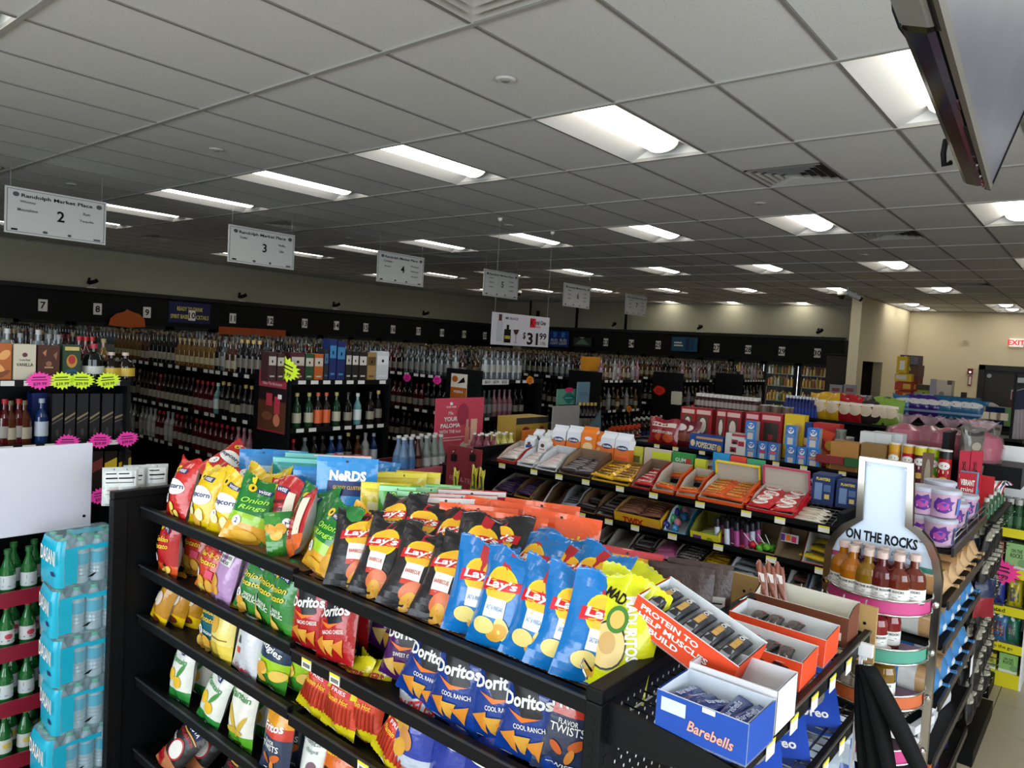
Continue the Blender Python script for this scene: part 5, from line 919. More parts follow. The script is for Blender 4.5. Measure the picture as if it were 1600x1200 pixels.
# tall chip cans
for k, c, c2, nm, px, py, dx in (('a', '#d98f1a', '#d9a12a', 'orange', 1398, 705, .06), ('b', '#b5121c', '#d9a12a', 'red', 1420, 708, .05), ('c', '#5a1630', '#d9c81e', 'dark purple', 1439, 712, .03), ('d', '#5a9a1e', '#b8c81e', 'green', 1459, 718, .03), ('e', '#b5121c', '#1c1a1a', 'black-topped red', 1476, 728, -.02)):
    can('chipcan_'+k, 'chip_can', .038, .245, [(.8, c), (1, c2)], [('e', 0, .62, .5, .1, cW), ('r', -.4, .42, .4, .5, ink('#f0e0c0')), ('e', 0, .25, .35, .08, ink('#e0b45a'))], '#e6e2da'); x = PX_+dx
    o = put('chipcan_'+k, (x, onx(x, px, py).y, 1.35), -90); o['label'] = nm+' tall chip can in the row behind the bottle-shaped sign'; o['category'] = 'chip can'; o['group'] = 'tall chip cans'
# second shelf of the popcorn gondola: bags half in shade
for i, (px, c) in enumerate(((1068, 'pop_red'), (1090, 'blue_pouch'), (1110, 'pop_red2'), (1220, 'cheetos'), (1250, 'doritos_blue'), (1270, 'doritos_red'), (1295, 'doritos_blue'), (1320, 'doritos_blue'))):
    put(c, (PX_+.09, onx(PX_+.09, px, 728).y, 1.1), -90, ('red', 'blue', 'dark red', 'orange', 'blue', 'bright red', 'navy', 'royal')[i]+' bag in shade', 'the lower popcorn shelf', 'snack bag', 'bags on the lower popcorn shelf', 10)
# ---- jars, bottles and bags on the gondolas behind
bottle('jar', 'jam_jar', [(.036, 0), (.038, .01), (.038, .085), (.03, .1), (.032, .101), (.032, .125)], ink('#3a1418'), ink('#e6e3dc'), 4, (.025, .07, ink('#a89a90')), 10, parts=False)
GX = 7.55
for i in range(30):
    r = i//15; px = 1092+6.2*(i % 15)+3*r; x = GX+.05+.09*r; put('jar', (x, onx(x, px, 640).y, 1.537), -90, ('front-row', 'rear-row')[r]+' dark jam jar with white lid', 'the jar gondola', 'jar', 'jam jars', scale=1.3)
bottle('sauce', 'sauce_bottle', [(.03, 0), (.03, .13), (.012, .18), (.012, .2), (.013, .2), (.013, .225)], ink('#15256a'), ink('#d9dde2'), 4, (.03, .11, ink('#1c3a9a')), 10, parts=False)
for i in range(20):
    r = i//10; x = GX+.05+.08*r; put('sauce', (x, onx(x, 1229+5.2*(i % 10)+2*r, 635).y, 1.537), -90, ('front-row', 'rear-row')[r]+' navy bottle with silver cap', 'the jar gondola', 'bottle', 'navy bottles')
can('soup', 'food_can', .04, .1, [(1, '#7a6a5a')], [('r', -.4, .2, .4, .8, ink('#a04a3a'))], '#b0aca4')
for i in range(8): x = GX-.02+.05*(i % 3); put('soup', (x, onx(x, 1192+6*i, 655).y, 1.537), -90, 'small grey tinned food can', 'the jar gondola', 'can', 'tinned food')
for c, h, n in (('b_yel', '#c99a1e', 'yellow'), ('b_red', '#a01a20', 'dark red'), ('b_blk', '#2a1c1c', 'black-brown'), ('b_grn', '#7a9a3a', 'olive green')):
    bag(c, 'snack_bag', .22, .28, .1, [(1, h)], [('e', 0, .5, .28, .2, ink('#d9c4a8')), ('r', -.3, .65, .3, .74, ink('#e6dcc8'))], var=1)
    NAMES[c] = n+' snack bag'
for c, px in (('b_yel', 1281), ('b_yel', 1301), ('b_red', 1321), ('b_red', 1337), ('b_blk', 1354), ('b_blk', 1369), ('b_grn', 1383), ('b_grn', 1393)):
    x = GX+.06; put(c, (x, onx(x, px, 640).y, 1.537), -90+wobble(6), NAMES[c], 'the jar gondola', 'snack bag', 'bags on the jar gondola', 6)
for i in range(6): put('b_yel', (GX-.02+.03*i, onx(GX, 1245+6*i, 652).y, 1.537), -90, 'yellow bag lying flat', 'the jar gondola', 'snack bag', 'flat yellow bags', 75, 10)
GX2 = 9.6
for c, h, n, pxs in (('pk_blue', '#2a6a9a', 'blue', (1412,)), ('pk_pur', '#3a1f7a', 'purple', (1432, 1446, 1460)), ('pk_teal', '#1f5f8a', 'teal blue', (1478, 1497, 1512, 1525))):
    bag(c, 'paper_pack', .26, .26, .16, [(1, h)], [('e', 0, .75, .35, .12, ink('#d0d0d0')), ('r', -.35, .3, .35, .4, ink('#8aa0c0'))], var=1, crimp=False)
    for px in pxs: x = GX2+.1; put(c, (x, onx(x, px, 630).y, 1.537), -90, n+' paper goods pack', 'the third gondola', 'paper pack', 'paper packs')
for c, h, n, pxs in (('q1', '#8a7a4a', 'mustard', (1532, 1545)), ('q2', '#2a4a8a', 'navy', (1556,)), ('q3', '#4a6a3a', 'green', (1568, 1582)), ('q4', '#b9b4a8', 'cream', (1540, 1575))):
    boxp(c, 'grocery_box', .18, .1, .2, h, [('r', -.3, .3, .3, .7, ink('#c9b8a0'))])
    for i, px in enumerate(pxs): x = GX2+.05+.1*i; put(c, (x, onx(x, px, 630).y, 1.537), -90, n+' grocery box', 'the third gondola', 'grocery box', 'grocery boxes')
# ================================================================== liquor gondolas
YE, PIT, LW = 5.0, 2.24, 1.0
def LX(k): return 3.35+PIT*(k-1)
LZ = (1.745, 1.36, 1.0, .6)
KW = ['first', 'second', 'third', 'fourth', 'fifth', 'sixth']
TAGW = ink('#d9d9d4')
for k in range(6):
    x0 = LX(k); cx = x0+LW/2
    g = empty('liquor_gondola', KW[k]+' black liquor gondola from the left, with a stocked end cap', 'shelving', (cx, 8.5, 0))
    L = lambda a, b, nm, m=BLK, par=None: B1(nm, (a[0]-cx, a[1]-8.5, a[2]), (b[0]-cx, b[1]-8.5, b[2]), m, par or g)
    ye = 12.4
    L((x0, YE, 0), (x0+LW, ye, .14), 'base_deck'); L((x0, YE+.46, .14), (x0+LW, YE+.5, 1.74), 'end_panel'); L((cx-.02, YE+.5, .14), (cx+.02, ye, 1.7), 'center_panel')
    tp = 1.83 if k > 1 else 1.79
    for xx in (x0-.02, x0+LW): L((xx, YE, .14), (xx+.02, YE+.5, tp if xx < x0 else 1.75), 'side_panel')
    for z in LZ:
        s = L((x0, YE, z-.04), (x0+LW, YE+.46, z-.02), 'shelf'); L((x0, YE-.012, z-.045), (x0+LW, YE+.004, z-.005), 'price_rail', BLK, s)
        for i in range(8):
            if random.random() < .75: xx = x0+.05+.118*i; q = MB(); q.box((xx-cx, YE-8.514, z-.04), (xx+.07-cx, YE-8.512, z-.01), TAGW); q.ob('price_tag', s)
        for f in (-1, 1):
            a = x0 if f < 0 else cx+.02; b = cx-.02 if f < 0 else x0+LW
            s = L((a, YE+.5, z-.04), (b, ye, z-.02), 'shelf'); xr = x0-.012 if f < 0 else x0+LW; L((xr, YE+.5, z-.045), (xr+.012, ye, z-.005), 'price_rail', BLK, s)
            if f < 0:
                y = YE+.6
                while y < YE+(3.2 if k == 1 else 2.2):
                    q = MB(); q.box((xr-.003-cx, y-8.5, z-.04), (xr-cx, y+.07-8.5, z-.01), TAGW); q.ob('price_tag', s); y += random.uniform(.1, .22)
# ---- bottle kinds
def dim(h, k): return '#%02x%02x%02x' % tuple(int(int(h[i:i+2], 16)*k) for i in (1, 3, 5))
def bp(r, h, sh=.58, nk=.014, nh=.78): return [(r*.96, 0), (r, .008), (r, h*sh), (r*.75, h*(sh+.08)), (nk, h*nh), (nk*.95, h*.9), (nk*1.12, h*.9), (nk*1.12, h)]
GD = lambda h: mat(h, .08, 0, 0, 0, 40, 0, 1, 0, .5)
clr = GD('#8f9a9c'); 
for key, r, h, sh, gm, cap, lab in (('b_dark', .037, .29, .6, '#171210', '#2a1c14', [(.05, .12, '#8f8874')]), ('b_amber', .04, .27, .6, '#4a2410', '#6a5a3a', [(.04, .11, '#a89f8a')]), ('b_clear', .036, .285, .62, '#4f585a', '#7f7f7c', [(.05, .14, '#8f918d')]), ('b_vodka', .042, .31, .7, '#6a7476', '#a8aaa6', [(.09, .17, '#c9c9c4')]), ('b_red', .037, .28, .6, '#4a0e12', '#a81820', [(.05, .12, '#8f8a82')]), ('b_green', .037, .29, .6, '#12361c', '#b8a45a', [(.05, .13, '#b4af96')]), ('b_white', .037, .29, .62, '#9a9a96', '#8a8a86', [(.06, .15, '#a8a4a0')]), ('b_pink', .037, .29, .55, '#a06a78', '#a8868c', [(.06, .14, '#b0909a')]), ('b_blue', .037, .28, .6, '#16305e', '#9aa4b4', [(.05, .14, '#b4bcc8')]), ('b_gold', .038, .27, .6, '#6a4a1c', '#9a8a62', [(.05, .11, '#b0a47c')]), ('b_wine', .037, .3, .55, '#120e12', '#c0a058', [(.06, .14, '#736d60')]), ('b_orange', .037, .29, .6, '#1c1512', '#c9562a', [(.04, .15, '#d8622e')]), ('b_teal', .036, .28, .6, '#5f8f90', '#d0d6d4', [(.05, .14, '#cfd8d6')])):
    bottle(key, 'liquor_bottle', bp(r, h, sh), GD(gm), ink(cap), 5, [(a, b, ink(c)) for a, b, c in lab], 10, parts=True)
    bottle(key+'_far', 'liquor_bottle', bp(r, h, sh), GD(dim(gm, .8)), ink(dim(cap, .55)), 5, [(a, b, ink(dim(c, .8))) for a, b, c in lab], 7, parts=False)  # far copies of each kind, the back's dimness put into darker colours
BN = {'b_dark': 'dark brown bottle with cream label', 'b_amber': 'amber whiskey bottle', 'b_clear': 'clear bottle with white label', 'b_vodka': 'tall clear vodka bottle', 'b_red': 'dark red bottle', 'b_green': 'dark green bottle', 'b_white': 'frosted white bottle', 'b_pink': 'pink bottle', 'b_blue': 'blue bottle', 'b_gold': 'golden bottle', 'b_wine': 'black wine bottle with gold foil', 'b_orange': 'orange-labelled bottle', 'b_teal': 'pale teal bottle'}
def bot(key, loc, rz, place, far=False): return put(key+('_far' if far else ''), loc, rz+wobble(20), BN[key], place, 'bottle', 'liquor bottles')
def ecap(k, lvl, items, dy=.06):
    """items: (bottle kind, px) on the front of an end cap"""
    for key, px in items:
        y = YE+dy; x = ony(y, px, 600).x; bot(key, (x, y, LZ[lvl]-.02), 0, 'level %s of the %s liquor end cap' % (('one', 'two', 'three', 'four')[lvl], KW[k]), k > 1)
def ybox(px, py0, py1, y, d, col, els, label, z, cat='boxed bottle', name='bottle_box', side=None, top=None):
    a, b = px; m = (a+b)/2; xa, xb = ony(y, a, py1).x, ony(y, b, py1).x; h = ony(y, m, py0).z-z; ctr[0] += 1; kk = 'yb%d' % ctr[0]
    boxp(kk, name, xb-xa-.004, d, h, col, els, top, side); o = put(kk, ((xa+xb)/2, y, z), 0); o['label'] = label; o['category'] = cat; return o
z1 = LZ[0]-.02; yb = YE+.03
ybox((-20, 18), 536, 589, yb, .09, '#b0602a', [('e', .2, .7, .3, .1, ink('#e0a05a'), .8), ('e', -.1, .4, .4, .08, ink('#e0a05a'), -.7), ('e', .1, .2, .4, .06, ink('#7a3a14'), .5)], 'orange patterned gift box at left end of first liquor end cap', z1)
ybox((20, 56), 538, 589, yb, .09, '#c9c2ac', [('e', 0, .72, .12, .06, ink('#5a1a2a')), ('t', 'Crown Royal', 0, .58, .07, INK, dict(width=.5, shear=.2)), ('t', 'VANILLA', 0, .46, .085, INK, dict(width=.76, bold=.01))], 'cream gift box lettered VANILLA on first liquor end cap', z1)
ybox((58, 93), 540, 589, yb, .09, '#4a2418', [('p', [(-.3, .8), (-.1, .9), (-.15, .7)], ink('#a8704a')), ('e', 0, .5, .14, .07, ink('#8a5a3a')), ('p', [(.2, .75), (.4, .85), (.35, .6)], ink('#8a5a3a')), ('r', -.2, .38, .2, .42, ink('#b08a6a'))], 'chocolate brown gift box beside the vanilla box', z1)
ybox((97, 126), 539, 589, yb, .09, '#28402a', [('e', 0, .56, .3, .18, ink('#b8862a')), ('e', 0, .6, .2, .12, ink('#a8281c')), ('e', 0, .25, .35, .12, ink('#1c4a5a')), ('r', -.4, .85, .4, .95, ink('#c9b06a'))], 'green illustrated gift box with red sun', z1)
bottle('big_black', 'liquor_bottle', [(.06, 0), (.064, .01), (.064, .14), (.05, .17), (.02, .19), (.02, .21), (.022, .21), (.022, .24)], GD('#0e1410'), ink('#a8283a'), 5, [(.05, .1, ink('#b9beb4'))], 14)
bottle('big_dark', 'liquor_bottle', [(.055, 0), (.058, .01), (.058, .1), (.045, .13), (.018, .15), (.018, .17), (.02, .17), (.02, .19)], GD('#140e0a'), ink('#c9b0a0'), 5, [(.035, .09, ink('#c9a83a'))], 14)
for kk, px, d in (('big_black', 145, 'squat black bottle with grey label'), ('big_dark', 173, 'squat dark bottle with gold label'), ('big_dark', 195, 'rightmost squat dark bottle')):
    o = put(kk, (ony(yb+.06, px, 589).x, yb+.06, z1), 0); o['label'] = d+' on first liquor end cap'; o['category'] = 'bottle'
ecap(0, 1, [('b_red', 8), ('b_amber', 17), ('b_red', 30), ('b_amber', 39), ('b_blue', 66)], .08)
ybox((48, 74), 614, 680, YE+.2, .09, '#14266e', [('e', 0, .4, .3, .15, ink('#3f5fae'))], 'royal blue gift box behind the amber bottles', LZ[1]-.02)
for i, (a, b) in enumerate(((80, 98), (100, 117), (119, 137), (139, 155), (158, 176), (178, 203))):
    ybox((a, b), 615, 685, YE+.06, .09, '#141216', [('p', [(-.5, .45), (.5, .58), (.5, .62), (-.5, .5)], ink('#8a7a5a')), ('p', [(-.5, .38), (.5, .5), (.5, .52), (-.5, .4)], ink('#6a5f4a')), ('e', 0, .2, .15, .08, ink('#3a342c'))], ('leftmost', 'second', 'third', 'fourth', 'fifth', 'rightmost')[i]+' black whisky carton with gold diagonal stripes on first end cap', LZ[1]-.02)
for i, (a, b, c) in enumerate(((140, 160, '#6a1c14'), (162, 182, '#c9a81a'), (184, 204, '#c9a81a'))): ybox((a, b), 705, 760, YE+.05, .09, '#1a100c', [('p', [(-.5, .5), (.5, .62), (.5, .85), (-.5, .73)], ink(c))], ('carton with red slanted label', 'left carton with yellow slanted label', 'right carton with yellow slanted label')[i]+' on first liquor end cap', LZ[2]-.02)
ecap(0, 0, [('b_vodka', 10), ('b_clear', 30), ('b_vodka', 58), ('b_clear', 75), ('b_clear', 90)], .3); ecap(0, 0, [('b_red', 122), ('b_red', 132), ('b_red', 142), ('b_gold', 160)], .3)
# second end cap: boxed bottles in a row, with poster on its side
bx = [(418, 431, 550, '#3a1a20', '#b8b0a8', 'left maroon'), (432, 443, 552, '#3a1a20', '#b8b0a8', 'second maroon'), (453, 475, 551, '#4a1626', '#c4bcac', 'wide maroon'), (476, 489, 553, '#1c4a2c', '#c4bcac', 'green'), (490, 504, 553, '#b85a1c', '#c4bcac', 'orange'), (505, 512, 545, '#20242c', '#4a6a8a', 'slim dark'), (513, 524, 530, '#16265e', '#3f7fae', 'left blue'), (525, 538, 533, '#14225a', '#3f7fae', 'right blue'), (539, 548, 548, '#1a1818', '#b9b4aa', 'left black'), (549, 559, 549, '#1a1818', '#c9c4ba', 'middle black'), (560, 572, 550, '#1c1a1a', '#c9c4ba', 'right black'), (573, 586, 551, '#9a7a4a', '#5a4424', 'tan'), (587, 606, 549, '#c4c6c8', '#d9dada', 'wide white')]
for a, b, py, c, c2, n in bx: ybox((a, b), py, 598, YE+.03, .1, c, [('r', -.46, .55, .46, .85, ink(c2)), ('e', 0, .68, .1, .05, INK), ('r', -.3, .15, .3, .2, ink(c2))], n+' whisky carton on top of second liquor end cap', z1)
ecap(1, 1, [('b_green', 465), ('b_green', 484), ('b_orange', 498), ('b_orange', 511), ('b_green', 527), ('b_dark', 545), ('b_teal', 560), ('b_dark', 580), ('b_wine', 592)])
ecap(1, 2, [('b_red', 462), ('b_clear', 480), ('b_dark', 495), ('b_dark', 508), ('b_blue', 522), ('b_blue', 535), ('b_wine', 548), ('b_amber', 563), ('b_white', 575), ('b_blue', 588)])
# third: tall clear bottles; frosted pink bottles
ecap(2, 0, [('b_vodka', 757), ('b_vodka', 766), ('b_vodka', 775), ('b_vodka', 783), ('b_vodka', 791), ('b_vodka', 800), ('b_vodka', 808)])
ecap(2, 1, [('b_clear', 757), ('b_clear', 765), ('b_pink', 773), ('b_pink', 781), ('b_pink', 789), ('b_pink', 797), ('b_dark', 806), ('b_dark', 815)]); ecap(2, 2, [('b_dark', 760+8*i) for i in range(7)])
for k in range(3, 6):
    a, b = pix((LX(k)+.05, YE+.06, 1.7))[0], pix((LX(k)+.95, YE+.06, 1.7))[0]; n = (9, 8, 7)[k-3]
    for lvl, kinds in enumerate((('b_pink', 'b_white', 'b_amber', 'b_gold'), ('b_wine', 'b_gold', 'b_wine', 'b_white'), ('b_wine', 'b_dark', 'b_green'))):
        ecap(k, lvl, [(kinds[(i*7+lvl) % len(kinds)], a+(b-a)*i/(n-1)) for i in range(n)])
def yb2(px, a, b, c, lab, lvl, y=YE+.04, els=None): ybox(px, a, b, y, .1, c, els or [('r', -.3, .3, .3, .6, ink('#8a8480'))], lab, LZ[lvl]-.02)
yb2((956, 969), 575, 597, '#c9c9c8', 'white gift carton on fourth liquor end cap', 0)
o = ybox((917, 939), 558, 577, YE+.25, .1, '#d08a14', [], 'plain orange carton standing on fourth liquor end cap', 1.835, 'carton'); 
# aisle faces: bottles along the -x side, the nearest one by one, the rest as stuff
kinds = list(BN)
FACE = {1: (('b_clear', 'b_gold', 'b_dark', 'b_clear', 'b_amber', 'b_dark', 'b_wine'), ('b_dark', 'b_red', 'b_teal', 'b_dark', 'b_wine', 'b_dark'), ('b_pink', 'b_white', 'b_white', 'b_clear', 'b_red', 'b_dark'), ('b_dark', 'b_red')), 2: (('b_vodka', 'b_clear', 'b_dark', 'b_gold', 'b_red', 'b_clear'), ('b_red', 'b_dark', 'b_gold', 'b_wine'), ('b_dark', 'b_wine'), ('b_dark',))}
dflt = (('b_wine', 'b_gold', 'b_dark', 'b_clear'), ('b_wine', 'b_dark', 'b_dark'), ('b_dark', 'b_wine'), ('b_dark',))
for k in range(6):
    x0 = LX(k); rows = FACE.get(k, dflt); nn = {0: 0, 1: 22, 2: 12, 3: 7, 4: 4, 5: 3}[k]; far = MB()
    for lvl in range(3 if k else 1):
        z = LZ[lvl]-.02; y = YE+.56; i = 0; kk = random.choice(rows[lvl])
        while y < YE+7.2:
            if i % 4 == 0 or random.random() < .2: kk = random.choice(rows[lvl])
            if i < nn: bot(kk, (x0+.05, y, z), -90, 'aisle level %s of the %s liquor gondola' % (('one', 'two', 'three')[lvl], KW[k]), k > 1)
            else:
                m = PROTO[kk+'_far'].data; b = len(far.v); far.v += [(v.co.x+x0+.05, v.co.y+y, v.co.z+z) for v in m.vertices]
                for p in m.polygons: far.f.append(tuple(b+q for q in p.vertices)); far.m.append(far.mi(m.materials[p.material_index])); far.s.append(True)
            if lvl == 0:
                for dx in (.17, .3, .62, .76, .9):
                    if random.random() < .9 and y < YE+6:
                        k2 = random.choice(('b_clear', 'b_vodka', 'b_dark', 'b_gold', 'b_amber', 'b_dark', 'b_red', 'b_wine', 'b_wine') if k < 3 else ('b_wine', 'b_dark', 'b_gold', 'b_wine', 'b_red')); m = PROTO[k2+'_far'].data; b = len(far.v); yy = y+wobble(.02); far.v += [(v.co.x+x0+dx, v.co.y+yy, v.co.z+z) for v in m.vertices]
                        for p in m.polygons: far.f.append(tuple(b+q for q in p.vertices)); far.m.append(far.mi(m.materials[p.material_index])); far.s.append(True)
            y += .092; i += 1
    far.ob('distant_bottles', None, kind='stuff', label='crowded far bottles on the shelves of the %s liquor gondola' % KW[k], cat='bottles')
# posters on the end-cap sides
def side_poster(k, r, els, lab, col, name='poster', cat='poster'):
    xv = LX(k)-.024; return xposter(name, ((r[0], r[1]), (r[2], r[3])), xv, lambda w, h: fr(els, w, h), lab, cat, ink(col), .006)
side_poster(1, (403, 578, 450, 675), [('r', -.5, .0, .5, .5, ink('#5a3424')), ('r', -.5, .72, .5, 1, ink('#a83a48')), ('t', 'BULLEIT', -.05, .9, .06, INK, dict(width=.55, bold=.03)), ('t', 'Make The Manhattan', 0, .78, .05, ink('#e6c0c4'), dict(width=.7, shear=.3)), ('r', -.2, .42, .02, .62, ink('#b83a4a')), ('r', .1, .3, .3, .58, ink('#b83a4a')), ('r', .22, .55, .36, .62, cW), ('e', -.15, .25, .2, .07, ink('#7a4a34')), ('e', .2, .2, .12, .1, ink('#c97a5a')), ('r', -.5, 0, .5, .03, ink('#8a2a34'))], 'dark red bourbon poster on side of second liquor end cap', '#241a1c')
side_poster(2, (703, 584, 731, 640), [('r', -.5, .5, .5, .75, ink('#d9d2c4')), ('r', -.5, .25, .5, .62, ink('#a85a1e')), ('e', -.25, .85, .18, .09, ink('#a85a1e')), ('p', [(-.1, .72), (.4, .78), (.3, .92), (.1, .82)], INK), ('t', 'VODKA', 0, .5, .07, cW, dict(width=.6)), ('e', 0, .1, .16, .08, INK)], 'orange and white poster on side of third liquor end cap', '#d9d2c4')
xposter('price_strip', ((748, 593), (791, 601)), 5.55, lambda w, h: [], '', '', TAGW) if False else None
ybox((754, 795), 593, 601, YE-.02, .006, '#d0d0cc', [('t', '$25   $29   $22', 0, .5, .6, INK, dict(width=.85))], 'white shelf strip with black prices below tall clear bottles', ony(YE-.02, 775, 601).z, 'price strip', 'price_strip')
# price bursts
for kk, c in (('bpink', '#ff3fb4'), ('byel', '#dfff2e'), ('borange', '#f08a1e'), ('bred', '#e8341c'), ('bwhite', '#d9d9c4')): burst(kk, c)
BD = {'bpink': 'pink', 'byel': 'neon yellow', 'borange': 'orange', 'bred': 'red', 'bwhite': 'cream'}
def bst(kk, p, y, place, sc=1., rz=0): w = ony(y, *p); w.z = min(LZ, key=lambda q_: abs(q_-w.z))-.008; put(kk, (w.x, y, w.z), rz, BD[kk]+' starburst price card', place, 'price card', 'starburst price cards', 0, wobble(6), sc)
for p in ((62, 597),): bst('bpink', p, YE-.02, 'the top rail of the first liquor end cap')
for p in ((97, 597), (128, 597), (169, 597)): bst('byel', p, YE-.02, 'the top rail of the first liquor end cap')
for p in ((106, 686), (157, 684), (199, 682)): bst('bpink', p, YE-.02, 'the middle rail of the first liquor end cap', .95)
bst('bpink', (158, 766), YE-.02, 'the lower rail of the first liquor end cap')
w = onx(LX(1)-.04, 447, 577); put('byel', w, -70, 'neon yellow starburst card', 'the bourbon poster corner', 'price card', None, 0, 20, 1.7)
for p in ((636, 590), (683, 594)): w = onx(LX(2)-.015, *p); put('bpink', w, -90, 'small pink starburst card', 'the third liquor gondola', 'price card', None, 0, 0, .9)
bst('borange', (828, 596), YE-.02, 'the third liquor end cap', .9); w = onx(LX(4)-.026, 1030, 610); put('bred', w, -90, 'red starburst price card', 'the side of the fifth liquor end cap', 'price card', None, 0, 0, 1.4); bst('borange', (983, 640), YE-.02, 'the fourth liquor end cap', 1); bst('bred', (1088, 626), YE-.02, 'the sixth liquor gondola side', 1)
w = onx(LX(5)-.8, 1057, 622); q = MB(); n = 7
pts = []
for s in range(4):
    for i in range(n): t_ = -.5+i/n; a = (t_, -.5-(.04 if i % 2 else 0)); c_, s_ = cos(s*pi/2), sin(s*pi/2); pts.append((a[0]*c_-a[1]*s_, a[0]*s_+a[1]*c_))
q.add([(0, 0, 0)]+[(p[0]*.17, 0, p[1]*.19) for p in pts], [(0, 1+i, 1+(i+1) % len(pts)) for i in range(len(pts))], ink('#cfcdb8')); q.add([(0, .003, 0)]+[(p[0]*.17, .003, p[1]*.19) for p in pts], [(0, 1+(i+1) % len(pts), 1+i) for i in range(len(pts))], ink('#cfcdb8'))
q.ob('blank_price_card', None, onx(LX(4)-.026, 1057, 622), (0, 0, -pi/2), label='blank cream card with jagged edge on sixth liquor end cap', cat='price card')
# blue-green standees in the cross aisle
def standee(p, y, els, lab, col, name='display_card', cat='display card'):
    a, b, c, d = p; xa, xb = ony(y, a, d).x, ony(y, c, d).x; z0 = ony(y, (a+c)/2, d).z; h = ony(y, (a+c)/2, b).z-z0; w = xb-xa; q = MB(); q.box((-w/2, 0, 0), (w/2, .012, h), card(col)); q.prints(fr(els, w, h), lambda x, yy, o: (x, -o, yy), w, h); return q.ob(name, None, ((xa+xb)/2, y, z0), label=lab, cat=cat)
# ================================================================== cross-aisle displays (between snacks and liquor)
def rack(name, label, x0, x1, y0, y1, zs, z1, cat='display rack', col=BLK, rail=None):
    cx, cy = (x0+x1)/2, (y0+y1)/2; g = empty(name, label, cat, (cx, cy, 0)); L = lambda a, b, nm, m=col, par=None: B1(nm, (a[0]-cx, a[1]-cy, a[2]), (b[0]-cx, b[1]-cy, b[2]), m, par or g)
    L((x0, y0, 0), (x1, y1, .1), 'base'); L((x0, y1-.02, .1), (x1, y1, z1), 'back_panel')
    for x in (x0, x1-.015): L((x, y0, .1), (x+.015, y1-.02, z1), 'side_panel')
    for z in zs:
        s = L((x0+.015, y0, z-.02), (x1-.015, y1-.02, z), 'shelf')
        if rail: L((x0+.01, y0-.012, z-.035), (x1-.01, y0, z+.03), 'front_rail', rail, s)
    return g
# tonic stand: red rack with the pink Paloma poster
RED = card('#6e1a26')
yr = 3.95
xa, xb = ony(yr, 622, 740).x, ony(yr, 690, 760).x
zr = ony(yr, 655, 738).z
rack('tonic_rack', 'dark red tonic water rack behind the candy pouches', xa, xb+.02, yr, yr+.4, (zr, zr-.4, zr-.75), zr+.05, col=RED, rail=ink('#d9707e'))
bottle('tonic', 'tonic_bottle', [(.03, 0), (.031, .005), (.031, .1), (.02, .14), (.013, .17), (.012, .2), (.014, .2), (.014, .215)], glass('#b9c9c4', .5, .08), ink('#d9d9d4'), 5, [(.03, .08, ink('#c9d0d0'))], 12)
bottle('tonic_b', 'tonic_bottle', [(.03, 0), (.031, .005), (.031, .1), (.02, .14), (.013, .17), (.012, .2), (.014, .2), (.014, .215)], GD('#6a86a8'), ink('#d9d9d4'), 5, [(.03, .08, ink('#4a7ab4'))], 12)
bottle('tonic_r', 'tonic_bottle', [(.03, 0), (.031, .005), (.031, .1), (.02, .14), (.013, .17), (.012, .2), (.014, .2), (.014, .215)], GD('#4a2424'), ink('#d9d0d4'), 5, [(.03, .08, ink('#7a5a4a'))], 12)
for i, (px, kk) in enumerate(((629, 'tonic_b'), (640, 'tonic_b'), (651, 'tonic_r'), (664, 'tonic'), (676, 'tonic'), (686, 'tonic'))):
    for r in (0, 1): put(kk, (ony(yr+.05, px, 735).x+.03*r, yr+.05+.09*r, zr), wobble(20), {'tonic': 'clear tonic bottle', 'tonic_b': 'pale blue tonic bottle', 'tonic_r': 'dark red tonic bottle'}[kk], ('the front', 'the back')[r]+' of the tonic rack', 'tonic bottle', 'tonic bottles', scale=1.22)
standee((678, 622, 752, 706), yr+.3, [('e', -.2, .9, .03, .03, cW), ('t', 'FEVER-TREE', -.2, .84, .03, cW, dict(width=.2)), ('t', 'Mix', -.2, .73, .06, cW), ('t', 'YOUR', -.2, .62, .08, cW, dict(width=.28, bold=.03)), ('t', 'PALOMA', -.2, .5, .08, cW, dict(width=.4, bold=.03)), ('t', 'WITH THE best', -.2, .39, .06, cW, dict(width=.44)), ('r', -.42, .27, .1, .29, ink('#f0c4c8')), ('r', -.36, .22, .04, .24, ink('#f0c4c8')), ('e', .05, .7, .12, .2, ink('#a83a52')), ('e', .25, .12, .24, .09, ink('#e6d0c8')), ('r', .1, .14, .2, .45, ink('#e08a80')), ('r', .12, .45, .17, .6, ink('#d9a09a')), ('r', .22, .12, .36, .6, ink('#efc0a8')), ('e', .4, .2, .07, .07, ink('#b8283a'))], 'pink Paloma poster on the tonic rack', '#d24a60', 'poster', 'poster')
xs = xa+.45
w = onx(2.9, 720, 700)
# red side board with yellow pen packs on hooks
q = MB(); pa, pb_ = onx(3.25, 697, 740), onx(3.25, 750, 740); hh = onx(3.25, 720, 698).z; lowz = onx(3.25, 720, 800).z
q.box((0, pb_.y, 0), (.012, pa.y, hh), card('#7a1c26')); q.text('FEVER-TREE', 0, 0, .03, ink('#b8707a'), lambda u, v: (-.001, (pa.y+pb_.y)/2-u, hh-.2+v))
q.text('THE MIXER', 0, 0, .03, ink('#b8707a'), lambda u, v: (-.001, (pa.y+pb_.y)/2-u, hh-.36+v))
sb = q.ob('side_board', None, (3.25, 0, 0), label='dark red side board with yellow packs on hooks', cat='display board')
bag('pen', 'hanging_pack', .05, .15, .015, [(1, '#c9b81e')], [('r', -.35, .1, .35, .7, ink('#4a5a4a')), ('r', -.4, .78, .4, .92, ink('#3a3a3a'))], var=1, crimp=False)
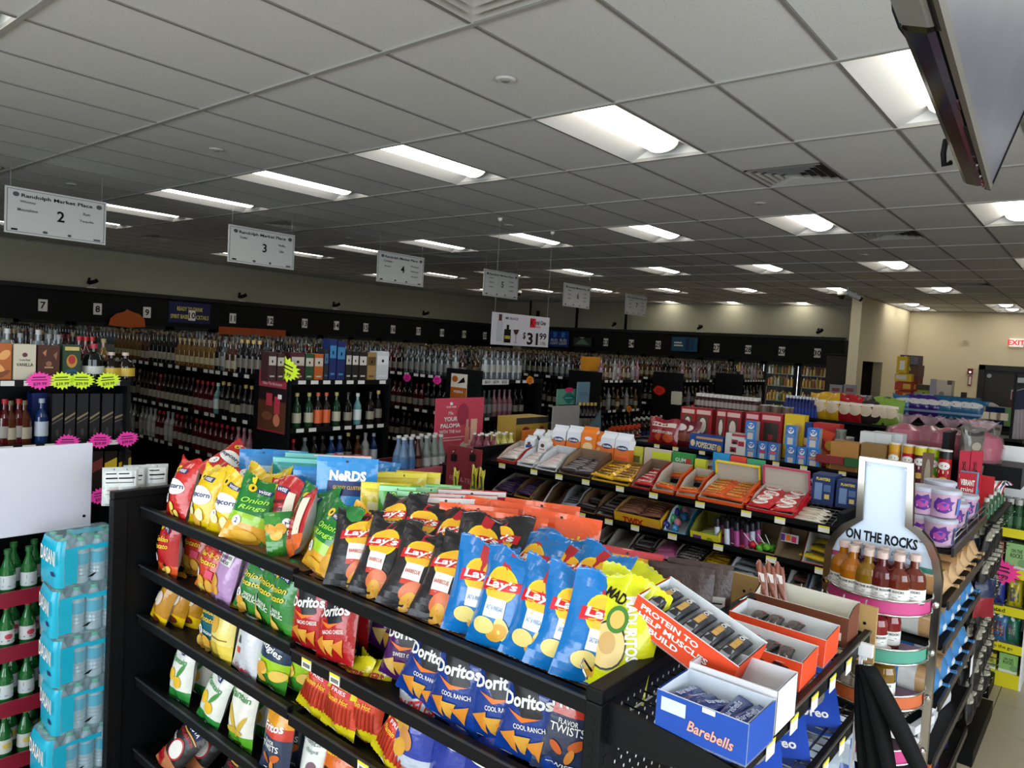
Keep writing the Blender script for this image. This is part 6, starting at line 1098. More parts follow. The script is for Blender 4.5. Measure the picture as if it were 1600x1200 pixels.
for i, (px, py) in enumerate(((712, 752), (741, 748), (752, 752))): w = onx(3.235, px, py); put('pen', (w.x, w.y, w.z-.075), -90, 'yellow hanging blister pack', 'the dark red side board', 'hanging pack', 'blister packs')
for px in (711, 740): w = onx(3.25, px, 715); q = MB(); q.box((-.02, -.016, -.02), (0, .016, .02), BLKM); q.tube([(0, 0, .01), (-.02, 0, .04), (.0, 0, .05)], .003, STEEL, 5); q.ob('hook_clip', None, w, label=('left', 'right')[px > 720]+' black clip hook on the dark red side board', cat='hook')
# four packs, carton and boards on a low table
tz = 1.2
tb = rack('low_display_table', 'black low display table with four-packs and a carton', 4.0, 5.6, 3.75, 4.4, (1.17,), 1.17)
def fourpack(key, c, c2):
    o = B1('bottle_carrier', (-.065, 0, 0), (.065, .13, .1), card(c)); q = MB(); q.box((-.05, -.001, .02), (.05, 0, .07), ink(c2)); q.ob('front_print', o)
    for i in range(4):
        q = MB(); q.lathe([(.026, .02), (.026, .12), (.012, .15), (.011, .18), (.013, .18), (.013, .19)], 10, [GD(c2), GD(c2), GD(c2), cW, cW], ((i % 2-.5)*.06, .035+.06*(i//2))); q.ob('bottle', o)
    PROTO[key] = o
fourpack('fp_pink', '#a86a78', '#8a4a5a'); fourpack('fp_yel', '#c9c44a', '#d6d27a')
for kk, px, py, n, dy in (('fp_pink', 758, 695, 'pink', .05), ('fp_pink', 770, 697, 'pink', .0), ('fp_yel', 785, 690, 'yellow', .04), ('fp_yel', 797, 694, 'yellow', 0)):
    y = 3.8+dy; w = ony(y, px, py); put(kk, (w.x, y, 1.17), -15, n+' tonic four-pack', 'the low display table', 'four-pack', 'tonic four-packs', scale=1.15)
ybox((805, 855), 652, 685, 4.1, .22, '#b0903a', [('e', -.2, .5, .14, .22, ink('#7a2a2a')), ('e', .3, .5, .1, .2, ink('#7a2a2a')), ('r', -.5, .8, .5, 1, ink('#3a3a3a'))], 'golden beer carton with dark red emblem on low display table', 1.17, 'carton', 'beer_carton')
ybox((818, 850), 672, 694, 3.95, .03, '#d9742a', [('r', 0, 0, .5, 1, ink('#c9d0d4'))], 'orange and white leaning card before the beer carton', 1.17, 'card', 'display_card')
standee((861, 634, 902, 699), 3.9, [], 'plain grey blank board standing behind the cartons', '#8f8a86', 'blank_board', 'board')
standee((870, 608, 905, 632), 4.3, [('p', [(-.28, .45), (0, .9), (.28, .45), (0, .0)], ink('#1f6a62')), ('r', -.15, .4, .15, .45, ink('#7ab8a8')), ('e', 0, .95, .2, .16, ink('#c92a6a'))], 'green card with teal diamond behind the blank board', '#5a8f7c')
standee((901, 597, 920, 632), 4.25, [('r', -.3, .5, .3, .53, ink('#3a5a6a')), ('r', -.35, .42, .35, .45, ink('#3a5a6a'))], 'slate blue upright card beside the green diamond card', '#5f7f90')
q = MB(); P0 = ony(4.0, 902, 690); pts = [ony(4.0, *p) for p in ((902, 860), (938, 860), (939, 640), (930, 655), (918, 668), (902, 672))]
for dy, rv in ((0, 1), (.01, -1)): q.poly([(p.x-P0.x, dy, p.z-P0.z) for p in pts][::rv], card('#5a7684'))
q.ob('curved_card', None, P0, label='blue-grey card with curved edge beside the blank board', cat='display card')
for i in range(5): w = ony(4.2, 905+6*i, 650); put('b_wine', (w.x, 4.2, w.z-.16), 0, 'black wine bottle', 'the low stand behind the curved card', 'wine bottle', 'wine bottles by the boards')
rack('wine_stand', 'low black wine stand behind the curved card', ony(4.15, 900, 660).x, ony(4.15, 940, 660).x, 4.1, 4.5, (ony(4.2, 917, 650).z-.16,), ony(4.2, 917, 650).z-.1)
xw = ony(4.3, 950, 690).x; xw2 = ony(4.3, 1002, 690).x; zz = ony(4.3, 975, 690).z-.06
rack('mixer_table', 'black low table of orange-topped cocktail bottles', xw-.05, xw2+1.5, 4.2, 4.9, (zz,), zz)
bottle('mixer', 'cocktail_bottle', [(.03, 0), (.03, .14), (.013, .18), (.013, .2), (.02, .2), (.02, .24)], GD('#5a2a24'), ink('#d9481c'), 4, [(.04, .12, ink('#b86a5a'))], 10, parts=False)
bottle('mixer_b', 'cocktail_bottle', [(.03, 0), (.03, .16), (.013, .2), (.013, .24), (.015, .24), (.015, .27)], GD('#2a1c1c'), ink('#c4c0bc'), 4, [(.04, .1, ink('#1c2a62'))], 10, parts=False)
for i in range(14): y = 4.27+.08*(i % 2); put('mixer', (ony(y, 953+3.4*i, 680).x, y, zz), 0, 'dark cocktail bottle with orange top', 'the low mixer table', 'cocktail bottle', 'orange-topped bottles')
for i in range(12): y = 4.55+.09*(i % 2); put('mixer_b', (ony(y, 990+3.8*i, 670).x, y, zz), 0, 'dark bottle with navy label', 'the low mixer table', 'cocktail bottle', 'navy-labelled bottles')
# ---- left: soju rack with the white header board, water packs
Ysj = 3.6; sx0, sx1 = ony(Ysj, 0, 1000).x-.35, 1.36
zz = [ony(Ysj, 0, p).z for p in (938, 1024, 1110, 1196)]
rack('soju_rack', 'black rack of green bottles with dark red shelf rails', sx0, sx1, Ysj, Ysj+.4, [z-.0 for z in zz], 1.25, rail=ink('#8a1a30'))
soju = bp(.031, .2, .55, .012, .8)
bottle('soju', 'soju_bottle', soju, GD('#1f6a30'), ink('#2a6a34'), 5, [(.03, .09, ink('#cfd6d8'))], 14, els=[('r', -.3, .55, .3, .85, ink('#8aa86a')), ('r', -.35, .2, .35, .28, ink('#8a9ac0'))])
bottle('soju_r', 'soju_bottle', soju, GD('#1f6a30'), ink('#b02a34'), 5, [(.03, .09, ink('#d6d6d4'))], 14, els=[('e', 0, .55, .2, .2, ink('#c94a5a')), ('r', -.35, .2, .35, .28, ink('#6a7ab0'))])
bottle('soju_y', 'soju_bottle', soju, GD('#1f6a30'), ink('#b8a02a'), 5, [(.03, .09, ink('#d2d6cc'))], 14, els=[('e', 0, .55, .25, .2, ink('#d9c45a'))])
for lv, kk in ((0, 'soju'), (1, 'soju_r'), (2, 'soju'), (3, 'soju_y')):
    for r in (0, 1):
        x = sx1-.05
        while x > sx0+.04: put(kk, (x-.03*r, Ysj+.06+.1*r, zz[lv]), wobble(15), {'soju': 'green bottle with pale label', 'soju_r': 'green bottle with red cap', 'soju_y': 'green bottle with yellow cap'}[kk], ('front', 'rear')[r]+' row of '+('top', 'second', 'third', 'lowest')[lv]+' green-bottle shelf', 'soju bottle', 'green soju bottles'); x -= .082
q = MB(); a, b = ony(3.5, 0, 760).x-.4, ony(3.5, 144, 750).x; zt, zb = ony(3.5, 144, 692).z, ony(3.5, 142, 815).z-.02
q.box((0, 0, 0), (b-a, .012, zt-zb), mat('#d7d7e4', .35)); q.lathe([(0, 0), (.006, 0)], 8, INK) if False else None
hb = q.ob('header_board', None, (a, 3.5, zb), label='large blank white board above the green bottles', cat='board', bevel=.004)
q = MB(); q.add([(b-a-.03+.007*cos(pi*k/4), -.001, .05+.007*sin(pi*k/4)) for k in range(8)], [tuple(range(8))], INK); q.ob('screw', hb)
for xx in (.15, b-a-.15): q = MB(); q.tube([(xx, .03, -.12), (xx, .02, .3)], .008, BLK); q.ob('support_rod', hb)
# water packs: 12 bottles visible under film
CY = mat('#1fa6c6', .25); WB = mat('#c4dcea', .08, 0, 0, 0, 40, .35, 1, 0, .6); CAPW = ink('#4fae8a')
FILM = mat('#bfe6f2', .1, 0, 0, 0, 14, 0, .2, .9); FILMC = mat('#18b0d0', .2, 0, 0, .06, 12, 0, .92, .15)
pw_, pd, ph = .26, .2, .2
o = MB()
def rbox(q, m, zlo, zhi, faces, ins=0.0, r=.03, n=4):
    ring = []
    for cx_, cy_, a0 in ((pw_/2-r, -pd/2+r, -pi/2), (pw_/2-r, pd/2-r, 0), (-pw_/2+r, pd/2-r, pi/2), (-pw_/2+r, -pd/2+r, pi)):
        for i in range(n+1): a = a0+pi/2*i/n; ring.append((cx_+r*cos(a), cy_+r*sin(a)))
    N = len(ring); lv = [(zlo, .97), (zlo+.02, 1.0), (zhi-.05, 1.0), (zhi-.015, .93), (zhi, .8)]
    vs = [(x*s+ins*(x/abs(x) if x else 0), y*s, z) for z, s in lv for x, y in ring]
    fs = []
    for L_ in range(len(lv)-1):
        for i in range(N):
            c = ((ring[i][0]+ring[(i+1) % N][0])/2, (ring[i][1]+ring[(i+1) % N][1])/2)
            if faces(c, L_): fs.append((L_*N+i, L_*N+(i+1) % N, (L_+1)*N+(i+1) % N, (L_+1)*N+i))
    q.add(vs, fs, m, True); return vs[-N:]
top = rbox(o, FILM, 0, ph, lambda c, L_: True); o.add(top, [tuple(range(len(top)))], FILM)
wp = o.ob('water_pack')
q = MB(); rbox(q, FILMC, 0, ph, lambda c, L_: ((c[0] < -pw_/2+.06 or c[0] > pw_/2-.035) and L_ < 3), .0015)
q.text('DASANI', 0, 0, .06, cW, lambda u, v: (-pw_/2-.004, -u-.01, .12+v), bold=.02, width=.165); q.add([(-pw_/2-.003, -.04, .06), (-pw_/2-.003, -.075, .065), (-pw_/2-.003, -.09, .05), (-pw_/2-.003, -.05, .045)], [(0, 1, 2, 3)], cN)
q.poly([(-.02, -pd/2-.003, .03), (.0, -pd/2-.003, .03), (.015, -pd/2-.003, .045), (.0, -pd/2-.003, .042)], INK)
fm = FILMC
for (xa_, xb_, za, zb_) in ((-.10, -.055, .01, .16), (-.055, .0, .145, .165), (.0, .075, .14, .165), (.085, .105, .02, .15)): q.poly([(xa_, -pd/2-.002, za), (xb_, -pd/2-.002, za+.004), (xb_, -pd/2-.002, zb_), (xa_, -pd/2-.002, zb_-.005)], fm)
for (xa_, xb_, ya_, yb2_) in ((-.06, .06, -.06, .01),): q.poly([(xa_, ya_, ph+.001), (xb_, ya_, ph+.001), (xb_, yb2_, ph+.001), (xa_, yb2_, ph+.001)], fm)
q.ob('printed_film', wp)
bot_ = MB(); bot_.lathe([(.028, .005), (.03, .01), (.03, .03), (.028, .035), (.03, .04), (.028, .05), (.03, .055), (.028, .065), (.03, .07), (.03, .135), (.022, .155), (.012, .172)], 12, [WB]*7+[CY]*0+[WB]+[WB]*4); bd = bot_.mesh('water_bottle')
lb = MB(); lb.lathe([(.0305, .08), (.0305, .125)], 12, CY); lb.lathe([(.014, .172), (.014, .188), (.0, .188)], 10, CAPW); ld = lb.mesh('bottle_label_and_cap')
for i in range(4):
    for j in range(3): b_ = link('water_bottle', bd, wp, ((i-1.5)*.062, (j-1)*.062, 0)); link('label_and_cap', ld, b_)
PROTO['water'] = wp
cw_ = dep(3.06, 122, 850); zt = dep(3.06, 120, 822).z
for k in range(7):
    z = zt-.2-.2*k
    if z < 0: z = 0
    ox, oy = ((0, 0), (-.005, .0), (.0, .0), (.008, .0), (-.02, .01), (-.035, .015), (-.02, .02))[k]
    put('water', (1.205+ox, 3.22+oy, max(z, .002)), -4+wobble(3), 'shrink-wrapped pack of water bottles with blue film', 'the stack beside the chip gondola', 'water pack', 'stacked water packs', 0, 0)
    if z <= 0: break
# ================================================================== bottle-shaped cocktail display
OXP = 2.55
def op(px, py, x=OXP): return onx(x, px, py)
out = [(1349, 716), (1424, 727), (1421, 822), (1437, 832), (1452, 850), (1462, 874), (1466, 900), (1293, 872), (1296, 856), (1305, 838), (1320, 823), (1343, 811)]
pts = [op(*p) for p in out]; cen = op(1380, 870); fz = 0
ot = empty('cocktail_display', 'chrome floor display with white bottle-shaped header reading ON THE ROCKS', 'display stand', (OXP, cen.y, 0))
q = MB(); bl = mat('#d3e2f4', .3)
for dx, rv in ((0, -1), (.008, 1)): q.poly([(dx, p.y-cen.y, p.z) for p in pts][::rv], bl)
q.add([(dx, p.y-cen.y, p.z) for p in pts for dx in (0, .008)], [(2*k, 2*((k+1) % 12), 2*((k+1) % 12)+1, 2*k+1) for k in range(12)], bl)
hd = q.ob('header_panel', ot)
a, b = op(1322, 831), op(1434, 852); slope = (b.z-a.z)/(a.y-b.y); tw_ = a.y-b.y; mid = (a+b)/2
def otm(u, v): return (-.002, mid.y-cen.y-u, mid.z+v+slope*u)
q = MB(); q.text('ON THE ROCKS', 0, 0, .034, INK, otm, bold=.035, width=tw_); q.text('bartender created cocktails', 0, -.036, .022, ink('#33333a'), otm, bold=-.005, shear=.4, width=tw_*.85)
q.text('TM', tw_*.53, .012, .005, INK, otm); q.ob('lettering', hd)
bands = [((1300, 862), (1380, 878), '#b8406e'), ((1380, 878), (1420, 886), '#d8a0b8'), ((1420, 886), (1458, 894), '#3f8a74')]
for (p0, p1, c) in bands: A, B_ = op(*p0), op(*p1); q = MB(); q.poly([(-.0015, A.y-cen.y, A.z-.008), (-.0015, B_.y-cen.y, B_.z-.008), (-.0015, B_.y-cen.y, B_.z+.008), (-.0015, A.y-cen.y, A.z+.008)], ink(c)); q.ob('colour_band', hd)
for p in ((1358, 727), (1416, 735)): w = op(*p); q = MB(); q.add([(-.002, w.y-cen.y+.004*cos(pi*k/4), w.z+.004*sin(pi*k/4)) for k in range(8)], [tuple(range(8))[::-1]], STEEL); q.ob('rivet', hd)
FRC = mat('#9a948a', .16, 1)
fo = [(1294, 880), (1296, 856), (1305, 838), (1320, 823), (1344, 810), (1349, 716), (1424, 727), (1421, 822), (1437, 832), (1452, 850), (1462, 874), (1467, 905)]
fp = [op(*p) for p in fo]; yl, yr_ = fp[0].y, fp[-1].y
path = [(0, yl-cen.y+.004, .0)]+[(0, p.y-cen.y, p.z) for p in fp]+[(0, yr_-cen.y-.002, 0)]
q = MB(); vs = []
for i, p in enumerate(path):
    a_ = Vector(path[max(i-1, 0)]); b_ = Vector(path[min(i+1, len(path)-1)]); d = (b_-a_).normalized(); n = Vector((0, -d.z, d.y))
    for s, x in ((.011, -.012), (-.011, -.012), (-.011, .014), (.011, .014)): vs.append(Vector(p)+n*s+Vector((x, 0, 0)))
q.add(vs, [(4*i+k, 4*i+(k+1) % 4, 4*i+4+(k+1) % 4, 4*i+4+k) for i in range(len(path)-1) for k in range(4)], FRC); q.ob('frame_tube', ot)
rz_ = [op(1458, 938).z, op(1452, 1012).z, op(1446, 1082).z, op(1440, 1165).z]; ry = (yl-yr_)/2; rc = (yl+yr_)/2-cen.y
for i, (z, c, n_) in enumerate(zip(rz_, ('#c0417c', '#4f9a84', '#c9663a', '#c0417c'), ('pink', 'green', 'orange', 'pink'))):
    sh = empty('ring_shelf', '', ''); del sh['label'], sh['category']; sh.parent = ot
    R_ = ry-.012; N = 20; arc = [(-R_*1.05*sin(pi*k/N), rc+R_*cos(pi*k/N)) for k in range(N+1)]
    q = MB(); q.poly([(x, y, z-.008) for x, y in arc], FRC); q.ob('wire_floor', sh)
    q = MB(); q.add([(x, y, zz) for zz in (z-.034, z+.006) for x, y in arc], [(k, N+1+k, N+2+k, k+1) for k in range(N)], ink(c), True); q.ob(n_+'_strip', sh)
    for zz in (z-.036, z+.008): q = MB(); q.tube([(x*1.02, rc+(y-rc)*1.02, zz) for x, y in arc], .0035, CHROME, 6); q.ob('rim', sh)
    for s in (yl, yr_): q = MB(); q.lathe([(.009, 0), (.009, .006), (0, .008)], 10, CHROME); q.ob('bolt', sh, (-.013, s-cen.y, z-.01), (0, -pi/2, 0))
otr = [(.033, 0), (.035, .006), (.035, .075), (.03, .092), (.013, .108), (.012, .13), (.015, .13), (.015, .148), (.012, .15)]
OC = {'amber': '#b56a10', 'olive': '#8a6414', 'ruby': '#5a1016', 'rust': '#6a200c', 'red': '#8a1a22', 'pale': '#8a8a70', 'teal': '#1f5a58'}
for n_, c in OC.items(): bottle('otr_'+n_, 'cocktail_bottle', otr, mat(c, .06, 0, 0, 0, 40, .25, 1, 0, .6), ink('#c9b0a6'), 5, [(.008, .05, ink('#dcdad4'))], 16, els=[('t', 'ON THE ROCKS', 0, .82, .16, INK, dict(width=.8, bold=.02)), ('r', -.4, .5, .3, .54, ink('#6a6a70')), ('r', -.4, .38, .2, .41, ink('#6a6a70'))])
def otrb(lvl, n_, u, x, z=None):
    u *= .84; x = max(x, -(ry-.012)*1.05*sqrt(1-u*u)+.046); yy = cen.y+rc+u*ry; put('otr_'+n_, (OXP+x, yy, rz_[lvl]-.0075), -90+wobble(14), n_+' ready-made cocktail bottle', ('top', 'second', 'third', 'lowest')[lvl]+' ring of the cocktail display', 'cocktail bottle', 'cocktail bottles on ring shelves')
for n_, u, x in (('amber', .74, -.06), ('amber', .45, -.11), ('olive', .1, -.125), ('ruby', -.18, -.12), ('rust', -.5, -.11), ('rust', -.76, -.055), ('ruby', .5, -.035), ('ruby', .2, -.05), ('ruby', -.1, -.045), ('rust', -.42, -.035)): otrb(0, n_, u, x)
for n_, u, x in (('amber', .75, -.03), ('teal', .6, -.07), ('olive', .2, -.12), ('red', -.15, -.12), ('red', .2, -.05), ('red', -.32, -.045)): otrb(1, n_, u, x)
for n_, u, x in (('pale', .25, -.09), ('pale', .0, -.12), ('olive', -.38, -.1)): otrb(2, n_, u, x)
for n_, u, x in (('ruby', .1, -.1), ('ruby', -.2, -.1)): otrb(3, n_, u, x)
# white clip strip with black belts at the end-cap corner
w0 = dep(1.95, 1347, 1006); q = MB(); q.box((-.004, -.004, -.75), (.004, .004, .0), WHITE)
for k in range(12): q.box((-.004, -.014, -.04-.055*k), (.004, -.003, -.02-.055*k), WHITE)
q.box((-.006, -.028, -.03), (.006, .012, .004), WHITE)
q.ob('clip_strip', None, w0, label='white notched clip strip hanging at the end-cap corner', cat='clip strip')
BELT = mat('#050506', .75)
for i, (p0, p1, p2, d0) in enumerate((((1352, 1045), (1372, 1100), (1395, 1230), 1.9), ((1358, 1042), (1400, 1120), (1455, 1240), 1.88), ((1350, 1055), (1358, 1120), (1372, 1230), 1.92), ((1345, 1040), (1342, 1110), (1350, 1220), 1.94))):
    A, B_, C_ = dep(d0, *p0), dep(d0-.01, *p1), dep(d0-.02, *p2); q = MB(); vs = []; fs = []; N = 10; wd = (.017, .019, .015, .01)[i]
    side = RT*wd
    for k in range(N+1):
        t_ = k/N; p = A*(1-t_)**2+B_*2*t_*(1-t_)+C_*t_*t_-A
        for s, o_ in ((-1, 0), (1, 0), (1, .008), (-1, .008)): vs.append(p+side*s*(1+.3*sin(pi*t_))+fw*o_)
    fs = [(4*k+j, 4*k+(j+1) % 4, 4*k+4+(j+1) % 4, 4*k+4+j) for k in range(N) for j in range(4)]+[(0, 3, 2, 1)]
    q.add(vs, fs, BELT, True); q.ob('belt_strap', None, A, label=('wide black strap hanging from the clip strip', 'black strap swinging right across the ring display', 'middle black strap against the white clip strip', 'thin black strap left of the white clip strip')[i], cat='strap', group='black straps')
# ================================================================== bread end cap on the candy gondola
ez = (1.385, 1.165, .985, .74, .5, .27)
g = empty('bread_end_cap', 'black end-cap rack of bread and candy tubs beside the cocktail display', 'shelving', (3.93, .67, 0)); L = lambda a, b, nm, m=BLK, par=None: B1(nm, (a[0]-3.93, a[1]-.67, a[2]), (b[0]-3.93, b[1]-.67, b[2]), m, par or g)
L((3.43, .84, 0), (4.43, .88, 1.4), 'back_panel'); L((3.43, .5, 0), (4.43, .84, .12), 'base')
for z in ez:
    s = L((3.45, .48, z-.02), (4.4, .84, z-.004), 'shelf', BLKM); r_ = L((3.44, .465, z-.025), (4.42, .475, z+.012), 'front_rail', mat('#2e2c2a', .3), s)
    q = MB()
    for yy in (.468,):
        for zz in (.05, .075): q.tube([(3.44-3.93, yy-.67, z+zz), (4.42-3.93, yy-.67, z+zz)], .003, STEEL, 5)
    for xx in (3.44, 3.76, 4.08, 4.42): q.tube([(xx-3.93, .468-.67, z+.02), (xx-3.93, .468-.67, z+.076)], .003, STEEL, 5)
    q.ob('wire_fence', s) if z > 1.3 else None
q = MB(); tub = [(.052, 0), (.054, .004), (.062, .1), (.066, .1), (.066, .112), (.06, .116), (0, .114)]
q.lathe(tub, 20, [mat('#c4a0b8', .35)]*2+[mat('#93aed2', .4)]+[mat('#b4b8c6', .35)]*4); o = q.ob('candy_tub'); PROTO['tub'] = o
q = MB(); rr = .059
q.prints([('p', [(-.035, .06), (-.02, .085), (-.005, .078), (.02, .09), (.025, .072), (.042, .07), (.03, .055), (.035, .035), (.01, .02), (-.02, .024), (-.036, .04)], ink('#5a2a8a')), ('p', [(-.024, .055), (0, .07), (.022, .06), (.02, .04), (-.005, .03), (-.022, .04)], ink('#b04a9a')), ('p', [(-.01, .06), (.012, .064), (.008, .048)], ink('#3f3fa8')), ('r', -.02, .034, .024, .042, ink('#d9a8d0')), ('r', .055, .015, .075, .085, ink('#5a7ac0'))], lambda x, y, off: ((rr+.004*(y-.05)/.05+off+.001)*sin(x/rr), -(rr+.004*(y-.05)/.05+off+.001)*cos(x/rr), y), .1, .1); q.ob('front_print', o)
for px, py, x, up in ((1440, 830, 3.55, 0), (1440, 795, 3.55, 1), (1480, 838, 3.52, 0), (1485, 800, 3.55, 1), (1462, 830, 3.78, 0), (1466, 790, 3.8, 1)):
    w = onx(x, px, py); put('tub', (x, min(.78, max(.535, w.y)), 1.385+.118*up), -80, ('lower', 'upper')[up]+' blue and pink cotton candy tub', 'the bread end cap', 'candy tub', 'cotton candy tubs')
for x, y in ((4.0, .56), (4.15, .6), (4.3, .56)): put('tub', (x, y, 1.385), -70, 'far cotton candy tub', 'the bread end cap', 'candy tub', 'cotton candy tubs')
def loaf(key, cols):
    """sliced loaf in a film bag, lying with its twisted end towards -y"""
    q = MB(); n = 14; R = [(0, .5), (.01, .92), (.06, 1), (.12, 1), (.18, 1), (.235, .95), (.255, .45), (.262, .16), (.27, .14), (.285, .24)]; rnd = random.Random(len(key))
    rings = []
    for y, s_ in R:
        rg = []
        for k in range(n):
            a_ = 2*pi*k/n; ca, sa = cos(a_), sin(a_); sq = (abs(ca)**4+abs(sa)**4)**-.25; wv = 1+rnd.uniform(-.05, .05)
            rg.append((.058*s_*ca*sq*wv, -y, .052+.05*s_*sa*sq*wv*(1 if s_ > .6 else .6)))
        rings.append(rg)
    for i in range(len(R)-1): q.add(rings[i]+rings[i+1], [(k, (k+1) % n, n+(k+1) % n, n+k) for k in range(n)], foil(cols[i % len(cols)]), True)
    q.add(rings[0], [tuple(range(n))], foil(cols[0])); PROTO[key] = q.ob('bread_loaf')
loaf('loaf_tan', ['#a87c4c', '#b98a5a', '#b08050', '#c29a6c', '#b98a5a', '#c9a47a', '#c9a47a', '#d0b08a', '#c9a47a'])
loaf('loaf_blue', ['#b58f66', '#d5d8da', '#2f78b8', '#d5d8da', '#b58f66', '#3a80bc', '#d5d8da', '#2f78b8', '#4a90c8'])
for key, z, xs, d in (('loaf_tan', 1.165, (3.54, 3.68, 3.84, 4.0, 4.16, 4.3), 'tan sliced bread bag'), ('loaf_blue', .985, (3.54, 3.7, 3.88, 4.06, 4.24), 'blue and white bread bag'), ('loaf_blue', .74, (3.54, 3.7, 3.86, 4.04, 4.24), 'blue and white bread bag')):
    for i, x in enumerate(xs): put(key, (x, .77, z), 0+wobble(8), d, ('second' if z > 1.1 else 'third' if z > .9 else 'fourth')+' tier of the bread end cap', 'bread', 'bread loaves', 0, wobble(4), 1.12)
boxp('loom', 'paper_pack', .2, .25, .035, '#e6e6e8', None); o = PROTO['loom']
q = MB(); q.prints(fr([('r', -.45, .1, .45, .9, ink('#141416')), ('t', 'AMERICAN', 0, .62, .2, cW, dict(width=.7)), ('t', 'LOOM', 0, .35, .22, cW, dict(width=.5))], .2, .25), lambda x, y, off: (x, y, .0355+off), .2, .25); q.ob('top_print', o)
for x in (3.56, 3.8, 4.04): 
    for j in range(3): put('loom', (x+wobble(.01), .53, .5+.036*j), wobble(12), 'black and white printed pack', ('bottom', 'middle', 'top')[j]+' of the stacks, bread end cap', 'paper pack', 'black and white packs')
boxp('sun', 'snack_box', .2, .2, .18, '#a8541e', [('t', 'SUN', 0, .6, .35, ink('#4a2a8a'), dict(width=.7, bold=.05)), ('r', -.5, 0, .5, .3, ink('#1c1a4a')), ('e', 0, .15, .12, .12, ink('#d9742a'))], side='#1a1838')
for x in (3.56, 3.8, 4.05): put('sun', (x, .53, .27), -10, 'orange and navy box lettered SUN', 'lowest tier of the bread end cap', 'snack box', 'SUN boxes')
# ================================================================== peg rack with hanging bags
pk = empty('peg_rack', 'dark peg rack of hanging packets beyond the bread end cap', 'display rack', (5.0, .6, 0)); L = lambda a, b, nm, m=BLK, par=None: B1(nm, (a[0]-5.0, a[1]-.6, a[2]), (b[0]-5.0, b[1]-.6, b[2]), m, par or pk)
L((4.62, .62, .08), (5.38, .66, 1.33), 'back_panel'); L((4.6, .45, 0), (5.4, .68, .09), 'base'); 
for s in (4.6, 5.36): L((s, .6, .05), (s+.04, .68, 1.33), 'upright_post')
bag('hang_dark', 'hanging_bag', .1, .17, .04, [(.68, '#141418'), (1, '#8f8c80')], [('r', -.4, .72, .4, .8, ink('#c9c5b4')), ('r', -.3, .3, .3, .45, ink('#2a2a34'))], var=2)
bag('hang_red', 'hanging_bag', .13, .2, .04, [(.6, '#8a1426'), (1, '#1a2346')], [], var=1)
for r_, z in enumerate((1.1, .92, .74, .56, .38, .2)):
    for c in range(6):
        x = 4.68+.125*c; q = MB(); q.tube([(x-5.0, .02, z+.18), (x-5.0, -.17, z+.19), (x-5.0, -.175, z+.2)], .003, STEEL, 5); q.ob('peg_hook', pk)
        for j in range(3): put('hang_dark', (x, .59-.05*j, z), wobble(8), 'dark hanging packet with silver top', ('top', 'second', 'third', 'fourth', 'fifth', 'lowest')[r_]+' row of the peg rack', 'hanging packet', 'hanging packets', wobble(5))
put('hang_red', (4.66, .47, .8), -40, 'red and navy hanging packet', 'the peg rack', 'hanging packet'); 
q = MB(); q.box((-.03, 0, 0), (.03, .002, .09), WHITE); q.ob('blank_tag', None, ony(.44, 1517, 1055), label='small blank white tag hanging on the peg rack', cat='tag')
bottle('lime', 'drink_bottle', [(.028, 0), (.03, .005), (.03, .09), (.02, .12), (.014, .13), (.018, .13), (.018, .16)], GD('#1f4a2a'), ink('#b9b9b2'), 5, [(.02, .07, ink('#2f5a38'))], 10, parts=False)
for c in range(10): x = 4.65+.075*c; put('lime', (x, .5+.06*(c % 2), 1.335), 0, 'small green bottle with white cap', 'the peg rack top', 'bottle', 'small green bottles', scale=.7)
L((4.6, .45, 1.32), (5.4, .68, 1.335), 'top_shelf')
burst('bp2', '#ff3f9a'); w = onx(5.9, 1561, 892); put('bp2', w, -90, 'pink starburst price card', 'the yellow-striped rack', 'price card', None, 0, 6, 1.6)
# ================================================================== yellow-striped drink rack
YX = 5.95; ya, yb_ = onx(YX, 1536, 1055).y, onx(YX, 1591, 1075).y
yk = empty('drink_rack', 'white rack with yellow shelf strips of cocktail boxes', 'display rack', (YX, (ya+yb_)/2, 0)); my = (ya+yb_)/2; L = lambda a, b, nm, m=WHITE, par=None: B1(nm, (a[0]-YX, a[1]-my, a[2]), (b[0]-YX, b[1]-my, b[2]), m, par or yk)
L((YX+.38, yb_-.1, 0), (YX+.4, ya+.35, 1.6), 'back_panel'); L((YX, yb_-.012, 0), (YX+.4, yb_, 1.05), 'side_panel'); L((YX, ya+.34, 0), (YX+.4, ya+.352, 1.05), 'side_panel')
L((YX, yb_, 0), (YX+.38, ya+.34, onx(YX, 1565, 1050).z), 'yellow_base', ink('#e0d21e'))
sz = [onx(YX, 1575, p).z for p in (826, 889, 949, 1007)]; YB = ink('#e6d81e')
for i, z in enumerate(sz):
    s = L((YX, yb_-.1 if i == 0 else yb_, z-.02), (YX+.38, ya+.34, z), 'shelf', mat('#6a6a68', .5)); L((YX-.008, yb_-.1 if i == 0 else yb_, z-.055), (YX, ya+.34, z+.005), 'yellow_strip', YB, s)
q = MB(); zz = sz[3]-.025; q.text('on the go', 0, 0, .03, ink('#3a3510'), lambda u, v: (-.0095, (ya-.09)-u-my, zz+v), bold=.01); q.ob('strip_lettering', yk)
q = MB(); zz = sz[2]-.025; q.text('elevated', 0, 0, .03, ink('#3a3510'), lambda u, v: (-.0095, (ya-.02)-u-my, zz+v), bold=.01); q.ob('strip_lettering', yk)
OTB = lambda: [('t', 'ON THE', 0, .72, .14, ink('#26301c'), dict(width=.5)), ('t', 'ROCKS', 0, .54, .16, ink('#26301c'), dict(width=.55)), ('r', -.5, 0, .5, .14, ink('#d9e0d4')), ('e', .3, .28, .2, .16, ink('#7aa06a'))]
fz_ = onx(YX, 1565, 1050).z
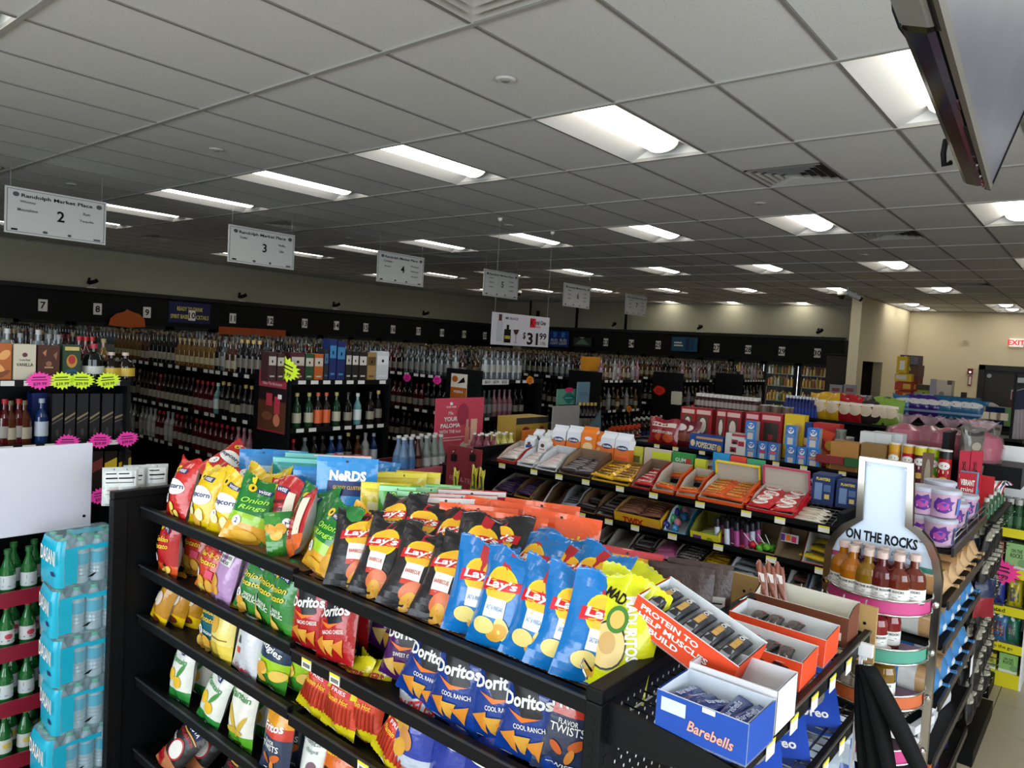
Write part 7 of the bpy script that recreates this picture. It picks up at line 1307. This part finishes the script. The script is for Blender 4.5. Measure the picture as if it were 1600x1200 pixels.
boxat(YX+.02, (1538, 1020, 1556, 1052), .12, '#c4b83a', OTB(), 'yellow cocktail box on lowest yellow-striped shelf', 'cocktail box', fz_); boxat(YX+.02, (1560, 1022, 1590, 1060), .12, '#8fc06a', OTB(), 'green cocktail box on lowest yellow-striped shelf', 'cocktail box', fz_)
boxat(YX+.02, (1550, 846, 1567, 884), .12, '#b87a6a', OTB(), 'rose cocktail box on upper yellow-striped shelf', 'cocktail box', sz[1]); boxat(YX+.02, (1571, 850, 1606, 888), .12, '#94c07a', OTB(), 'pale green cocktail box on upper yellow-striped shelf', 'cocktail box', sz[1])
for c, n_, px, lv in (('#c9743a', 'orange', 1545, 3), ('#4a7aa8', 'blue and red', 1565, 3), ('#2f7a5a', 'green', 1584, 3), ('#2a3a8a', 'navy', 1555, 2), ('#c9b81e', 'yellow', 1583, 2)):
    k_ = 'dp'+n_; bag(k_, 'drink_pouch', .09, .19, .07, [(1, c)], [('r', -.3, .2, .3, .7, ink('#8a2a3a' if 'red' in n_ else '#5a5a6a')), ('t', 'COCKTAIL', 0, .45, .2, ink('#d9d0b8'), dict(rot=1.57, width=.5)), ('e', 0, .88, .14, .06, cW)], var=1)
    for j in range(2): put(k_, (YX+.06+.09*j, onx(YX+.06, px, 960).y, sz[lv]), -90, n_+' drink pouch', 'the yellow-striped rack', 'drink pouch', 'drink pouches')
for j in range(7): put('lime', (YX+.05+.07*(j % 2), onx(YX+.05, 1562+7*j, 815).y, sz[0]), 0, 'lime bottle with white cap', 'the yellow-striped rack top', 'bottle', 'lime bottles', scale=1.25)
# ================================================================== clutter between
bag('grey_hang', 'hanging_bag', .16, .24, .05, [(1, '#6a6560')], [('e', 0, .5, .25, .12, ink('#a8a090')), ('r', -.4, .8, .4, .9, ink('#3a3634')), ('e', .1, .3, .2, .1, ink('#8a6a50'))], var=2)
gr = empty('novelty_rack', 'dark novelty rack with hooks behind the candy tubs', 'display rack', (6.15, .6, 0))
B1('back_panel', (-.5, .25, 0), (.5, .29, 1.7), BLK, gr); B1('base', (-.5, -.1, 0), (.5, .29, .08), BLK, gr)
for r_, z in enumerate((1.5, 1.26)):
    for c in range(5): x = 5.75+.19*c; put('grey_hang', (x, .72+.06*(c % 2), z), -45+wobble(10), 'grey hanging novelty bag', ('upper', 'lower')[r_]+' row of the novelty rack', 'hanging bag', 'novelty bags')
def basket(key, c):
    q = MB(); q.lathe([(.0, 0), (.1, 0), (.115, .02), (.12, .09), (.1, .15), (.03, .185)], 14, foil(c)); o = q.ob('gift_basket'); q = MB(); fi = mat('#d9b4c0', .1, 0, 0, 0, 20, 0, .22, .6)
    n = 14; vs = []; 
    for r2, z in ((.03, .18), (.07, .235)):
        for k in range(n): a = 2*pi*k/n; rr = r2*(1.3 if k % 2 else .7); vs.append((rr*cos(a), rr*sin(a), z+(.02 if k % 2 else 0)))
    q.add(vs, [(k, (k+1) % n, n+(k+1) % n, n+k) for k in range(n)], fi); q.ob('gathered_film', o)
    q = MB(); q.lathe([(.118, -.0), (.124, .03), (.128, .09), (.11, .155), (.03, .185)], 14, fi); q.ob('clear_wrap', o); PROTO[key] = o
basket('gb1', '#a82a48'); basket('gb2', '#8a1a34')
for i, (px, py) in enumerate(((1413, 690), (1450, 695), (1482, 700), (1515, 690), (1535, 672), (1520, 660))):
    x = 6.0+.06*(i % 2); w = onx(x, px, py); put(('gb1', 'gb2')[i % 2], (x, w.y, 1.5), wobble(40), 'red gift basket in clear wrap', 'the popcorn gondola end', 'gift basket', 'wrapped gift baskets', scale=1.12)
B1('riser_block', (5.85, .45, 1.36), (6.25, 1.45, 1.5), BLK, None, label='black riser shelf under the wrapped gift baskets', cat='shelf')
# pepperoni-style stick displays, flag banner, sign cards
for px, py, n_ in ((1507, 735, 'left'), (1524, 735, 'right')):
    boxat(4.75, (px-9, 705, px+9, 750), .05, '#b8223a', [('r', -.5, 0, .5, .4, ink('#3a9ac4')), ('t', 'XL', 0, .75, .16, INK, dict(width=.4)), ('r', -.4, .55, .4, .62, cW)], n_+' red and blue stick candy box beyond the tubs', 'candy box', 1.336)
boxat(4.66, (1498, 738, 1526, 772), .06, '#4fb0d6', [('r', -.5, .45, .5, 1, ink('#b8182c')), ('t', 'VIBRANT', 0, .76, .14, cW, dict(width=.8, bold=.03)), ('t', 'mini', 0, .6, .1, cW)], 'red and sky blue mini candy box behind the tubs', 'candy box', 1.36 if onx(4.5, 1512, 750).y > .69 else 1.336)
boxat(4.8, (1531, 745, 1551, 790), .05, '#b0161e', [], 'plain red box beside the striped sock', 'box', 1.336)
q = MB(); P = [dep(4.3, *p) for p in ((1540, 800), (1545, 770), (1552, 752), (1566, 748), (1574, 756), (1568, 772), (1566, 798))]; c0 = P[0]
mid = [dep(4.3, 1552, 800), dep(4.3, 1556, 775), dep(4.3, 1562, 758), dep(4.3, 1570, 752)]
for k in range(len(mid)-1): pass
path = [dep(4.3, *p) for p in ((1550, 800), (1554, 780), (1560, 762), (1568, 752), (1574, 758))]; vs = []; N = len(path); wid = .045
for p in path:
    for j in range(7): vs.append(p-c0+RT*wid*(j/3-1)*.8+fw*(-.012*sin(pi*j/6)))
for j in range(6): q.add(vs, [(i*7+j, i*7+j+1, i*7+8+j, i*7+7+j) for i in range(N-1)], (ink('#e6e3e0'), ink('#a8283c'), ink('#e6e3e0'), ink('#2a3a7a'), ink('#e6e3e0'), ink('#a8283c'))[j], True)
q.add([Vector(v)+fw*.03 for v in vs], [(i*7+j+1, i*7+j, i*7+7+j, i*7+8+j) for i in range(N-1) for j in range(6)], ink('#e6e3e0'), True)
q.ob('striped_sock', None, c0, label='white sock with red and blue stripes hanging by red box', cat='sock')
fl_ = [dep(6.6, *p) for p in ((1582, 612), (1604, 606), (1604, 700), (1578, 692))]; q = MB(); f0 = fl_[3]; N = 9
for k in range(N):
    t0, t1 = k/N, (k+1)/N; A = fl_[0].lerp(fl_[1], t0); B_ = fl_[0].lerp(fl_[1], t1); C_ = fl_[3].lerp(fl_[2], t1); D_ = fl_[3].lerp(fl_[2], t0)
    sg = .02*(k % 2)
    for off, rv in ((0, 1), (.006, -1)): q.poly([p-f0+fw*(sg*(1 if i in (0, 3) else -1)+off) for i, p in enumerate((D_, C_, B_, A))][::rv], ink(('#8a1f2e', '#b8b0b4')[k % 2]))
A, B_, C_, D_ = fl_[0], fl_[1], fl_[0].lerp(fl_[3], .35), fl_[1].lerp(fl_[2], .35); q.poly([C_-f0-fw*.03, D_-f0-fw*.03, B_-f0-fw*.03, A-f0-fw*.03], ink('#1a1f3a')); q.ob('flag', None, f0, label='hanging striped flag with navy field at the right edge', cat='flag')
q = MB(); q.tube([(0, 0, -1.2), (0, 0, .62)], .012, BLK); q.ob('flag_pole', bpy.data.objects['flag'])
nt_ = empty('novelty_table', 'small black table behind the candy tubs', 'table', (4.75, .95, 0)); B1('table_top', (-.3, -.26, 1.33), (.3, .3, 1.36), BLK, nt_)
for sx, sy in ((-.28, -.24), (.28, -.24), (-.28, .28), (.28, .28)): B1('leg', (sx-.015, sy-.015, 0), (sx+.015, sy+.015, 1.33), BLK, nt_)
w = onx(4.7, 1455, 770); B1('red_tray', (4.55, .8, 1.36), (4.85, 1.15, 1.385), ink('#b8182a'), None, label='low red tray behind the candy tubs', cat='tray')
boxat(4.55, (1440, 708, 1456, 756), .04, '#6a4f42', [('e', .1, .5, .3, .4, ink('#9a8f7a'))], 'brown wooden paddle-like box leaning before the chip cans', 'box', 1.36)
# ================================================================== alcove boxes by the cream walls
def far(xv, r, d, c, els, lab, cat='carton', z=None): return boxat(xv, r, d, c, els, lab, cat, z, 'storage_carton')
XA = 16.2
for i, (r, c, e, lab) in enumerate((((1399, 626, 1424, 641), '#c9a81a', [], 'yellow carton at the bottom of the left storage stack'), ((1398, 611, 1423, 625), '#a83a1c', [('r', 0, .2, .45, .8, ink('#c9a03a'))], 'lower red and yellow carton of the left storage stack'), ((1398, 597, 1424, 610), '#a83a1c', [('r', 0, .2, .45, .8, ink('#c9a03a'))], 'upper red and yellow carton of the left storage stack'), ((1398, 584, 1424, 596), '#c9a81a', [('r', -.45, .25, .2, .8, ink('#c9c4b4'))], 'yellow carton with white panel in the left stack'), ((1401, 557, 1417, 583), '#c4a41c', [('r', -.2, .2, .3, .75, ink('#d9d4c4'))], 'yellow jug carton on top of the left stack'))): far(XA, r, .5, c, e, lab)
for i, (r, c, e, lab) in enumerate((((1421, 612, 1440, 641), '#b8b08a', [], 'pale carton at the bottom of the right storage stack'), ((1421, 598, 1433, 611), '#8a2a1c', [('r', -.3, .2, .3, .8, ink('#c9a03a'))], 'dark red carton in the right storage stack'), ((1403, 587, 1434, 598), '#6a2420', [('r', -.3, .3, .3, .6, ink('#c9a090'))], 'maroon carton below the crooked cartons'), ((1405, 570, 1436, 588), '#5a4030', [('p', [(-.4, .6), (0, .95), (.1, .5)], ink('#b8b0a0'))], 'brown crooked carton in the right stack'), ((1406, 555, 1434, 571), '#3c3844', [('e', -.2, .5, .18, .4, ink('#c9bcb4')), ('r', .1, .1, .5, .9, ink('#5f5a68'))], 'grey carton with round badge on top of right stack'))): far(XA+.25, r, .5, c, e, lab)
far(16.5, (1431, 601, 1452, 617), .3, '#a8b01e', [('r', -.5, .75, .5, 1, ink('#3a3424')), ('e', 0, .45, .35, .2, ink('#2a3a1c'))], 'lime yellow crate beside the storage stacks', z=1.36)
far(16.4, (1462, 594, 1487, 617), .3, '#c9c0b0', [('e', -.1, .5, .16, .1, ink('#8a8480')), ('r', .2, .85, .5, 1.0, ink('#5a4034')), ('r', -.5, 0, .5, .1, ink('#a86a5a'))], 'white wine carton before the cream wall', z=1.36)
far(16.2, (1452, 592, 1461, 640), .03, '#9a96a0', [], 'grey upright board beside the white wine carton', 'board')
far(16.0, (1418, 618, 1450, 632), .3, '#6a1f2c', [], 'dark red wide carton under the lime crate', z=1.36); far(16.0, (1436, 616, 1458, 622), .3, '#9ab0c4', [], 'pale blue flat carton under the lime crate')
far(15.9, (1460, 619, 1500, 640), .3, '#24587a', [('r', -.4, .2, .4, .5, ink('#7a9ab8'))], 'blue carton row below the white wine carton', z=1.36); far(15.9, (1502, 622, 1530, 645), .3, '#2a5a80', [('e', 0, .5, .2, .3, ink('#8a8ab0'))], 'blue patterned carton right of the blue row', z=1.36)
far(15.5, (1501, 613, 1510, 625), .05, '#2e2a2a', [('r', -.3, .4, .3, .5, ink('#8a8a8a'))], 'small dark sign on the blue cartons', 'sign', 1.36)
far(15.0, (1579, 610, 1606, 632), .1, '#c4c2c8', [('t', 'NOTICE', 0, .6, .25, ink('#3a4a8a'), dict(width=.7)), ('r', -.4, .2, .4, .25, ink('#5a5a7a'))], 'white notice board before the black door', 'notice', 1.36); far(14.8, (1575, 625, 1602, 648), .2, '#4a3826', [], 'brown carton below the white notice', z=1.36)
q = MB(); q.lathe([(.2, 0), (.19, .08), (.1, .2), (.02, .24)], 9, mat('#a8a098', .6)); cbp = onx(14.9, 1548, 640); cbp.z = 1.36; q.ob('crumpled_bag', None, cbp, label='pale crumpled bag before the black door', cat='bag')
bs = empty('stock_platform', 'low dark stock platform under the storage cartons', 'platform', (16.2, 2.6, 0)); B1('deck', (-1.7, -2.4, 0), (.9, 1.6, 1.36), BLKM, bs)
sr = empty('stock_row', 'far black stock row beyond the paper goods', 'shelving', (11.6, 3.2, 0)); B1('deck', (-.75, -1.3, 0), (.6, 1.6, 1.33), BLKM, sr)
# cross-arrow signs near coolers
for px, n_ in ((1305, 'left'), (1327, 'right')): boxat(11.0, (px-10, 601, px+10, 640), .02, '#8f8c8c', [('p', [(-.3, .2), (-.3, .5), (0, .75), (.3, .5), (.3, .2)], ink('#7a2226')), ('r', -.3, .8, .3, .9, ink('#8a3a3c'))], n_+' grey card with red house shape behind the yellow bags', 'sign card', 1.33)
for i in range(10): x = 11.4+.1*(i % 2); put('sauce', (x, onx(x, 1340+4*i, 625).y, 1.34), -90, 'dark bottle in crate', 'the far stock row', 'bottle', 'far crate bottles', scale=1.5)
boxat(11.3, (1335, 628, 1382, 648), .08, '#3a3a3c', [('r', -.3, .3, .3, .7, ink('#a8a020'))], 'dark crate of bottles before the doorway', 'crate', 1.33)
# ================================================================== hanging signs
SYv = 8.0; kx = SYv/3
SG = [('2', ['Whiskey', 'Moonshine'], ['Rum', 'Tequila']), ('3', ['Vodka'], ['Vodka', 'Gin']), ('4', ['Cordials', 'Brandy'], ['Prosecco', 'Champagne', 'Sangria']), ('5', None, None), ('6', None, None), ('7', None, None)]
SM = mat('#d4d4d0', .5); GI = ink('#55555a')
for k, (n_, lt, rt) in enumerate(SG):
    x0 = (.841+.824*k)*kx; w = .329*kx; z0, z1_ = 2.12+.284*kx, 2.12+.444*kx; h = z1_-z0
    o = B1('aisle_sign', (-w/2, 0, 0), (w/2, .008, h), SM, None, loc=(x0+w/2, SYv, z0), label=('hanging aisle sign two listing whiskey, moonshine, rum and tequila', 'hanging aisle sign three listing vodka and gin', 'hanging aisle sign four listing cordials, brandy and champagne', 'hanging aisle sign five above left of the price sign', 'hanging aisle sign six right of the price sign', 'smallest hanging aisle sign, seven, at far right of the row')[k], cat='aisle sign', group='aisle signs')
    q = MB(); e = [('r', -.48, .04, -.475, .96, INK), ('r', .475, .04, .48, .96, INK), ('r', -.48, .04, .48, .048, INK), ('r', -.48, .952, .48, .96, INK),
        ('t', 'Randolph Market Place', 0, .83, .1, INK, dict(width=.7, bold=.02)), ('t', n_, .03, .5, .24, INK, dict(bold=.02)), ('e', -.4, .85, .03, .05, GI), ('e', .42, .85, .03, .05, GI)]
    e += [('r', -.44, .07, -.38, .11, INK), ('e', -.12, .1, .025, .03, GI), ('e', .12, .1, .02, .03, GI), ('r', .37, .06, .44, .1, GI)]
    for s, ls in ((-1, lt), (1, rt)):
        for i in range(len(ls) if ls else 3):
            yy = .7-.17*i-(.06 if s > 0 else 0)
            if ls: e.append(('t', ls[i], .29*s, yy, .065, GI, dict(width=.02*len(ls[i])+.01)))
            else: e.append(('r', .29*s-.06, yy-.02, .29*s+.06, yy+.02, ink('#8a8a8e')))
    q.prints(fr(e, w, h), lambda x, y, off: (x, -off-.0004, y), w, h); q.ob('sign_print', o)
    for s in (-.45, .45):
        q = MB(); q.tube([(s*w, .004, h), (s*w, .004, HC-z0+(.08 if k == 4 else 0))], .002, mat('#a8a8a8', .4), 5); q.ob('hanging_wire', o)
# price sign
Yk = 5.57; a = ony(Yk, 770, 487); b = ony(Yk, 859, 495); c = ony(Yk, 857, 546); w = b.x-a.x; h = a.z-ony(Yk, 768, 538).z
o = B1('price_sign', (-w/2, 0, 0), (w/2, .01, h), mat('#c9c5ca', .5), None, loc=((a.x+b.x)/2, Yk, a.z-h), label='white hanging price sign reading $31.99 above the liquor aisles', cat='price sign')
q = MB(); e = [('t', '$', .05, .33, .24, INK, dict(bold=.02, width=.05)), ('t', '31', .2, .25, .4, INK, dict(bold=.03, width=.2)), ('t', '99', .39, .35, .22, INK, dict(bold=.02, width=.13)), ('t', '1.75L', .4, .12, .09, INK, dict(width=.1)), ('r', .14, .62, .24, .92, cR), ('t', 'K', .18, .78, .22, INK), ('t', 'etel One', .33, .8, .15, INK, dict(width=.2)), ('t', 'VODKA', .28, .65, .06, cR, dict(width=.12)), ('t', 'MR BLACK', -.18, .85, .08, GI, dict(width=.22)), ('r', -.42, .12, -.33, .75, ink('#b4b6ba')), ('r', -.4, .75, -.35, .95, ink('#4a2420')), ('r', -.3, .08, -.19, .5, INK), ('r', -.265, .5, -.225, .64, INK), ('r', -.29, .2, -.2, .3, ink('#a8a03a')), ('p', [(-.15, .5), (-.05, .52), (-.08, .36), (-.12, .36)], ink('#3a1216')), ('r', -.105, .1, -.095, .36, ink('#8a8a90')), ('e', -.1, .1, .03, .015, ink('#8a8a90'))]
q.prints(fr(e, w, h), lambda x, y, off: (x, -off, y), w, h); q.ob('sign_print', o)
for s in (-.46, .46):
    q = MB(); q.tube([(s*w, .005, h), (s*w, .005, HC-(a.z-h))], .002, mat('#a8a8a8', .4), 5); q.ob('hanging_wire', o); q = MB(); q.lathe([(.02, HC-(a.z-h)-.03), (.03, HC-(a.z-h))], 10, cW, (s*w, .005)); q.ob('ceiling_hook', o)
# ================================================================== wall-hung television, upper right
P1 = dep(1.6, 1548, 298); Q1 = onz(P1.z, 1480, 50); e1 = Q1-P1; Lt = e1.length; e1.normalize()
zv = Vector((0, 0, 1)); sv = e1.cross(zv); tt = radians(-17); e2 = zv*cos(tt)+sv*sin(tt); e3 = e1.cross(e2); T_ = .058; Ht = .55
tv = empty('television', 'black flat television hanging at the upper right corner', 'television', P1)
def tvbox(nm, a, b, m, bevel=0):
    q = MB(); q.box(a, b, m); o = q.ob(nm, tv, bevel=bevel); o.matrix_local = Matrix(((e1.x, e3.x, e2.x, 0), (e1.y, e3.y, e2.y, 0), (e1.z, e3.z, e2.z, 0), (0, 0, 0, 1))); return o
TB = mat('#141312', .12, 0, 0, .15, 6); TS = mat('#56565f', .35, 0, 0, .3, 9)
tvbox('casing', (.01, .012, 0), (Lt, T_, Ht), TB, .012); tvbox('bezel', (0, 0, 0), (Lt+.35, .009, .012), mat('#5f5c54', .4)); tvbox('bezel', (0, 0, 0), (.008, .012, Ht), TB); tvbox('bezel', (0, 0, Ht-.012), (Lt+.35, .012, Ht), TB)
tvbox('screen', (.008, .003, .012), (Lt+.35, .006, Ht-.012), TS); tvbox('end_cover', (Lt, .012, .0), (Lt+.35, T_-.002, Ht), mat('#9aa09c', .35, .4), .008)
tvbox('gap_strip', (Lt, .006, .0), (Lt+.35, .012, .5), BLKM)
for x_, m_, w_ in ((.03, ink('#5a1a1c'), .015), (.055, STEEL, .008), (.07, ink('#5a1a1c'), .02), (.12, STEEL, .012), (.2, STEEL, .03), (.3, STEEL, .01), (.6, ink('#3a1416'), .04)): tvbox('port', (x_, .0105, -.002), (x_+w_, .014, .002), m_)
tvbox('slot', (.26, .010, -.0015), (.5, .015, .001), BLKM); tvbox('ceiling_mount', (.3, T_, .2), (.42, T_+.04, HC-P1.z-.1), mat('#2a2b2c', .4, .5)) 
for pp in (((1394, -40), (1398, 15), (1408, 42), (1420, 58)), ((1478, 218), (1474, 240), (1475, 258), (1486, 254))):
    q = MB(); q.tube([dep(1.62, *p)-P1 for p in pp], .006, BLKM, 8); q.ob('power_cable', tv)
# ================================================================== labels, clean-up
ORD = ['', 'first', 'second', 'third', 'fourth', 'fifth', 'sixth', 'seventh', 'eighth', 'ninth', 'tenth', 'eleventh', 'twelfth', 'thirteenth', 'fourteenth', 'fifteenth', 'sixteenth', 'seventeenth', 'eighteenth', 'nineteenth', 'twentieth']
TENS = {2: 'twenty', 3: 'thirty', 4: 'forty', 5: 'fifty', 6: 'sixty', 7: 'seventy', 8: 'eighty', 9: 'ninety'}
def ordinal(n):
    if n <= 20: return ORD[n]
    if n < 100: return TENS[n//10]+('-'+ORD[n % 10] if n % 10 else 'th') if n % 10 else TENS[n//10][:-1]+'ieth'
    return 'hundred-and-'+ordinal(n-100) if n > 100 else 'hundredth'
def lab(d, p, k, n):
    q = p[4:] if p.startswith('the ') else p
    t = d+' on '+p if n == 1 else ordinal(k+1)+' '+d+' from left, '+q
    return t if len(t.split()) <= 16 else (d+', '+q if n == 1 else ordinal(k+1)+' '+d+' from left, '+' '.join(q.split()[:16-3-len(d.split())]))
bpy.context.view_layer.update()
groups = {}
for r in REG: groups.setdefault((r[1], r[2]), []).append(r)
for (desc, place), rs in groups.items():
    rs.sort(key=lambda r: pix(r[0].matrix_world.translation)[0])
    for k, r in enumerate(rs):
        o = r[0]
        o['label'] = lab(desc, place, k, len(rs))
        o['category'] = r[3]
        if r[4]: o['group'] = r[4]
for o in list(bpy.data.objects):
    if 'used' in o: del o['used']
for k, p in PROTO.items():
    for o in (p if isinstance(p, list) else [p]):
        if 'label' not in o:
            for c in list(o.children_recursive): bpy.data.objects.remove(c)
            bpy.data.objects.remove(o)
